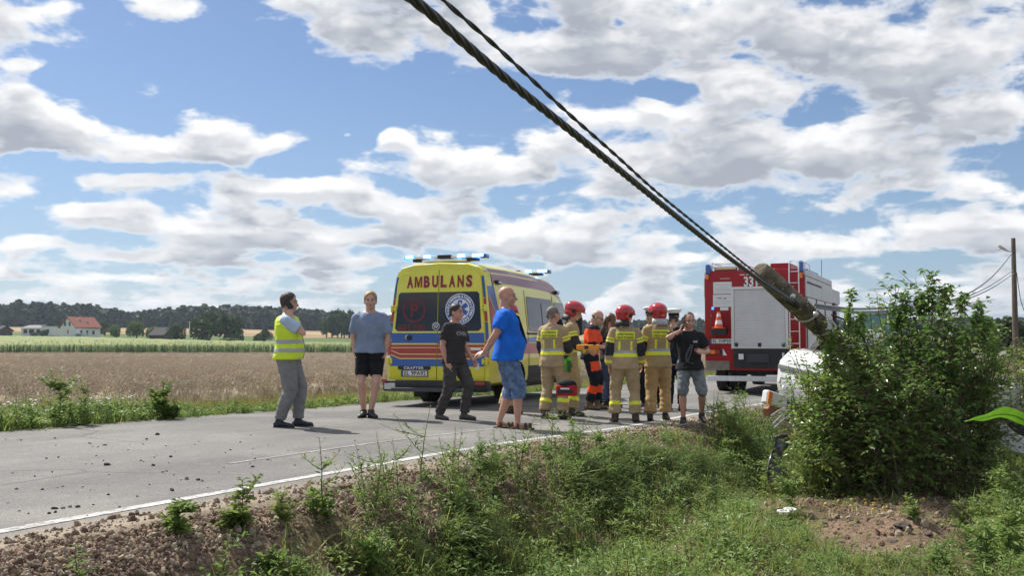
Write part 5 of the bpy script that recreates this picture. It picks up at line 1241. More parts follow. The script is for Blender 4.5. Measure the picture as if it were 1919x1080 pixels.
    # face
    for k in (1, -1):
        e = MB().ball(hp_(.031 * k, .078, .006), .0108 * hs, nu=8, nv=6).build('eye', EYEW, body, smooth='all'); MB().ball(hp_(.031 * k, .0845, .006), .0070 * hs, nu=8, nv=5).build('iris', EYED, e)
        MB().tube([hp_(.014 * k, .0905, .026), hp_(.033 * k, .088, .032), hp_(.05 * k, .074, .026)], .0048 * hs, 6).build('eyebrow', sp.get('hair', (HAIR_BR, 1))[0] or HAIR_GR, body)
    MB().ball(hp_(0, .093, -.063), (.022 * hs, .006 * hs, .006 * hs), rot=HM, nu=10, nv=6).build('mouth', LIPS, body, smooth='all')
    # hair
    hm, style = sp.get('hair', (HAIR_BR, 'short'))
    if hm is not None:
        h_ = MB()
        if style in ('short', 'crop', 'curly'):
            t_ = {'short': .012, 'crop': .005, 'curly': .02}[style]
            h_.ball(hp_(0, -.018, .038), ((.077 + t_) * hs, (.094 + t_) * hs, (.086 + t_) * hs), nu=18, nv=14, rot=HM); h_.ball(hp_(0, -.05, -.005), ((.072 + t_ * .7) * hs, (.058 + t_ * .7) * hs, (.075 + t_) * hs), nu=14, nv=10, rot=HM)
            if style == 'curly':
                rr = random.Random(4)
                for _ in range(40): v_ = rv(rr, 0, 1); h_.ball(hp_(v_.x * .082, -.018 + v_.y * .098, .04 + v_.z * .10), .02 * hs, nu=6, nv=5)
            cut = (lambda v: v.y < .070 - .05 * max(0, .04 - v.z) * 10 - max(0, .035 - v.z) * 1.3)
            vs2 = []; keep = []
            inv = HM.transposed()
            hme = remesh(h_, .009 * hs, 2, fold=.004, fscale=(60, 60, 60))
            bm = bmesh.new(); bm.from_mesh(hme)
            rec = sp.get('recede', 0.)
            bad = [f for f in bm.faces if (lambda v: v.y > .062 - rec - max(0., .05 - v.z) * (1.05 if abs(v.x) > .05 else 3.) and v.z < .098 - rec * .2 or (rec and v.y > .055 - rec))(inv @ (f.calc_center_median() - hc) / hs)]
            bmesh.ops.delete(bm, geom=bad, context='FACES'); bm.to_mesh(hme); bm.free(); finish('hair', hme, [hm], body)
        elif style == 'ring':       # bald on top, cropped round the sides
            h_.ball(hp_(0, -.028, .0), (.0795 * hs, .085 * hs, .055 * hs), nu=18, nv=10, rot=HM); hme = remesh(h_, .009 * hs, 2); inv = HM.transposed(); bm = bmesh.new(); bm.from_mesh(hme)
            bmesh.ops.delete(bm, geom=[f for f in bm.faces if (inv @ (f.calc_center_median() - hc) / hs).y > .02], context='FACES'); bm.to_mesh(hme); bm.free(); finish('hair', hme, [hm], body)
        elif style == 'long':
            rr = random.Random(9)
            h_.ball(hp_(0, -.018, .04), (.092 * hs, .108 * hs, .094 * hs), nu=18, nv=14, rot=HM)
            for i in range(26):
                a = R(rr.uniform(20, 340) - 90); p0 = hp_(.085 * math.cos(a), -.02 + .09 * math.sin(a), rr.uniform(-.02, .06)); q = p0; pts = [p0]
                if math.sin(a) > .55: continue
                for j in range(6): q = q + Vector((rr.gauss(0, .012) + .02 * math.cos(a), rr.gauss(0, .012) - .012, -.075)) * s; pts.append(q)
                for a_, b_ in zip(pts[:-1], pts[1:]): h_.capsule(a_, b_, .024 * s, .022 * s, 7)
            finish('hair', remesh(h_, .011 * hs, 1, fold=.007, fscale=(45, 45, 12)), [hm], body)
    # clothes
    tp = sp.get('top')
    TP = {}
    def clothes_top(c, nm='shirt'):
        mb = MB(); inf = c.get('loose', .018); trunk(mb, inf, c.get('hem', -.06), c.get('neckz', .515), c.get('flare', .022))
        sl = c.get('sleeve', .62)
        for k in (1, -1):
            S, E, Wr = J['sh', k], J['el', k], J['wr', k]; r_ = inf + .004
            mb.capsule(neck0 + V(.045 * k, -.01, .0), S.lerp(neck0, .2), (.036 + inf * .6) * s, (.046 + inf * .8) * s, 12)
            mb.capsule(spine(.440, .09 * k, 0), S + V(0, 0, -.006), (.058 + r_ * .8) * s, (.054 + r_ * .8) * ag)
            if sl > 0:
                P = S.lerp(E, min(sl, 1.)); mb.tube([S, S.lerp(P, .5), P], [(.056 + r_ * .8) * ag, (.056 + r_ * 1.1) * ag, (.050 + r_ * c.get('cuff', 1.6)) * ag], 14)
                if sl > 1: mb.capsule(S.lerp(E, .9), E, (.05 + r_) * ag, (.048 + r_) * ag, 12); P2 = E.lerp(Wr, sl - 1); mb.tube([E, E.lerp(P2, .5), P2], [(.046 + r_) * ag, (.046 + r_) * ag, (.036 + r_) * ag], 12)
        if c.get('collar'): mb.tube([neck0 + V(0, -.005, -.03), neck0 + V(0, .0, .045)], [.098 * s, .078 * s], 16)
        return remesh(mb, .0115 * s, 5, fold=c.get('fold', .011), fscale=c.get('fs', (7, 7, 10)), seed=int(px))
    def paint_turnout(c, n):
        best = None
        for k in (1, -1):
            t, dist = seg_t(c, J['sh', k], J['el', k]); t2, d2 = seg_t(c, J['el', k], J['wr', k])
            if d2 < dist: t, dist = 1 + t2, d2
            if best is None or dist < best[1]: best = (t, dist)
        z = (c - hip).dot((spine(.5) - hip).normalized()) / s; lx = abs((c - spine(z)).dot(Matrix.Rotation(R(sp.get('twist', 0)), 3, 'Z') @ Vector((1, 0, 0)))) / s
        if best[1] < .092 * s and (best[0] > .25 and lx > .150):
            t = best[0]
            if .34 < t < .43 or .50 < t < .59: return 1
            if .62 < t < 1.34: return 3
            if 1.62 < t < 1.80: return 1
            return 0
        if .055 < z < .115: return 1
        if .115 <= z < .165: return 2
        if .165 < z < .30 and .075 < lx < .105: return 1
        return 0
    MT = [None, YBAND, REFL, DKGREY]; NT_ = ['', 'yellow_band', 'reflective_band', 'elbow_patch']
    top_o = None
    if tp:
        me = clothes_top(tp); kind = tp['kind']
        if kind == 'turnout': top_o = finish('jacket', me, [tp['m']] + MT[1:], root, paint_turnout, NT_)
        elif kind == 'medic':
            def pm(c, n):
                z = (c - hip).dot((spine(.5) - hip).normalized()) / s; b2 = min((seg_t(c, J['sh', k], J['el', k]) for k in (1, -1)), key=lambda q: q[1]); b3 = min((seg_t(c, J['el', k], J['wr', k]) for k in (1, -1)), key=lambda q: q[1])
                if b3[1] < .075 * s and b3[1] < b2[1]: return 1 if b3[0] < .35 else 0
                if b2[1] < .085 * s and b2[0] > .8 or z > .455: return 1
                return 1 if z < .03 else 0
            top_o = finish('jacket', me, [tp['m'], NAVY], root, pm, ['', 'black_panel'])
        else: top_o = finish('shirt', me, [tp['m']], root)
        if 'collar_m' in tp: mbc = MB(); mbc.tube([neck0 + V(0, .0, .004), neck0 + V(0, .002, .022)], [.078 * s * gir ** .3, .070 * s * gir ** .3], 18); mbc.build('collar_band', tp['collar_m'], top_o, smooth=True)
    if 'vest' in sp:
        c = sp['vest']; mb = MB(); trunk(mb, .036, -.06, .50, .012)
        for k in (1, -1): mb.capsule(spine(.46, .08 * k, 0), spine(.45, .135 * k, 0), .080 * s, .066 * s)
        def pv(q, n):
            z = (q - hip).dot((spine(.5) - hip).normalized()) / s
            if .035 < z < .085 or .145 < z < .195: return 1
            return 0
        vo = finish('safety_vest', remesh(mb, .0115 * s, 5, fold=.006, seed=3), [HIVIS, REFL], root, pv, ['', 'reflective_band'])
        bv_ = BVHTree.FromPolygons([v.co for v in vo.data.vertices], [p.vertices for p in vo.data.polygons]); zp = []
        for z in np.linspace(-.05, .40, 12):
            h_ = bv_.ray_cast(spine(z, 0, .6), (spine(z, 0, -1) - spine(z, 0, .6)).normalized())
            if h_[0] is not None: zp.append(h_[0])
        if len(zp) > 2: MB().tube(zp, .006 * s, 5).build('zip', DKGREY, vo)
    if 'tabard' in sp:     # short hi-vis yoke of the police
        mb = MB(); trunk(mb, .04, .26, .50, 0)
        finish('hi_vis_yoke', remesh(mb, .013 * s, 4, fold=.004), [HIVIS], root)
    bt = sp['bottom']; mb = MB(); lo = bt.get('loose', .016); trunk(mb, .009, -.12, bt.get('waist', .05), 0)
    ln = bt.get('len', 1.93)
    for k in (1, -1):
        h, kn, an = J['hip', k], J['knee', k], J['ankle', k]; lg = sp.get('legg', 1.) * s; K = min(ln, 1.); P = h.lerp(kn, K)
        w = bt.get('width', 1.)
        mb.tube([h + V(0, 0, .02), h.lerp(kn, K * .5), P], [(.094 * gir ** .4 + lo) * lg, (.078 + lo * 1.2) * lg * w, (.060 + lo * 1.5) * lg * w], 16)
        mb.capsule(h + V(0, 0, .02), h.lerp(kn, .3), (.094 * gir ** .4 + lo) * lg, (.082 + lo) * lg, 14)
        if ln > 1:
            mb.capsule(h.lerp(kn, .9), kn, (.058 + lo) * lg, (.060 + lo) * lg, 14); P2 = kn.lerp(an, ln - 1); cf = kn.lerp(P2, .4) + Vector((0, -.01 * s, 0))
            mb.tube([kn, cf, P2], [(.058 + lo * 1.1) * lg * w, (.060 + lo) * lg * w, (.046 + lo * bt.get('cuff', 1.2)) * lg * w], 16)
    def paint_leg(c, n):
        best = min((min(((seg_t(c, J['hip', k], J['knee', k])), (lambda q: (1 + q[0], q[1]))(seg_t(c, J['knee', k], J['ankle', k]))), key=lambda q: q[1]) for k in (1, -1)), key=lambda q: q[1])
        t = best[0]
        if bt.get('band') and 1.46 < t < 1.60: return 1
        if bt.get('panel') == 'medic':
            if .25 < t < .62 and n.y * math.cos(0) + abs(n.x) * .3 > .35: return 2
            if 1.18 < t < 1.5: return 2
        return 0
    me = remesh(mb, .0115 * s, 4, fold=bt.get('fold', .008), fscale=bt.get('fs', (7, 7, 19)), seed=int(px) + 5)
    pants = finish(bt.get('name', 'trousers'), me, [bt['m'], YBAND, bt.get('m2', YBAND)], root, paint_leg if (bt.get('band') or bt.get('panel')) else None, ['', 'yellow_band', 'orange_panel'])
    # shoes, each foot its own
    so_ = sp.get('shoes', {'m': BOOT}); 
    for k in (1, -1):
        an, to = J['ankle', k], J['toe', k]; fw = (to - an); fw.z = 0; fw.normalize(); tz = to.z - an.z
        up_ = (Vector((0, 0, 1)) + fw * sp.get('heel', {}).get(k, 0.)).normalized() if True else 0
        kd = so_.get('kind', 'shoe'); base = an.copy(); fwd = (to - an + V(0, 0, .055)).normalized(); dn = fwd.cross(fwd.cross(Vector((0, 0, 1)))).normalized(); dn = dn if dn.z < 0 else -dn
        mb = MB(); wi = 1.18 if kd == 'boot' else 1.0
        if kd != 'sandal':
            mb.capsule(base + fwd * -.035 * s + dn * .040 * s, base + fwd * .03 * s + dn * .035 * s, .044 * s * wi, .047 * s * wi, 12, ref=dn, flat=.9); mb.capsule(base + fwd * .02 * s + dn * .038 * s, base + fwd * .165 * s + dn * .058 * s, .047 * s * wi, .036 * s * wi, 12, ref=dn, flat=.78)
            mb.tube([base + dn * .02 * s, base - dn * (.11 if kd == 'boot' else .03) * s], [.050 * s * wi, (.052 if kd == 'boot' else .047) * s], 12)
            sh_o = finish('boot' if kd == 'boot' else 'shoe', remesh(mb, .009 * s, 3, fold=.002, fscale=(30, 30, 30)), [so_['m']], root)
        sm = MB(); pts_ = []
        for i in range(16):
            a = 2 * math.pi * i / 16; q = math.cos(a); pts_.append((fwd * (.062 + .145 * q) + fwd.cross(dn) * (.048 if q < 0 else .050) * math.sin(a) * wi) * s)
        sm.loft([[base + p_ + dn * z_ * s for p_ in pts_] for z_ in (.068, .086)])
        if kd == 'sandal':
            so2 = sm.build('sandal', so_['m'], root); 
            for yy, r_ in ((.0, .05), (.10, .046), (.15, .042)): MB().tube([base + (fwd * yy + fwd.cross(dn) * r_ * math.cos(a) * 1.05) * s + dn * (.07 - .055 * math.sin(a)) * s for a in np.linspace(0, math.pi, 9)], .009 * s, 6, ref=fwd, flat=2.2).build('strap', so_['m'], so2)
        else: sm.build('sole', so_.get('sole', BOOT), sh_o)
    # headgear
    hg = sp.get('helmet')
    if hg is not None:
        mb = MB(); mb.ball(hp_(0, -.015, .055), (.130 * hs, .160 * hs, .118 * hs), nu=22, nv=14, rot=HM); mb.ball(hp_(0, -.055, -.005), (.112 * hs, .105 * hs, .10 * hs), nu=18, nv=10, rot=HM)
        mb.capsule(hp_(0, .09, .105), hp_(0, -.12, .12), .020 * hs, .022 * hs, 10, ref=(0, 0, 1))
        hme = remesh(mb, .010 * hs, 3); inv = HM.transposed(); bm = bmesh.new(); bm.from_mesh(hme)
        bmesh.ops.delete(bm, geom=[f for f in bm.faces if (lambda v: (v.y > .03 and v.z < .028) or (v.z < -.075))(inv @ (f.calc_center_median() - hc) / hs)], context='FACES'); bm.to_mesh(hme); bm.free()
        ho = finish('helmet', hme, [REDH], root); md = ho.modifiers.new('shell', 'SOLIDIFY'); md.thickness = .012
        # brim over the brow, visor edge, neck guard, side disc
        br = MB(); n = 15; ou = [hp_(.128 * math.sin(a), -.015 + .182 * math.cos(a), .030) for a in np.linspace(-1.35, 1.35, n)]; ii = [hp_(.118 * math.sin(a), -.015 + .145 * math.cos(a), .050) for a in np.linspace(-1.35, 1.35, n)]
        br.add(ou + ii, [(i, i + 1, n + i + 1, n + i) for i in range(n - 1)]); bo_ = br.build('brim', REDH, ho, smooth='all'); md = bo_.modifiers.new('d', 'SOLIDIFY'); md.thickness = .008
        ng = MB(); ou = [hp_(.118 * math.sin(a), -.04 - .115 * math.cos(a), -.06) for a in np.linspace(-1.5, 1.5, n)]; ii = [hp_(.135 * math.sin(a), -.045 - .125 * math.cos(a), -.15) for a in np.linspace(-1.5, 1.5, n)]
        ng.add(ou + ii, [(i, i + 1, n + i + 1, n + i) for i in range(n - 1)]); no_ = ng.build('neck_guard', M('neck_guard_' + hg.get('guard', 'black'), (.02, .02, .022) if hg.get('guard', 'black') == 'black' else (.42, .43, .45), .6), ho, smooth='all'); md = no_.modifiers.new('d', 'SOLIDIFY'); md.thickness = .006
        for k in (1, -1): MB().ball(hp_(.118 * k, -.02, .02), (.016 * hs, .035 * hs, .035 * hs), rot=HM, nu=10, nv=8).build('visor_hinge', BLACKP, ho, smooth='all')
        MB().ball(hp_(0, .128, .085), (.026 * hs, .012 * hs, .03 * hs), rot=HM, nu=10, nv=6).build('front_badge', STEEL, ho, smooth='all')
    if sp.get('cap'):
        mb = MB(); prof_ = [(.086, .045), (.090, .062), (.088, .10), (.125, .125), (.135, .15), (.10, .165), (.02, .172)]
        mb.loft([[hp_(r_ * math.cos(a), -.012 + r_ * 1.15 * math.sin(a), z_) for a in (2 * math.pi * i / 24 for i in range(24))] for r_, z_ in prof_]); co_ = mb.build('cap', M('white_cap_cloth', (.78, .78, .77), .7), root, smooth='all')
        mb = MB(); mb.loft([[hp_(.0905 * math.cos(a), -.012 + .0905 * 1.15 * math.sin(a), z_) for a in (2 * math.pi * i / 24 for i in range(24))] for z_ in (.048, .092)], cap=False); b2_ = mb.build('cap_band', NAVY, co_)
        pk = MB(); n = 11; ii = [hp_(.088 * math.sin(a), -.012 + .10 * math.cos(a), .05) for a in np.linspace(-1.1, 1.1, n)]; ou = [hp_(.092 * math.sin(a), .0 + .15 * math.cos(a), .028) for a in np.linspace(-1.1, 1.1, n)]
        pk.add(ii + ou, [(i, i + 1, n + i + 1, n + i) for i in range(n - 1)]); po = pk.build('cap_peak', BOOT, co_); md = po.modifiers.new('d', 'SOLIDIFY'); md.thickness = .006
    if sp.get('glasses'):
        gl = MB()
        for k in (1, -1): gl.tube([hp_(.032 * k + .022 * math.cos(a), .094, .005 + .017 * math.sin(a)) for a in np.linspace(0, 2 * math.pi, 12)], .0025, 5); gl.tube([hp_(.054 * k, .092, .01), hp_(.08 * k, .0, .01)], .0025, 5)
        gl.build('glasses', BLACKP, body)
    bpy.context.view_layer.update()
    root_info = dict(root=root, J=J, s=s, spine=spine, hp=hp_, top=top_o, body=body, HM=HM, pants=pants, hip=hip)
    return root_info
def on_cloth(P, part, body_, origin, right, up, size, m_, name, width=None, bold=.0, backing=None):
    """print laid on a garment: letters dropped onto the cloth along the line of sight of the print"""
    o = P[part]; me = o.data; bvh = BVHTree.FromPolygons([v.co for v in me.vertices], [p.vertices for p in me.polygons])
    r = Vector(right).normalized(); u = Vector(up).normalized(); n = r.cross(u)
    def drop(x, y, off):
        q = origin + r * x + u * y + n * .35; h = bvh.ray_cast(q, -n, .7); return (h[0] + n * off) if h[0] is not None else origin + r * x + u * y + n * off
    par = o
    if backing:
        w, h_, bm_ = backing; mb = MB(); nx, ny = 14, 8
        mb.add([drop((i / nx - .5) * w, (j / ny - .5) * h_, .007) for j in range(ny + 1) for i in range(nx + 1)], [(j * (nx + 1) + i, j * (nx + 1) + i + 1, (j + 1) * (nx + 1) + i + 1, (j + 1) * (nx + 1) + i) for j in range(ny) for i in range(nx)]); mb.build('name_patch', bm_, o, fixn=False)
    mb = MB()
    for ln_, dy in body_:
        vs, fs = text_mesh(ln_, size, bold)
        k = width / (max(v[0] for v in vs) * 2) if width else 1
        mb.add([drop(x * k, y + dy, .011) for x, y in vs], fs)
    return mb.build(name, m_, o, fixn=False)

HANG = {'u': (.13, .03, -1), 'f': (.04, .16, -1)}
TURN = dict(kind='turnout', m=TAN, sleeve=1.96, loose=.024, hem=-.13, flare=.02, collar=1, fold=.008, cuff=1.2)
TROU = dict(m=TAN, loose=.020, len=1.90, band=1, cuff=2.3, width=1.08, fold=.010)
FBOOT = dict(m=M('worn_fire_boot', (.035, .025, .02), .55, rgb2=(.10, .07, .05), vscale=12), kind='boot')
# 1 man in the yellow vest, phone at the ear
P1 = person(537, 801, 548, (1, .06), 'man in a yellow safety vest and grey jeans talking on a phone at the left', dict(
    feet={1: (.10, -.08, 0, 8), -1: (-.10, .13, 0, -6)}, girth=1.26, belly=.06, legg=1.2, lean=-1, head=(-8, -3), hair=(HAIR_BR, 'short'),
    arms={1: {'ear': ((.145, .085, -.185), (.25, .25, -1)), 'h': (-.20, -.40, 1), 'n': (-1, .1, .1), 'pose': 'hold'}, -1: {'u': (.12, .0, -1), 'f': (-.05, .12, -1)}},
    top=dict(kind='tshirt', m=cloth('pale_blue_tee', (.42, .53, .66)), sleeve=.74, loose=.022, hem=-.05, cuff=1.4), vest={}, bottom=dict(m=cloth('grey_jeans', (.20, .20, .20)), loose=.014, len=1.95, fold=.009, name='jeans', cuff=1.0), shoes=dict(m=M('navy_sneaker', (.018, .022, .04), .6), sole=M('dark_sole', (.03, .03, .04), .7))))
# 2 man in the grey blue tee, hands in the pockets
P2 = person(694, 783, 546, (.04, -1), 'blond man in a grey blue tee and black shorts with hands in pockets', dict(
    feet={1: (.09, .03, 0, 12), -1: (-.02, .10, 0, -28)}, shift=(.01, 0), girth=1.16, legg=1.02, neck=.064, head=(4, 0), hair=(HAIR_BL, 'short'),
    arms={1: {'u': (.19, -.08, -1), 'f': (-.16, .20, -1), 'n': (-1, 0, 0)}, -1: {'u': (.19, -.08, -1), 'f': (-.16, .20, -1), 'n': (-1, 0, 0)}}, armg=1.1,
    top=dict(kind='tshirt', m=cloth('grey_blue_tee', (.205, .255, .365)), sleeve=.78, loose=.018, hem=-.045, collar_m=NAVY, cuff=1.2), bottom=dict(m=cloth('black_shorts', (.012, .012, .015)), loose=.020, len=.80, name='shorts', cuff=1.3, width=1.0, fold=.008), shoes=dict(m=BOOT)))
# 3 man in the dark tee
P3 = person(846, 787, 566, (.80, -.60), 'dark haired man in a charcoal tee and dark trousers behind the ambulance', dict(
    feet={1: (.12, -.14, 0, 6), -1: (-.12, .14, 0, -14)}, shift=(.0, .05), lean=-2, side=-4, head=(12, -3), hair=(HAIR_DK, 'crop'), skin=SKIN_R,
    arms={1: {'u': (.22, -.16, -1), 'f': (-.02, .30, -1), 'n': (-1, 0, 0)}, -1: {'u': (.16, .10, -1), 'f': (.04, .62, -.8), 'pose': 'grip'}},
    top=dict(kind='tshirt', m=cloth('charcoal_tee', (.040, .036, .036)), sleeve=.70, loose=.024, hem=-.09, cuff=1.3, flare=.03), bottom=dict(m=cloth('dark_grey_trousers', (.066, .060, .058)), loose=.022, len=1.94, fold=.014, cuff=1.1), shoes=dict(m=M('grey_sneaker', (.06, .06, .062), .6))))
# 4 bald man in the blue tee, hands behind his back
P4 = person(948, 804, 535, (1, .03), 'bald man in a bright blue tee and denim capris with hands behind his back', dict(
    feet={1: (.09, .14, 0, 6), -1: (-.09, -.07, 0, -8)}, girth=1.3, belly=.10, legg=1.02, neck=.066, lean=-1, head=(-6, -2), hair=(None, ''), skin=SKIN_R, armg=1.12,
    arms={1: {'u': (.20, -.52, -1), 'f': (-.42, -.50, -.75), 'h': (-.1, -.8, -.3), 'n': (-.3, .2, -1), 'pose': 'relaxed'}, -1: {'u': (.20, -.50, -1), 'f': (-.6, -.42, -.75), 'pose': 'grip'}},
    top=dict(kind='tshirt', m=cloth('bright_blue_tee', (.012, .135, .62)), sleeve=.70, loose=.020, hem=-.10, cuff=1.4, collar_m=NAVY, flare=.03), bottom=dict(m=M('denim', (.13, .21, .36), .85, rgb2=(.055, .10, .20), vscale=14, bump=.2, bscale=150), loose=.020, len=1.32, fold=.012, name='capris', cuff=1.6, width=1.08, fs=(9, 9, 15)), shoes=dict(m=M('brown_sandal', (.07, .03, .02), .7), kind='sandal')))
# 5 helmeted firefighter behind the bald man
P5 = person(950, 775, 555, (1, .35), 'firefighter in a red helmet half hidden behind the man in the blue tee', dict(helmet={}, hair=(None, ''), arms={1: HANG, -1: HANG}, head=(10, -8), top=TURN, bottom=TROU, shoes=FBOOT), H=1.80)
# 6 bare headed firefighter, back turned
P6 = person(1036, 786, 570, (.52, .85), 'bare headed grey haired firefighter in tan turnout gear with green gloves at the hip', dict(
    feet={1: (.13, .06, 0, 14), -1: (-.13, -.04, 0, -12)}, girth=1.08, head=(-28, 2), hair=(HAIR_GR, 'crop'), neck=.062, skin=SKIN_R, arms={1: {'u': (.16, .30, -1), 'f': (-.30, .9, -.30), 'pose': 'hold'}, -1: {'u': (.14, .1, -1), 'f': (.0, .5, -.9)}}, top=TURN, bottom=TROU, shoes=FBOOT), H=1.76)
# 7 helmeted firefighter beside him
P7 = person(1066, 779, 565, (.88, -.10), 'firefighter in a red helmet behind the bare headed firefighter', dict(helmet={}, hair=(None, ''), lean=5, head=(0, -14), feet={1: (.12, .05, 0, 6), -1: (-.12, -.05, 0, -6)},
    arms={1: {'u': (.18, .25, -1), 'f': (-.05, .85, -.35), 'pose': 'grip'}, -1: {'u': (.14, .2, -1), 'f': (0, .8, -.4), 'pose': 'grip'}}, top=TURN, bottom=TROU, shoes=FBOOT), H=1.84)
# 8 paramedic looking down
MED = cloth('orange_red_medic_cloth', (.80, .085, .025), rough=.6)
P8 = person(1106, 768, 585, (.96, -.25), 'paramedic with glasses in an orange red and black suit looking down', dict(glasses=1, lean=7, head=(0, -26), hair=(HAIR_GR, 'ring'), feet={1: (.11, .0, 0, 8), -1: (-.10, .10, 0, -6)},
    arms={1: {'u': (.14, .12, -1), 'f': (-.12, .95, -.12), 'pose': 'hold'}, -1: {'u': (.14, .3, -1), 'f': (-.3, .95, .0), 'pose': 'hold'}},
    top=dict(kind='medic', m=MED, sleeve=1.2, loose=.026, hem=-.08, fold=.007, cuff=1.1), bottom=dict(m=NAVY, m2=MED, panel='medic', loose=.020, len=1.82, fold=.010, cuff=2.2), shoes=dict(m=M('brown_boot', (.16, .115, .075), .8, var=.3), kind='boot')), H=1.80)
# 9 woman with long brown hair
P9 = person(1143, 764, 581, (.55, .83), 'woman with long wavy brown hair in dark clothes behind the firefighters', dict(hair=(HAIR_LG, 'long'), girth=.95, lean=3, head=(10, -8), arms={1: HANG, -1: HANG}, top=dict(kind='tshirt', m=cloth('dark_top', (.03, .028, .032)), sleeve=.9, loose=.02, hem=-.08),
    bottom=dict(m=cloth('blue_jeans', (.06, .09, .16)), loose=.014, len=1.92, name='jeans'), shoes=dict(m=BOOT)), H=1.74)
# 10 firefighter seen from behind
P10 = person(1172, 792, 577, (.05, 1), 'helmeted firefighter seen squarely from behind with a yellow patch on the back', dict(helmet={}, hair=(None, ''), girth=1.05, head=(-48, -2), feet={1: (.155, .0, 0, 12), -1: (-.155, .02, 0, -12)},
    arms={1: {'u': (.24, .10, -1), 'f': (.10, .42, -.9), 'pose': 'relaxed'}, -1: {'u': (.22, .0, -1), 'f': (.04, .14, -1), 'pose': 'relaxed'}}, top=TURN, bottom=TROU, shoes=FBOOT))
# 11 policeman in a white cap
P11 = person(1221, 764, 577, (-.25, -1), 'police officer in a white cap and dark uniform between two helmeted firefighters', dict(cap=1, hair=(HAIR_BR, 'crop'), tabard=1, head=(-10, 4), arms={1: {'u': (.14, .1, -1), 'f': (-.2, .7, -.6)}, -1: {'u': (.14, .1, -1), 'f': (-.2, .7, -.6)}}, feet={1: (.14, .0, 0, 12), -1: (-.14, .02, 0, -12)},
    top=dict(kind='tshirt', m=NAVY, sleeve=1.9, loose=.026, hem=-.08, cuff=1.), bottom=dict(m=NAVY, loose=.02, len=1.92), shoes=dict(m=BOOT, sole=M('pale_sole', (.5, .5, .48), .7))), H=1.84)
# 12 firefighter with folded arms
TURN2 = dict(TURN, m=cloth('tan_orange_turnout_cloth', (.40, .29, .155)))
P12 = person(1234, 789, 573, (-.30, .95), 'helmeted firefighter with arms folded beside the man on the phone', dict(helmet={'guard': 'grey'}, hair=(None, ''), girth=1.06, lean=-1, head=(10, 2), feet={1: (.14, .05, 0, 40), -1: (-.15, -.02, 0, 30)},
    arms={1: {'u': (.14, .35, -1), 'f': (-.75, .6, .12), 'pose': 'hold'}, -1: {'u': (.26, .25, -1), 'f': (-.7, .7, .18), 'pose': 'hold'}}, top=TURN2, bottom=dict(TROU, m=TAN2, band=0), shoes=dict(m=BOOT, kind='shoe', sole=BOOT)))
# 13 man on the phone, walking
P13 = person(1292, 797, 585, (-.12, -1), 'man in a black polo and grey denim shorts walking and talking on a phone', dict(lean=4, side=2, head=(14, -9), hair=(HAIR_DK, 'crop'), recede=.03, skin=SKIN_R, neck=.06,
    feet={1: (.10, .12, 0, 12), -1: (-.20, -.10, .055, -14)}, shift=(-.015, .02), toedrop={-1: .06},
    arms={1: {'ear': ((.145, .045, -.150), (1, .05, -.8)), 'h': (-.22, -.22, 1), 'n': (-1, -.1, .1), 'pose': 'hold'}, -1: {'u': (.42, -.02, -.85), 'f': (-.28, .96, -.06), 'h': (-.75, .62, .10), 'n': (0, -.7, -.5), 'pose': 'open'}},
    top=dict(kind='polo', m=cloth('black_polo', (.020, .019, .022)), sleeve=.74, loose=.024, hem=-.09, cuff=1.3, flare=.05), bottom=dict(m=M('grey_denim', (.20, .22, .24), .85, rgb2=(.10, .115, .135), vscale=9, bump=.2, bscale=150), loose=.020, len=1.05, name='shorts', fold=.009, cuff=1.3, width=1.0), shoes=dict(m=M('dark_sneaker', (.03, .03, .033), .6), sole=M('pale_sole', (.5, .5, .48), .7))))
# 14 officer in dark clothes behind him
P14 = person(1264, 771, 588, (.35, .94), 'person in dark uniform trousers half hidden behind the man on the phone', dict(cap=1, hair=(HAIR_DK, 'crop'), arms={1: HANG, -1: HANG}, feet={1: (.12, .0, 0, 10), -1: (-.10, .05, 0, -6)}, top=dict(kind='tshirt', m=NAVY, sleeve=1.9, loose=.024, hem=-.08, cuff=1.), bottom=dict(m=NAVY, loose=.018, len=1.92), shoes=dict(m=BOOT)), H=1.78)
# ---- prints on the clothes
def back_patch(P, lines, w=.29, h=.115, z=.385):
    sp_ = P['spine']; o = sp_(z, 0, -.2); r = (sp_(z, 1, 0) - sp_(z, 0, 0)).normalized() * -1; u = (sp_(z + .1) - sp_(z)).normalized()
    on_cloth(P, 'top', [(t, dy * P['s']) for t, dy in lines], o, -r, u, .048 * P['s'], INK, 'back_lettering', w * .90 * P['s'], .001, (w * P['s'], h * P['s'], YBAND))
for P in (P6, P10, P12, P7): back_patch(P, [('PAŃSTWOWA', .026), ('STRAŻ POŻARNA', -.026)])
sp_ = P3['spine']; on_cloth(P3, 'top', [('OVRN', 0)], sp_(.36, 0, .25), -(sp_(.36, 1, 0) - sp_(.36, 0, 0)), sp_(.46) - sp_(.36), .085, M('grey_print_ink', (.26, .26, .26), .7), 'chest_lettering', .24, .004)
sp_ = P13['spine']; on_cloth(P13, 'top', [('EMS', 0)], sp_(.35, -.09, .25), -(sp_(.36, 1, 0) - sp_(.36, 0, 0)), sp_(.46) - sp_(.36), .035, M('pale_print_ink', (.55, .55, .55), .7), 'chest_lettering', .065, .002)
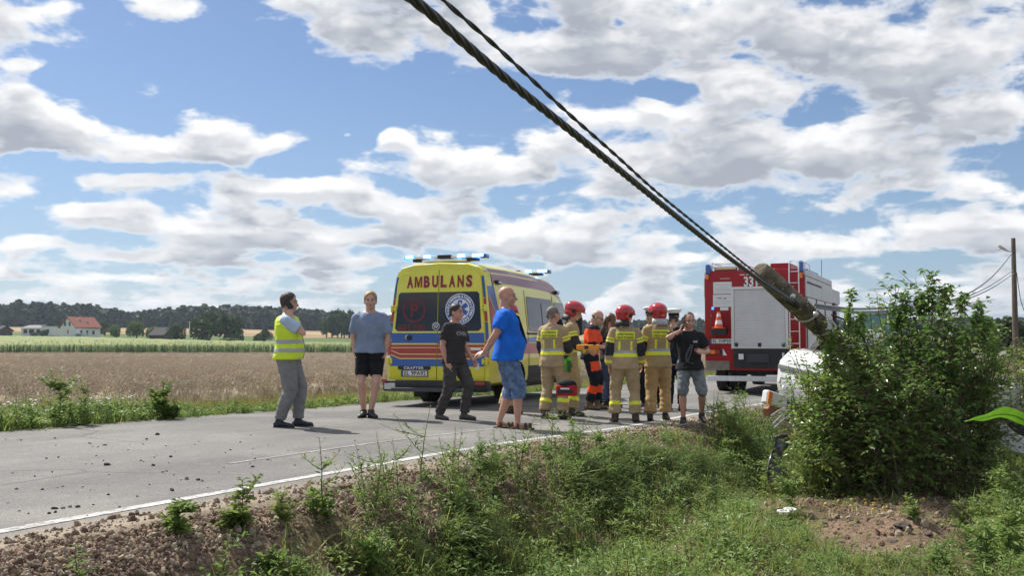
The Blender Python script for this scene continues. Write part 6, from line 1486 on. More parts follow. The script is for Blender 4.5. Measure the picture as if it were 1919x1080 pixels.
# ---- things they hold or wear loose
def world(P, v): return P['root'].matrix_world @ v
def phone(P, k, label, tilt=0.):
    hp_ = P['hp']; c = hp_(.100 * k, .030, -.035); R3 = P['root'].matrix_world.to_3x3(); zz_ = (R3 @ (hp_(.095 * k, -.01, .02) - hp_(.095 * k, .075, -.08))).normalized(); yy_ = (R3 @ (hp_(k, 0, 0) - hp_(0, 0, 0))).normalized(); yy_ = (yy_ - zz_ * yy_.dot(zz_)).normalized(); xx_ = yy_.cross(zz_); q = Matrix((xx_, yy_, zz_)).transposed()
    o = empty('mobile_phone', world(P, c), 0, label, 'phone'); o.rotation_euler = q.to_euler()
    MB().box((0, 0, .02), (.075, .010, .155)).build('case', BLACKP, o, bevel=.006); MB().box((0, -.0056, .02), (.066, .002, .14)).build('screen', GLASS, o)
phone(P1, 1, 'dark phone held to the ear of the man in the yellow vest'); phone(P13, 1, 'dark phone held to the ear of the man in the black polo')
c = world(P3, P3['J']['wr', -1] + P3['J']['hd', -1].normalized() * .11); o = MB().box((0, 0, 0), (.06, .03, .09)).build('cigarette_pack', WHITEP, None, bevel=.004, loc=c); tag(o, 'small white box in the hand of the man in the charcoal tee', 'box')
# strap across the bald man
sp_ = P4['spine']; g_ = 1.2
mb = MB(); mb.tube([P4['hp'](0, -.06, -.13), sp_(.50, .09, .02), sp_(.42, .09, .155), sp_(.30, .08, .19), sp_(.18, .06, .225), sp_(.10, .06, .245)], .012, 6, flat=1.8); so4 = mb.build('neck_strap', NAVY, P4['root'])
# gloves clipped at the hip of the bare headed firefighter
GLV = M('green_work_glove', (.12, .62, .05), .7); c = world(P6, P6['hip'] + Vector((.23, .02, .02)))
for k, dx in ((0, 0), (1, .05)):
    go = empty('work_glove', c + Vector((dx, -.03 * k, -.03 * k)), R(20 + 30 * k), ('lighter green' if k == 0 else 'black backed green') + ' work glove hanging at the hip of the bare headed firefighter', 'glove', 'gloves at the hip')
    mb = MB(); mb.capsule((0, 0, 0), (0, 0, -.10), .032, .042, 10, flat=.5)
    for i in range(4): mb.capsule(((-.033 + .022 * i), 0, -.11), ((-.037 + .025 * i), .01, -.19 - .012 * (i in (1, 2))), .012, .010, 7)
    mb.capsule((.035, 0, -.06), (.065, .0, -.12), .013, .011, 7)
    finish('palm', remesh(mb, .006, 2), [GLV if k == 0 else M('dark_green_glove', (.03, .10, .03), .7)], go); MB().tube([(0, 0, .03), (0, 0, -.02)], [.04, .034], 10).build('cuff', BLACKP if k == 0 else GLV, go)
# bags
def bag(p, w, d, h, rz, label, m_, nm='medical_bag', mark=True):
    o = empty(nm, p, rz, label, 'bag'); mb = MB().box((0, 0, h / 2), (w, d, h)); mb.build('shell', m_, o, bevel=min(w, d, h) * .22, smooth=True, seg=3)
    MB().box((0, -d / 2 - .004, h * .42), (w * .8, .02, h * .35)).build('pocket', BLACKP, o, bevel=.008); MB().tube([(-w * .28, 0, h), (-w * .2, 0, h + .07), (w * .2, 0, h + .07), (w * .28, 0, h)], .012, 6).build('handle', BLACKP, o)
    if mark: MB().box((0, -d / 2 - .017, h * .66), (w * .45, .006, .022)).build('reflective_strip', DECALW, o)
    return o
BAGR = cloth('red_bag_cloth', (.42, .02, .03)); BAGD = cloth('maroon_bag_cloth', (.10, .012, .02))
q = at(1062, 742, 15.3); rb = bag(q, .30, .22, .17, R(-15), 'red medical bag with a black top held by the bare headed firefighter', BAGR); MB().ball((0, 0, .17), (.155, .115, .085), nu=14, nv=8).build('black_top', cloth('black_bag_cloth', (.02, .02, .022)), rb, smooth='all')
q = on_ground(1129, 762); bag(q, .40, .30, .30, R(10), 'dark red medical bag standing on the road behind the paramedic', BAGD)
q = on_ground(1136, 757); bag(q, .28, .20, .52, R(-10), 'tall red rescue backpack standing behind the paramedic', BAGR, 'rescue_backpack')
p = at(1102, 651, 15.4); SB = empty('stretcher_head_block', p, R(-8), 'orange rescue board held between the firefighter and the paramedic', 'rescue board'); OB = M('orange_board_plastic', (.80, .30, .02), .4)
MB().box((0, 0, 0), (.34, .16, .085)).build('board', OB, SB, bevel=.02); MB().box((-.02, -.082, 0), (.06, .006, .05)).build('hand_hole', BLACKP, SB, bevel=.01); MB().box((.1, 0, .045), (.04, .17, .012)).build('strap', BLACKP, SB)
# dark strap hanging in front of the man on the phone
c = world(P13, P13['spine'](.16, -.02, .19)); BG = empty('hanging_strap', c, 0, 'dark strap hanging in front of the black polo of the man on the phone', 'strap')
mb = MB(); mb.tube([(0, 0, .14), (-.05, -.01, .05), (-.08, 0, -.02), (-.07, 0, -.12)], .010, 6, flat=1.6); mb.tube([(.02, 0, .14), (-.02, -.01, .0), (-.06, 0, -.12), (.03, 0, -.14)], .010, 6, flat=1.6); mb.build('webbing', M('grey_strap', (.07, .07, .075), .7), BG)
# ================================================================== leaning pole and the twisted cables
WOODP = M('weathered_pole_concrete', (.21, .175, .13), .95, rgb2=(.07, .055, .042), vscale=8, detail=9, bump=1., bscale=30)
LICH = M('grey_lichen', (.42, .43, .38), .95)
top_p = at(1424, 507, 10.4); low_p = at(1640, 706, 12.0); ax_ = (low_p - top_p).normalized()
LE = empty('leaning_pole', top_p, 0, 'thick broken pole leaning over the bush with cables tied to it', 'pole')
mb = MB(); L_ = (low_p - top_p).length; a0 = ax_.orthogonal().normalized(); b0 = ax_.cross(a0); rr = random.Random(5)
mb.loft([[(ax_ * t + (a0 * math.cos(2 * math.pi * i / 20) + b0 * math.sin(2 * math.pi * i / 20)) * (r_ * (1 + .05 * noise.noise(Vector((i * .7, t * 3, 0)))))) for i in range(20)] for t, r_ in [(-.02, .06), (0, .090), (.03, .102)] + [(q, .106 + .012 * q / L_) for q in np.linspace(.1, L_, 24)]])
shaft = mb.build('pole_shaft', WOODP, LE, smooth=True)
bark = MB()
for i in range(60):
    t = rr.uniform(.1, L_ * .8); a = rr.uniform(0, 6.28); d = a0 * math.cos(a) + b0 * math.sin(a); bark.ball(ax_ * t + d * .108, (.014, .010, .006), nu=6, nv=4)
tag(bark.build('lichen_spots', LICH, shaft), kind='stuff')
for t in (.62, 1.05):
    p_ = at(1424 + t * 100, 507 + t * 78, 10.35) - top_p; MB().ball(p_, (.03, .02, .03), nu=10, nv=6).build('bolt_head', STEEL, LE)
for t in (.96, 1.30):
    mb = MB(); c = ax_ * t; mb.tube([c + (a0 * math.cos(q) + b0 * math.sin(q)) * .114 + ax_ * .03 * math.sin(q) for q in np.linspace(0, 2 * math.pi, 24)], .011, 6); mb.build('wire_binding', M('pale_wire', (.42, .41, .36), .6), LE)
cl = MB(); c = ax_ * 1.36 - Vector((0, .13, -.05)); cl.box(c, (.10, .05, .12)); cl.tube([c + Vector((.05, 0, .04)), c + Vector((.09, -.02, -.02)), c + Vector((.05, -.02, -.08))], .014, 6); cl.build('clamp', STEEL, LE, bevel=.01)
for px_, py_, dd in ((1484, 563, 10.45), (1487, 566, 10.45)): pass
MB().capsule(at(1478, 560, 10.45) - top_p, at(1492, 571, 10.5) - top_p, .05, .045, 10).build('cable_clamp', BLACKP, LE, smooth=True)
CABLE = M('black_cable_sheath', (.022, .022, .024), .42, spec=.5)
def twisted(name, keys, d0, d1, R_, r_, strands, pitch, label, taper=1., step=.02):
    """keys: pixels along the cable; its distance runs from d0 to d1 along a straight sagging span"""
    keys = [Vector(k) for k in keys]; ln = [0.]
    for a, b_ in zip(keys[:-1], keys[1:]): ln.append(ln[-1] + (b_ - a).length)
    W3 = []
    n = 90
    for i in range(n + 1):
        q = ln[-1] * i / n; x = np.interp(q, ln, [k.x for k in keys]); y = np.interp(q, ln, [k.y for k in keys])
        inv = (1 / d0) * (1 - i / n) + (1 / d1) * i / n; W3.append(at(x, y, 1 / inv))
    # smooth, then walk it in equal steps
    for _ in range(30): W3 = [W3[0]] + [(W3[i - 1] + W3[i] * 2 + W3[i + 1]) / 4 for i in range(1, n)] + [W3[-1]]
    cum = [0.]
    for a, b_ in zip(W3[:-1], W3[1:]): cum.append(cum[-1] + (b_ - a).length)
    m = int(cum[-1] / step); qs = np.linspace(0, cum[-1], m); P = [Vector((np.interp(q, cum, [w.x for w in W3]), np.interp(q, cum, [w.y for w in W3]), np.interp(q, cum, [w.z for w in W3]))) for q in qs]
    root = empty(name, P[-1], 0, label, 'cable'); up = None
    for k in range(strands):
        pts = []
        for i, p in enumerate(P):
            t = (P[min(i + 1, m - 1)] - P[max(i - 1, 0)]).normalized(); a = t.orthogonal() if up is None else up; a = (Vector((0, 0, 1)) - t * t.z).normalized(); b_ = t.cross(a)
            ph = 2 * math.pi * (qs[i] / pitch + k / strands); pts.append(p - P[-1] + (a * math.cos(ph) + b_ * math.sin(ph)) * R_)
        MB().tube(pts, r_, 7).build('strand', CABLE, root, smooth='all')
    return root
thick_keys = [(745, -22), (781, 0), (884, 93), (983, 176), (1092, 262), (1190, 342), (1279, 415), (1351, 472), (1434, 534), (1486, 566)]
twisted('twisted_power_cable', thick_keys, 3.05, 10.42, .0088, .0098, 4, .38, 'thick black twisted cable running from the upper left down to the leaning pole')
thin_keys = [(806, -24), (830, 0), (916, 73), (993, 145), (1071, 218), (1149, 285), (1227, 358), (1305, 420), (1356, 463), (1420, 515), (1484, 562)]
twisted('thin_twisted_cable', thin_keys, 3.4, 10.42, .0043, .0056, 2, .30, 'thinner black twisted cable running just above the thick one')
def wire(name, keys, d0, d1, r_, label, m_=None, group=None):
    pts = []
    keys = [Vector(k) for k in keys]; n = 40; ln = [0.]
    for a, b_ in zip(keys[:-1], keys[1:]): ln.append(ln[-1] + (b_ - a).length)
    for i in range(n + 1):
        q = ln[-1] * i / n; inv = (1 / d0) * (1 - i / n) + (1 / d1) * i / n; pts.append(at(np.interp(q, ln, [k.x for k in keys]), np.interp(q, ln, [k.y for k in keys]), 1 / inv))
    for _ in range(8): pts = [pts[0]] + [(pts[i - 1] + pts[i] * 2 + pts[i + 1]) / 4 for i in range(1, n)] + [pts[-1]]
    p0 = pts[0].copy(); rr_ = r_ if isinstance(r_, float) else list(np.linspace(r_[0], r_[1], n + 1))
    o = MB().tube([p - p0 for p in pts], rr_, 6).build(name, m_ or CABLE, None, smooth='all', loc=p0); return tag(o, label, 'wire', group)
GREYC = M('grey_aluminium_cable', (.24, .26, .29), .5, metal=.3)
wire('overhead_wire', [(1526, 570), (1600, 580), (1700, 575), (1790, 563), (1835, 540), (1870, 510), (1897, 473)], 10.5, 58, (.011, .03), 'grey cable from the leaning pole up to the lamp head of the wooden pole', GREYC)
wire('overhead_wire', [(1526, 573), (1610, 586), (1710, 579), (1800, 562), (1850, 540), (1898, 507)], 10.5, 58, (.009, .022), 'upper of the two thin wires rising to the insulators of the wooden pole', GREYC, 'thin wires to the lamp pole')
wire('overhead_wire', [(1530, 577), (1620, 589), (1715, 583), (1805, 564), (1855, 544), (1900, 512)], 10.5, 58, (.008, .022), 'lower of the two thin wires rising to the insulators of the wooden pole', GREYC, 'thin wires to the lamp pole')
wire('slack_wire', [(1558, 590), (1600, 605), (1622, 640), (1630, 668)], 10.9, 11.2, .010, 'black slack wire drooping from the leaning pole into the bush')
wire('slack_wire', [(1528, 588), (1532, 622), (1560, 650), (1600, 680)], 10.9, 11.2, .009, 'black slack wire hanging under the leaning pole')
wire('guy_wire', [(1586, 648), (1610, 647), (1632, 641)], 10.8, 10.9, .007, 'short pale wire sticking out of the bush', GREYC)
wire('service_wire', [(1905, 510), (1912, 560), (1925, 600)], 58, 57, .02, 'thin wire running down right of the wooden pole')

# ================================================================== stones
ROCKS = []
for i in range(5):
    rr = random.Random(200 + i); mb = MB(); mb.ball((0, 0, .15), (1, .72, .42), nu=7, nv=4); mb.v = [tuple(Vector(v) * (1 + .42 * noise.noise(Vector(v) * 1.7 + Vector((i * 9, 0, 0))))) for v in mb.v]
    ROCKS.append(mb)
STONE_M = [M('dark_clod', (.050, .042, .036), .95, var=.3), M('grey_stone', (.20, .185, .165), .9, var=.25), M('brown_clod', (.085, .062, .048), .95, var=.3)]
rock_o = [ROCKS[i % 5].build('stone', STONE_M[(0, 1, 2)[i % 3]], None) for i in range(15)]
for o in rock_o: COL.objects.unlink(o)
spots = [(393, 112, 9), (549, 90, 7), (589, 73, 10), (336, 106, 6), (218, 158, 6), (174, 163, 5), (640, 156, 8), (401, 188, 10), (528, 170, 6), (574, 190, 7), (632, 179, 5), (47, 218, 7), (195, 215, 5), (700, 240, 12), (743, 244, 8), (758, 248, 8), (644, 283, 12),
         (291, 346, 11), (262, 345, 12), (236, 350, 11), (205, 352, 12), (207, 366, 9), (184, 371, 8), (107, 371, 6), (62, 277, 8), (158, 280, 7), (448, 345, 6), (327, 380, 6), (947, 194, 8), (955, 166, 9), (1003, 167, 7), (1224, 188, 8), (863, 130, 5), (940, 75, 5),
         (1079, 133, 4), (1105, 188, 5), (1103, 295, 10), (494, 376, 12), (971, 256, 10), (407, 300, 7), (350, 337, 6), (361, 152, 5), (624, 210, 7), (515, 305, 6), (1680, 150, 8), (235, 268, 5), (70, 362, 6), (1540, 265, 7), (1330, 95, 4), (820, 215, 5), (610, 214, 6), (480, 130, 4), (130, 230, 5), (900, 100, 4), (1200, 120, 4), (730, 110, 4), (310, 270, 5), (560, 260, 5), (30, 330, 5)]
rr = random.Random(31)
for _ in range(70): spots.append((rr.uniform(0, 1750), rr.uniform(60, 330), rr.uniform(2.2, 4.5)))
for i, (cx, cy, w_) in enumerate(spots):
    px_, py_ = cx / 2, 780 + cy / 2
    g = on_ground(px_, py_); l_, s__ = latlon(g.x, g.y)
    if not 4.9 < l_ < 11.3: continue
    k = rr.randint(0, 14); o = rock_o[k].copy(); o.name = 'stone'; COL.objects.link(o); sz = w_ / 2 * g.y / F / 2 * 2.0
    o.location = (g.x, g.y, float(road_z(l_, s__)) + .004); o.scale = (sz * rr.uniform(.9, 1.3), sz * rr.uniform(.8, 1.1), sz * rr.uniform(1.1, 1.9)); o.rotation_euler = (0, 0, rr.uniform(0, 6.28))
    colour = ('dark', 'grey', 'brown')[k % 3]; size = 'large' if w_ >= 9.5 else ('middling' if w_ >= 6 else 'tiny')
    where = 'clustered near the white line' if (px_ < 150 and 940 < py_ < 970) else ('beside the white line' if l_ < 5.9 else ('on the near half of the road' if py_ > 860 else 'on the far half of the road'))
    side_ = 'at the far left' if px_ < 100 else ('left of the vest man' if px_ < 480 else ('below the vest man' if px_ < 600 else 'right of the vest man'))
    tag(o, f'{size} {colour} stone {where} {side_}', 'stone', 'stones scattered on the road')
# gravel of the shoulder: past counting
gravel_c = proto_collection('gravel_pieces', [ROCKS[i].build('gravel_piece_%d' % i, [M('gravel_grey', (.33, .27, .20), .95, rand=.35), M('gravel_brown', (.20, .14, .095), .95, rand=.35), M('gravel_dark', (.12, .075, .055), .95, rand=.3)][i % 3], None) for i in range(5)])
n = 90000
l_ = RNG.uniform(3.3, 5.25, n); s_ = 2.5 + 19 * RNG.random(n) ** 1.4; x = l_ * RN.x + s_ * RD.x; y = l_ * RN.y + s_ * RD.y; z = ground_z(x, y)
so_ = np.maximum(soil_at(x, y, z), .9 * sstep(4.35, 4.75, l_)); so_ = so_ * np.where(l_ > 4.95, .35, 1)
keep = (RNG.random(n) < so_ * np.clip(12 / np.maximum(y, 1), .3, 1)) & (y > 3.5) & (np.abs(x / y) < .56)
x, y, z = x[keep], y[keep], z[keep]; n = len(x)
sz = np.clip(RNG.lognormal(-4.6, .55, n), .004, .036)
x2 = RNG.uniform(1.6, 5.4, 5000); y2 = RNG.uniform(6.2, 10.5, 5000); z2 = ground_z(x2, y2); k2 = RNG.random(5000) < soil_at(x2, y2, z2) * .9
x = np.concatenate([x, x2[k2]]); y = np.concatenate([y, y2[k2]]); z = np.concatenate([z, z2[k2]]); sz = np.concatenate([sz, np.clip(RNG.lognormal(-4.5, .6, k2.sum()), .005, .05)]); n = len(x)
scatter('gravel', gravel_c, np.stack([x, y, z + .15 * sz], -1), RNG.uniform(0, 6.28, (n, 3)) * [0.3, .3, 1], sz, RNG.integers(0, 5, n), label='loose gravel and clods on the verge', cat='gravel')
# countable lumps in the dug patch
rr = random.Random(77)
for i, (px_, py_, w_, lb) in enumerate(((1672, 1015, 34, 'flat brown clod left of the heap of dug soil'), (1690, 985, 40, 'darkest clod on top of the heap of dug soil'), (1738, 1000, 30, 'brown clod right of the heap of dug soil'), (1765, 1022, 26, 'pale clod at the right end of the dug soil'), (1700, 1040, 24, 'small clod below the heap of dug soil'))):
    g = on_ground(px_, py_); o = rock_o[(2, 0, 5, 4, 8)[i]].copy(); o.name = 'soil_clod'; COL.objects.link(o); sz = w_ * g.y / F / 2; o.location = g - Vector((0, 0, sz * .1)); o.scale = (sz, sz * .9, sz * .7); o.rotation_euler = (0, 0, rr.uniform(0, 6)); tag(o, lb, 'clod')

# ================================================================== grass, herbs, turf
tufts = [grass_tuft('tuft_%d' % i, 300 + i, 18, .26, .75, .010, LEAF_GRASS, LEAF_DRY) for i in range(3)] + [low_clump('herb_%d' % i, 310 + i, 30, .062, .026, .10, .16) for i in range(3)] + [joined_weed('sprig_%d' % i, 320 + i, h=.30, n=30, L=.075, w=.017, branch=3) for i in range(3)]
green_c = proto_collection('verge_plants', tufts)
def density(px_, py_):
    """how thickly the bank is grown: bare soil where the crash tore it open"""
    return np.ones_like(px_)
N = 26000
y = 3.2 + 13.5 * RNG.random(N) ** .9; x = RNG.uniform(-.58, .62, N) * y; l_, s_ = latlon(x, y); z = ground_z(x, y); so_ = soil_at(x, y, z)
px_, py_ = project(x, y, z); dn = np.where(l_ < 4.35 + .3 * sstep(900, 1150, px_), 1., np.where(l_ < 4.8, .10, 0.)) * (1 - np.where(px_ > 430, .80, .93) * so_)
dn *= np.where(y > 10, .7, 1)
px_, py_ = project(x, y, z)
dn *= np.where((px_ < 400) & (l_ > 3.4), .22, 1)
clump = .5 + .5 * np.sin(x * 4.1 + 1.7 * np.sin(y * 3.3)) * np.sin(y * 3.7 + 1.1 * np.sin(x * 2.9)); pn = np.sin(x * 2.3 + 2.1 * np.sin(y * 1.7)) * np.sin(y * 2.1 + 1.4 * np.sin(x * 1.3 + 1)) + .4 * np.sin(x * 6.1) * np.sin(y * 5.3); dn *= (.45 + .6 * clump) * (1 - .72 * sstep(.15, .6, pn))
k = RNG.random(N) < dn; x, y, z, so_ = x[k], y[k], z[k], so_[k]; n = len(x); px_, py_ = px_[k], py_[k]
pid = np.where(RNG.random(n) < .42, RNG.integers(0, 3, n), np.where(RNG.random(n) < .5, RNG.integers(3, 6, n), RNG.integers(6, 9, n)))
scl = RNG.uniform(.55, 1.15, n) * np.where(so_ > .4, .6, 1) * np.where((px_ > 1400) & (px_ < 1840) & (py_ > 915), .62, 1)
scatter('grass', green_c, np.stack([x, y, z - .01], -1), np.stack([RNG.normal(0, .15, n), RNG.normal(0, .15, n), RNG.uniform(0, 6.28, n)], -1), scl, pid, label='green grass and herbs covering the near bank', cat='grass')
tallp = proto_collection('verge_sprigs', [joined_weed('tall_sprig_%d' % i, 330 + i, h=.46 + .1 * i, n=34, L=.075, w=.018, branch=4) for i in range(3)] + [grass_tuft('seed_grass', 336, 12, .55, .28, .007, LEAF_GRASS, LEAF_DRY)])
N = 1500; l_ = RNG.uniform(3.3, 4.85, N); s_ = RNG.uniform(5.5, 17, N); x = l_ * RN.x + s_ * RD.x; y = l_ * RN.y + s_ * RD.y; z = ground_z(x, y); px_, py_ = project(x, y, z)
cl_ = np.sin(x * 2.7 + 1.9 * np.sin(y * 2.2)) * np.sin(y * 2.9 + 1.2 * np.sin(x * 1.7)); dn = np.where(px_ > 430, .34, .05) * (.25 + sstep(-.1, .5, cl_)) * np.where(l_ > 4.6, .35, 1) * np.where(px_ > 1330, 1.5, np.where((px_ > 1150) & (l_ > 4.1), .15, np.where((px_ > 940) & (l_ > 4.3), .45, 1))); k = RNG.random(N) < dn; n = int(k.sum())
scatter('tall_herbs', tallp, np.stack([x[k], y[k], z[k] - .01], -1), np.stack([RNG.normal(0, .12, n), RNG.normal(0, .12, n), RNG.uniform(0, 6.28, n)], -1), RNG.uniform(.55, 1.1, n), RNG.integers(0, 4, n), label='taller mixed herbs along the road side of the ditch', cat='herbs')
P = []
rr = random.Random(55)
for cx, cy, rx, ry_, cnt in ((1420, 850, 60, 40, 70), (1480, 915, 60, 26, 50), (1540, 930, 60, 12, 24), (1890, 930, 40, 40, 40), (1850, 905, 60, 20, 26)):
    for _ in range(cnt):
        a = rr.uniform(0, 6.28); q = math.sqrt(rr.random()); g = on_ground(cx + rx * q * math.cos(a), cy + ry_ * q * math.sin(a)); P.append((g.x, g.y, g.z - .01))
P = np.array(P); n = len(P); scatter('bush_foot_herbs', tallp, P, np.stack([RNG.normal(0, .12, n), RNG.normal(0, .12, n), RNG.uniform(0, 6.28, n)], -1), RNG.uniform(.6, 1.25, n), RNG.integers(0, 4, n), label='mixed herbs growing round the foot of the bushes', cat='herbs')
# torn turf with long drooping grass
longt = [grass_tuft('long_tuft_%d' % i, 340 + i, 18, .36, .6, .008, LEAF_LONG, LEAF_GRASS, side=sd_) for i, sd_ in enumerate(((.9, -.45, .35), (.7, -.7, .25), (1, -.2, .5), (-.8, -.5, .35)))]
long_c = proto_collection('turf_tufts', longt)
P = []
for cx, cy, rx, ry_, cnt in ((1110, 905, 66, 40, 150), (1210, 868, 110, 34, 200), (1330, 885, 80, 30, 110), (1390, 850, 60, 30, 90), (1245, 920, 50, 26, 50), (870, 1000, 46, 26, 80), (1150, 855, 60, 22, 50), (1340, 940, 46, 22, 40)):
    for _ in range(cnt):
        a = rr.uniform(0, 6.28); q = math.sqrt(rr.random()); g = on_ground(cx + rx * q * math.cos(a), cy + ry_ * q * math.sin(a)); P.append((g.x, g.y, g.z))
P = np.array(P); n = len(P)
scatter('turf', long_c, P, np.stack([RNG.normal(0, .15, n), RNG.normal(0, .15, n), RNG.normal(0, .35, n)], -1), RNG.uniform(.6, 1.15, n), RNG.choice(4, n, p=[.4, .3, .22, .08]), label='long drooping grass on the turf clods torn up at the ditch', cat='grass')
# left verge of the road: grass, dry stalks, daisies
dryt = [grass_tuft('dry_tuft_%d' % i, 360 + i, 14, .42, .35, .008, M('golden_blade', (.34, .27, .07), .6, rand=.3, trans=.3), LEAF_GRASS) for i in range(2)] + [grass_tuft('verge_tuft', 364, 16, .28, .6, .011, LEAF_GRASS, LEAF_WEED)] + [joined_weed('verge_herb_%d' % i, 366 + i, h=.34, n=26, L=.07, w=.024, branch=3, flower=(1 if i else 0)) for i in range(2)] + [low_clump('verge_clump', 369, 30, .085, .04, .13, .18)]
verge_c = proto_collection('verge_tufts', dryt)
N = 17000; l_ = RNG.uniform(11.62, 14.9, N); s_ = RNG.uniform(4, 55, N); x = l_ * RN.x + s_ * RD.x; y = l_ * RN.y + s_ * RD.y; z = ground_z(x, y)
px_, py_ = project(x, y, z); leftness = sstep(420, 180, px_)
grn = sstep(12.9, 11.9, l_ - leftness * 1.3); k = (px_ > -80) & (px_ < 1500) & (RNG.random(N) < np.where(l_ > 14.2, .5, .95) * np.clip(22 / y, .25, 1)); x, y, z, grn, l_, leftness = x[k], y[k], z[k], grn[k], l_[k], leftness[k]; n = len(x)
r_ = RNG.random(n); pid = np.where(r_ < grn, RNG.choice([2, 3, 4, 5, 5], n), RNG.choice([0, 1, 0, 1, 2], n)); pid = np.where((pid == 4) & ((leftness < .3) | (RNG.random(n) < .55)), 3, pid)
scatter('verge_growth', verge_c, np.stack([x, y, z - .02], -1), np.stack([RNG.normal(0, .1, n), RNG.normal(0, .1, n), RNG.uniform(0, 6.28, n)], -1), RNG.uniform(.6, 1.1, n) * np.where(l_ < 12, .75, 1) * (1 + .5 * leftness), pid, label='green and golden growth along the far edge of the road', cat='grass')

# ---- herbs one can tell apart
def plant(px_, py_, ytop, seed, label, name='tall_weed', cat='plant', n=34, L=.085, w=.022, branch=5, m=None, group=None, flower=0, depth=None):
    g = on_ground(px_, py_) if depth is None else at(px_, py_, depth); h = (py_ - ytop) * g.y / F
    st, lf = weed('w', seed, h=h, n=n, L=L, w=w, branch=branch, flower=flower); o = empty(name, g, random.uniform(0, 6.28), label, cat, group)
    st.build('stem', STEM, o, fixn=False); lf.build('foliage', [m or LEAF_WEED, FLOWER], o, fixn=False); return o
pl_ = [(446, 990, 892, 'bushy broad leaved weed standing on the stony verge left of centre', 60, .075, .036, 7), (338, 1000, 928, 'low broad leaved weed nearest the white line at the lower left', 44, .062, .032, 6), (320, 990, 945, 'small weed beside the low broad leaved one at the lower left', 26, .05, .026, 4), (524, 985, 906, 'thin weed with drooping leaves right of the bushy verge weed', 30, .065, .024, 4), (590, 962, 895, 'sparse weed on the verge above the brown soil', 34, .06, .022, 5),
       (612, 975, 905, 'weed leaning right above the brown soil slope', 30, .06, .022, 4), (745, 925, 812, 'tall feathery weed with a bare top beside the white line', 46, .05, .010, 7), (800, 905, 872, 'short weed right of the tall feathery one', 26, .05, .018, 4), (900, 905, 806, 'large bright green weed in front of the bald mans sandals', 60, .075, .018, 8), (935, 900, 800, 'leafy weed in front of the bald mans feet', 60, .07, .018, 8), (968, 895, 770, 'tall leafy weed rising beside the bald mans legs', 54, .075, .018, 6),
       (1060, 875, 742, 'tallest thin weed standing in front of the bare headed firefighter', 56, .07, .018, 6), (1085, 870, 790, 'weed with many fine twigs right of the tallest thin weed', 50, .05, .016, 8), (1130, 865, 796, 'bushy weed below the firefighter with the back patch', 60, .055, .02, 8), (1160, 860, 806, 'small leaved weed right of the bushy weed by the firefighters boots', 46, .05, .02, 7), (1030, 885, 815, 'weed left of the tallest thin weed', 40, .055, .018, 6),
       (1160, 985, 905, 'bright green weed rising out of the dark turf hole', 36, .07, .026, 5), (640, 1075, 965, 'slender weed with long leaves at the bottom left of the green bank', 44, .09, .016, 4), (690, 1080, 985, 'leafy weed at the bottom of the green bank', 50, .085, .022, 6), (860, 1085, 955, 'long stemmed weed in front of the brown slope', 40, .08, .016, 3), (500, 1085, 1020, 'low weed at the lower left of the bank', 40, .07, .026, 5),
       (1380, 860, 760, 'weed with seed heads left of the broken car parts', 56, .06, .016, 8), (1410, 850, 745, 'tall brownish weed under the overturned car', 52, .055, .014, 8), (1435, 860, 775, 'green weed beside the torn plastic sheet', 56, .06, .02, 8), (1355, 870, 800, 'dense weed at the ditch edge right of the walking man', 56, .06, .022, 8), (1400, 890, 815, 'broad green weed in the ditch under the car', 60, .075, .03, 8), (1450, 930, 850, 'green weed at the left foot of the bush', 56, .07, .024, 8),
       (1480, 960, 880, 'grey green weed in front of the left bush', 56, .06, .02, 8), (1760, 1075, 1000, 'weed at the bottom right on the bare soil', 40, .06, .02, 6), (1850, 1080, 960, 'tall pale green weed at the lower right', 60, .07, .022, 8), (1895, 1060, 930, 'pale green bushy weed at the right edge', 64, .07, .026, 9), (1905, 960, 880, 'light green weed at the right edge under the car panel', 60, .06, .026, 9), (1800, 985, 925, 'yellowish weed right of the dug soil', 40, .05, .02, 6), (1715, 975, 925, 'small yellow green weed behind the heap of dug soil', 34, .05, .022, 5)]
for i, (a, b_, c_, lb, nn_, L__, w__, br_) in enumerate(pl_): plant(a, b_, c_, 400 + i, lb, n=int(nn_ * .75), L=L__ * 1.35, w=w__ * 1.35, branch=br_ + 2)
plant(110, 785, 690, 500, 'tallest weed on the far verge left, in front of the wheat', n=70, L=.11, w=.04, branch=9, flower=2, depth=13.6)
plant(163, 785, 702, 501, 'slim tall weed on the far verge right of the tallest one', n=50, L=.09, w=.03, branch=5, depth=13.7)
plant(303, 783, 712, 502, 'dark bushy weed on the far verge in front of the wheat', n=90, L=.10, w=.045, branch=12, depth=15.0, m=LEAF_BUSH)
plant(322, 781, 745, 503, 'low dark weed at the right foot of the dark bushy weed', n=60, L=.09, w=.04, branch=8, depth=15.1, m=LEAF_BUSH)
plant(650, 751, 733, 504, 'low round leafy clump at the road edge left of the grey shirt man', n=40, L=.14, w=.08, branch=9)
plant(712, 747, 725, 505, 'low leafy clump at the road edge left of the ambulance bumper', n=40, L=.14, w=.07, branch=9)
# fallen white flower heads
for (px_, py_, lb) in ((1468, 985, 'largest of the small white flower heads in the grass'), (1480, 981, 'white flower head right of the largest one'), (1365, 993, 'white flower head left of the others')):
    g = on_ground(px_, py_); o = empty('flower_head', g + Vector((0, 0, .12)), 0, lb, 'flower'); mb = MB()
    for i in range(24): v_ = rv(rr, -.2, .5); mb.ball((v_.x * .05, v_.y * .05, v_.z * .014), (.013, .013, .008), nu=6, nv=3)
    mb.build('petals', FLOWER, o); MB().tube([(0, 0, -.13), (0, 0, 0)], .004, 5).build('stem', STEM, o)

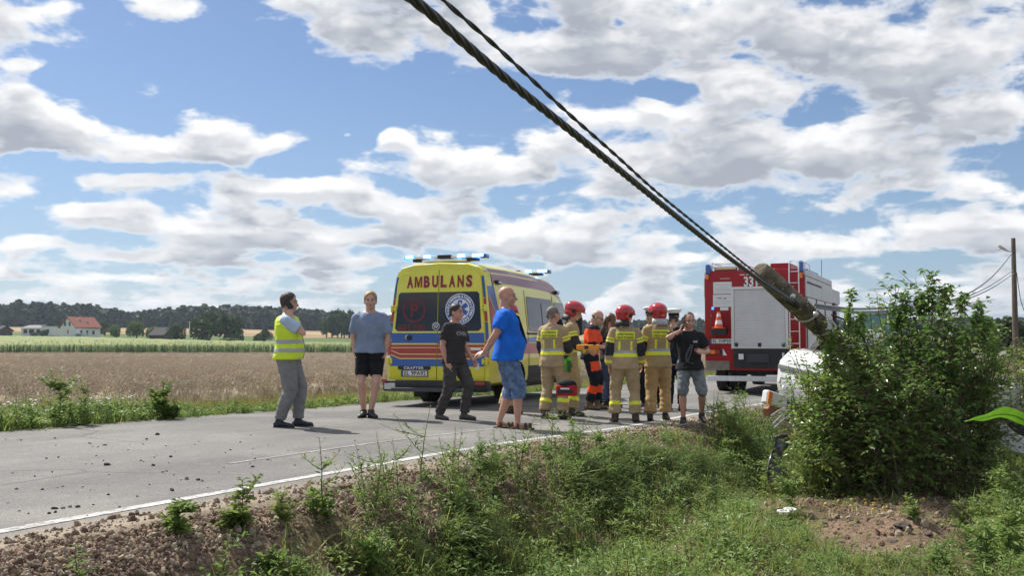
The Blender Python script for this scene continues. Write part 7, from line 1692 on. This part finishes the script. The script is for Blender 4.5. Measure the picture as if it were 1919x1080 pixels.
# ================================================================== bushes
def bush(name, px_, py_, depth, rx, ryy, h, seed, label, shoots=26, leaves=6500, ls=.055, m=LEAF_BUSH, lobes=8, tops=()):
    """stems from the root, twigs, and leaves set along the twigs in an uneven crown"""
    rnd = random.Random(seed); g = at(px_, py_, depth); g.z = gz(g.x, g.y); o = empty(name, g, 0, label, 'bush'); st = MB(); lf = MB(); twigs = []
    for i in range(shoots):
        a = rnd.uniform(0, 6.28); q = math.sqrt(rnd.random()); tgt = Vector((math.cos(a) * q * rx * rnd.uniform(.85, 1.12), math.sin(a) * q * ryy, h * (.22 + .78 * math.sqrt(max(0, 1 - q * q))) * rnd.uniform(.80, 1.08)))
        b0 = Vector((rnd.gauss(0, rx * .3), rnd.gauss(0, ryy * .3), -.03)); pts = [b0.lerp(tgt, t) + Vector((0, 0, .16 * h * math.sin(math.pi * t))) + rv(rnd) * .03 for t in np.linspace(0, 1, 7)]
        st.tube(pts, list(np.linspace(.009, .0025, 7)), 5, cap=False); twigs += [(pts[j].lerp(pts[j + 1], rnd.random()), (pts[j + 1] - pts[j]).normalized()) for j in range(0, 6) for _ in range((3, 4, 4, 4, 4, 4)[j])]
    tw2 = []
    for p, d in twigs:
        d2 = (d * .35 + rv(rnd, -.5, .7) * 1.0).normalized(); L_ = rnd.uniform(.18, .45); e = p + d2 * L_ + Vector((0, 0, -.03)); st.tube([p, p.lerp(e, .5) + rv(rnd) * .015, e], [.004, .003, .0018], 4, cap=False); tw2.append((p, e))
    for px2, py2, py3 in tops:                     # long bare shoots above the crown
        e = at(px2, py3, depth) - g; b0 = at(px2 - 8, py2, depth) - g; pts = [b0.lerp(e, t) + rv(rnd) * .02 for t in np.linspace(0, 1, 5)]; st.tube(pts, [.006, .005, .004, .003, .002], 4, cap=False)
        for j in range(4): tw2 += [(pts[j], pts[j + 1])] * 3
        for t in np.linspace(.05, 1, 26): leaf(lf, b0.lerp(e, t), rv(rnd, -.3, .7), ls * rnd.uniform(.8, 1.25), ls * .5, rv(rnd) * .6 + Vector((0, 0, 1)))
    for _ in range(shoots // 2):                   # ragged young shoots breaking the outline
        a = rnd.uniform(0, 6.28); q = math.sqrt(rnd.random()) * .95; b0 = Vector((math.cos(a) * q * rx, math.sin(a) * q * ryy, h * (.35 + .45 * math.sqrt(1 - q * q)))); e = b0 + Vector((math.cos(a) * rnd.uniform(0, .22), math.sin(a) * rnd.uniform(0, .2), rnd.uniform(.25, .55))); st.tube([b0, b0.lerp(e, .5) + rv(rnd) * .03, e], [.005, .004, .002], 4, cap=False)
        for t in np.linspace(.1, 1, rnd.randint(10, 18)): leaf(lf, b0.lerp(e, t), rv(rnd, -.3, .7), ls * rnd.uniform(.7, 1.15), ls * .5, rv(rnd) * .6 + Vector((0, 0, 1)))
    for _ in range(leaves):
        p, e = rnd.choice(tw2); q = p.lerp(e, rnd.random()) + rv(rnd) * .035; q.z = max(q.z, .02)
        leaf(lf, q, rv(rnd, -.6, .6), ls * rnd.uniform(.6, 1.3), ls * rnd.uniform(.42, .62), rv(rnd) * .75 + Vector((-.25, .1, 1)), 1 if rnd.random() < .018 else 0)
    st.build('stems', STEMB, o, fixn=False); tag(lf.build('foliage', [m, LEAF_YEL], o, fixn=False), kind='stuff'); return o
bush('leafy_bush', 1600, 930, 10.9, .74, .7, 1.58, 601, 'lighter green bush under the end of the leaning pole', 36, 6200, tops=((1594, 640, 545), (1612, 650, 590), (1560, 690, 625)), ls=.075, m=LEAF_BUSHL)
bush('leafy_bush', 1740, 935, 11.1, .74, .8, 2.22, 602, 'tall green bush in the middle with long shoots against the sky', 46, 9000, tops=((1748, 590, 512), (1700, 600, 552), (1775, 590, 538), (1806, 590, 552), (1728, 590, 550), (1680, 640, 575), (1832, 620, 570), (1850, 650, 596)), ls=.075)
bush('leafy_bush', 1815, 925, 11.6, .46, .7, 1.85, 603, 'darker bush standing right of the tall middle bush', 30, 4300, tops=((1868, 660, 610), (1845, 640, 585)), ls=.07)
bush('leafy_bush', 1660, 925, 10.5, .66, .5, 1.35, 604, 'dense low bush in front of the tall middle bush', 32, 5200, ls=.07)
bush('leafy_bush', 1565, 905, 11.2, .42, .4, 1.18, 605, 'narrow bush at the left end beside the torn plastic sheet', 28, 3600, ls=.072, m=LEAF_BUSHL)
bush('leafy_bush', 1925, 800, 13.6, .75, .6, 1.65, 606, 'yellow green bush at the right edge behind the car', 24, 3600, m=LEAF_BUSHL)
# dead twigs and straw under the bushes
dryg = proto_collection('straw', [grass_tuft('straw_%d' % i, 380 + i, 9, .3, 1.6, .006, M('straw_blade', (.30, .23, .13), .8, rand=.3), None, side=sd_) for i, sd_ in enumerate(((1, 0, .15), (-1, .3, .2), (.2, -1, .2)))])
P = []
for cx, cy, rx, ry_, cnt in ((1780, 945, 110, 24, 130), (1600, 950, 160, 24, 90), (1380, 920, 70, 26, 50), (1300, 980, 120, 30, 50), (700, 980, 120, 40, 40)):
    for _ in range(cnt):
        a = rr.uniform(0, 6.28); q = math.sqrt(rr.random()); g = on_ground(cx + rx * q * math.cos(a), cy + ry_ * q * math.sin(a)); P.append((g.x, g.y, g.z + .01))
P = np.array(P); n = len(P); scatter('straw_litter', dryg, P, np.stack([RNG.normal(0, .2, n), RNG.normal(0, .2, n), RNG.uniform(0, 6.28, n)], -1), RNG.uniform(.5, 1.1, n), RNG.integers(0, 3, n), label='dead straw lying under the bushes', cat='straw')
# yellow plums fallen under the bush
PL = MB().ball((0, 0, .015), .02, nu=8, nv=6).build('fallen_plum', M('yellow_plum', (.50, .36, .06), .5, rand=.2), None, smooth='all'); COL.objects.unlink(PL)
for i in range(26):
    px_, py_ = rr.gauss(1650, 48), rr.gauss(946, 8); g = on_ground(px_, py_); o = PL.copy(); o.name = 'fallen_plum'; COL.objects.link(o); o.location = g + Vector((0, 0, .01)); k = rr.uniform(.6, 1.0); o.scale = (k, k, k)
    tag(o, 'yellow plum lying on the bare soil in front of the bushes', 'plum', 'fallen yellow plums')
# one maize leaf reaching in close to the camera
p0 = at(1960, 830, 4.2); CLF = empty('maize_leaf', p0, 0, 'bright green maize leaf reaching in from the right edge', 'leaf')
mid = [at(x_, y_, d_) - p0 for x_, y_, d_ in ((1960, 830, 4.2), (1935, 796, 4.22), (1919, 786, 4.23), (1900, 777, 4.23), (1880, 775, 4.22), (1862, 777, 4.2), (1843, 782, 4.18), (1826, 786, 4.16), (1808, 790, 4.15))]
mb = MB(); w_ = [.02, .026, .028, .028, .027, .024, .018, .010, .001]; ring_ = []
for i, (p, ww) in enumerate(zip(mid, w_)):
    wv = .008 * math.sin(i * 1.9); ring_.append([p + Vector((0, -.020, ww + wv)), p + Vector((0, -.004, -.004)), p + Vector((0, .016, -ww * .75 + wv))])
mb.loft([r_[:] for r_ in ring_], closed=False, cap=False); lo_ = mb.build('blade', M('backlit_maize', (.12, .27, .02), .45, rgb2=(.085, .20, .015), vscale=14, trans=.5), CLF, smooth='all', fixn=False)
sub = lo_.modifiers.new('smooth', 'SUBSURF'); sub.levels = sub.render_levels = 2
MB().tube(mid, [.004, .004, .0035, .003, .003, .0025, .002, .0015, .001], 6).build('midrib', M('pale_midrib', (.35, .5, .12), .5), CLF, smooth='all')
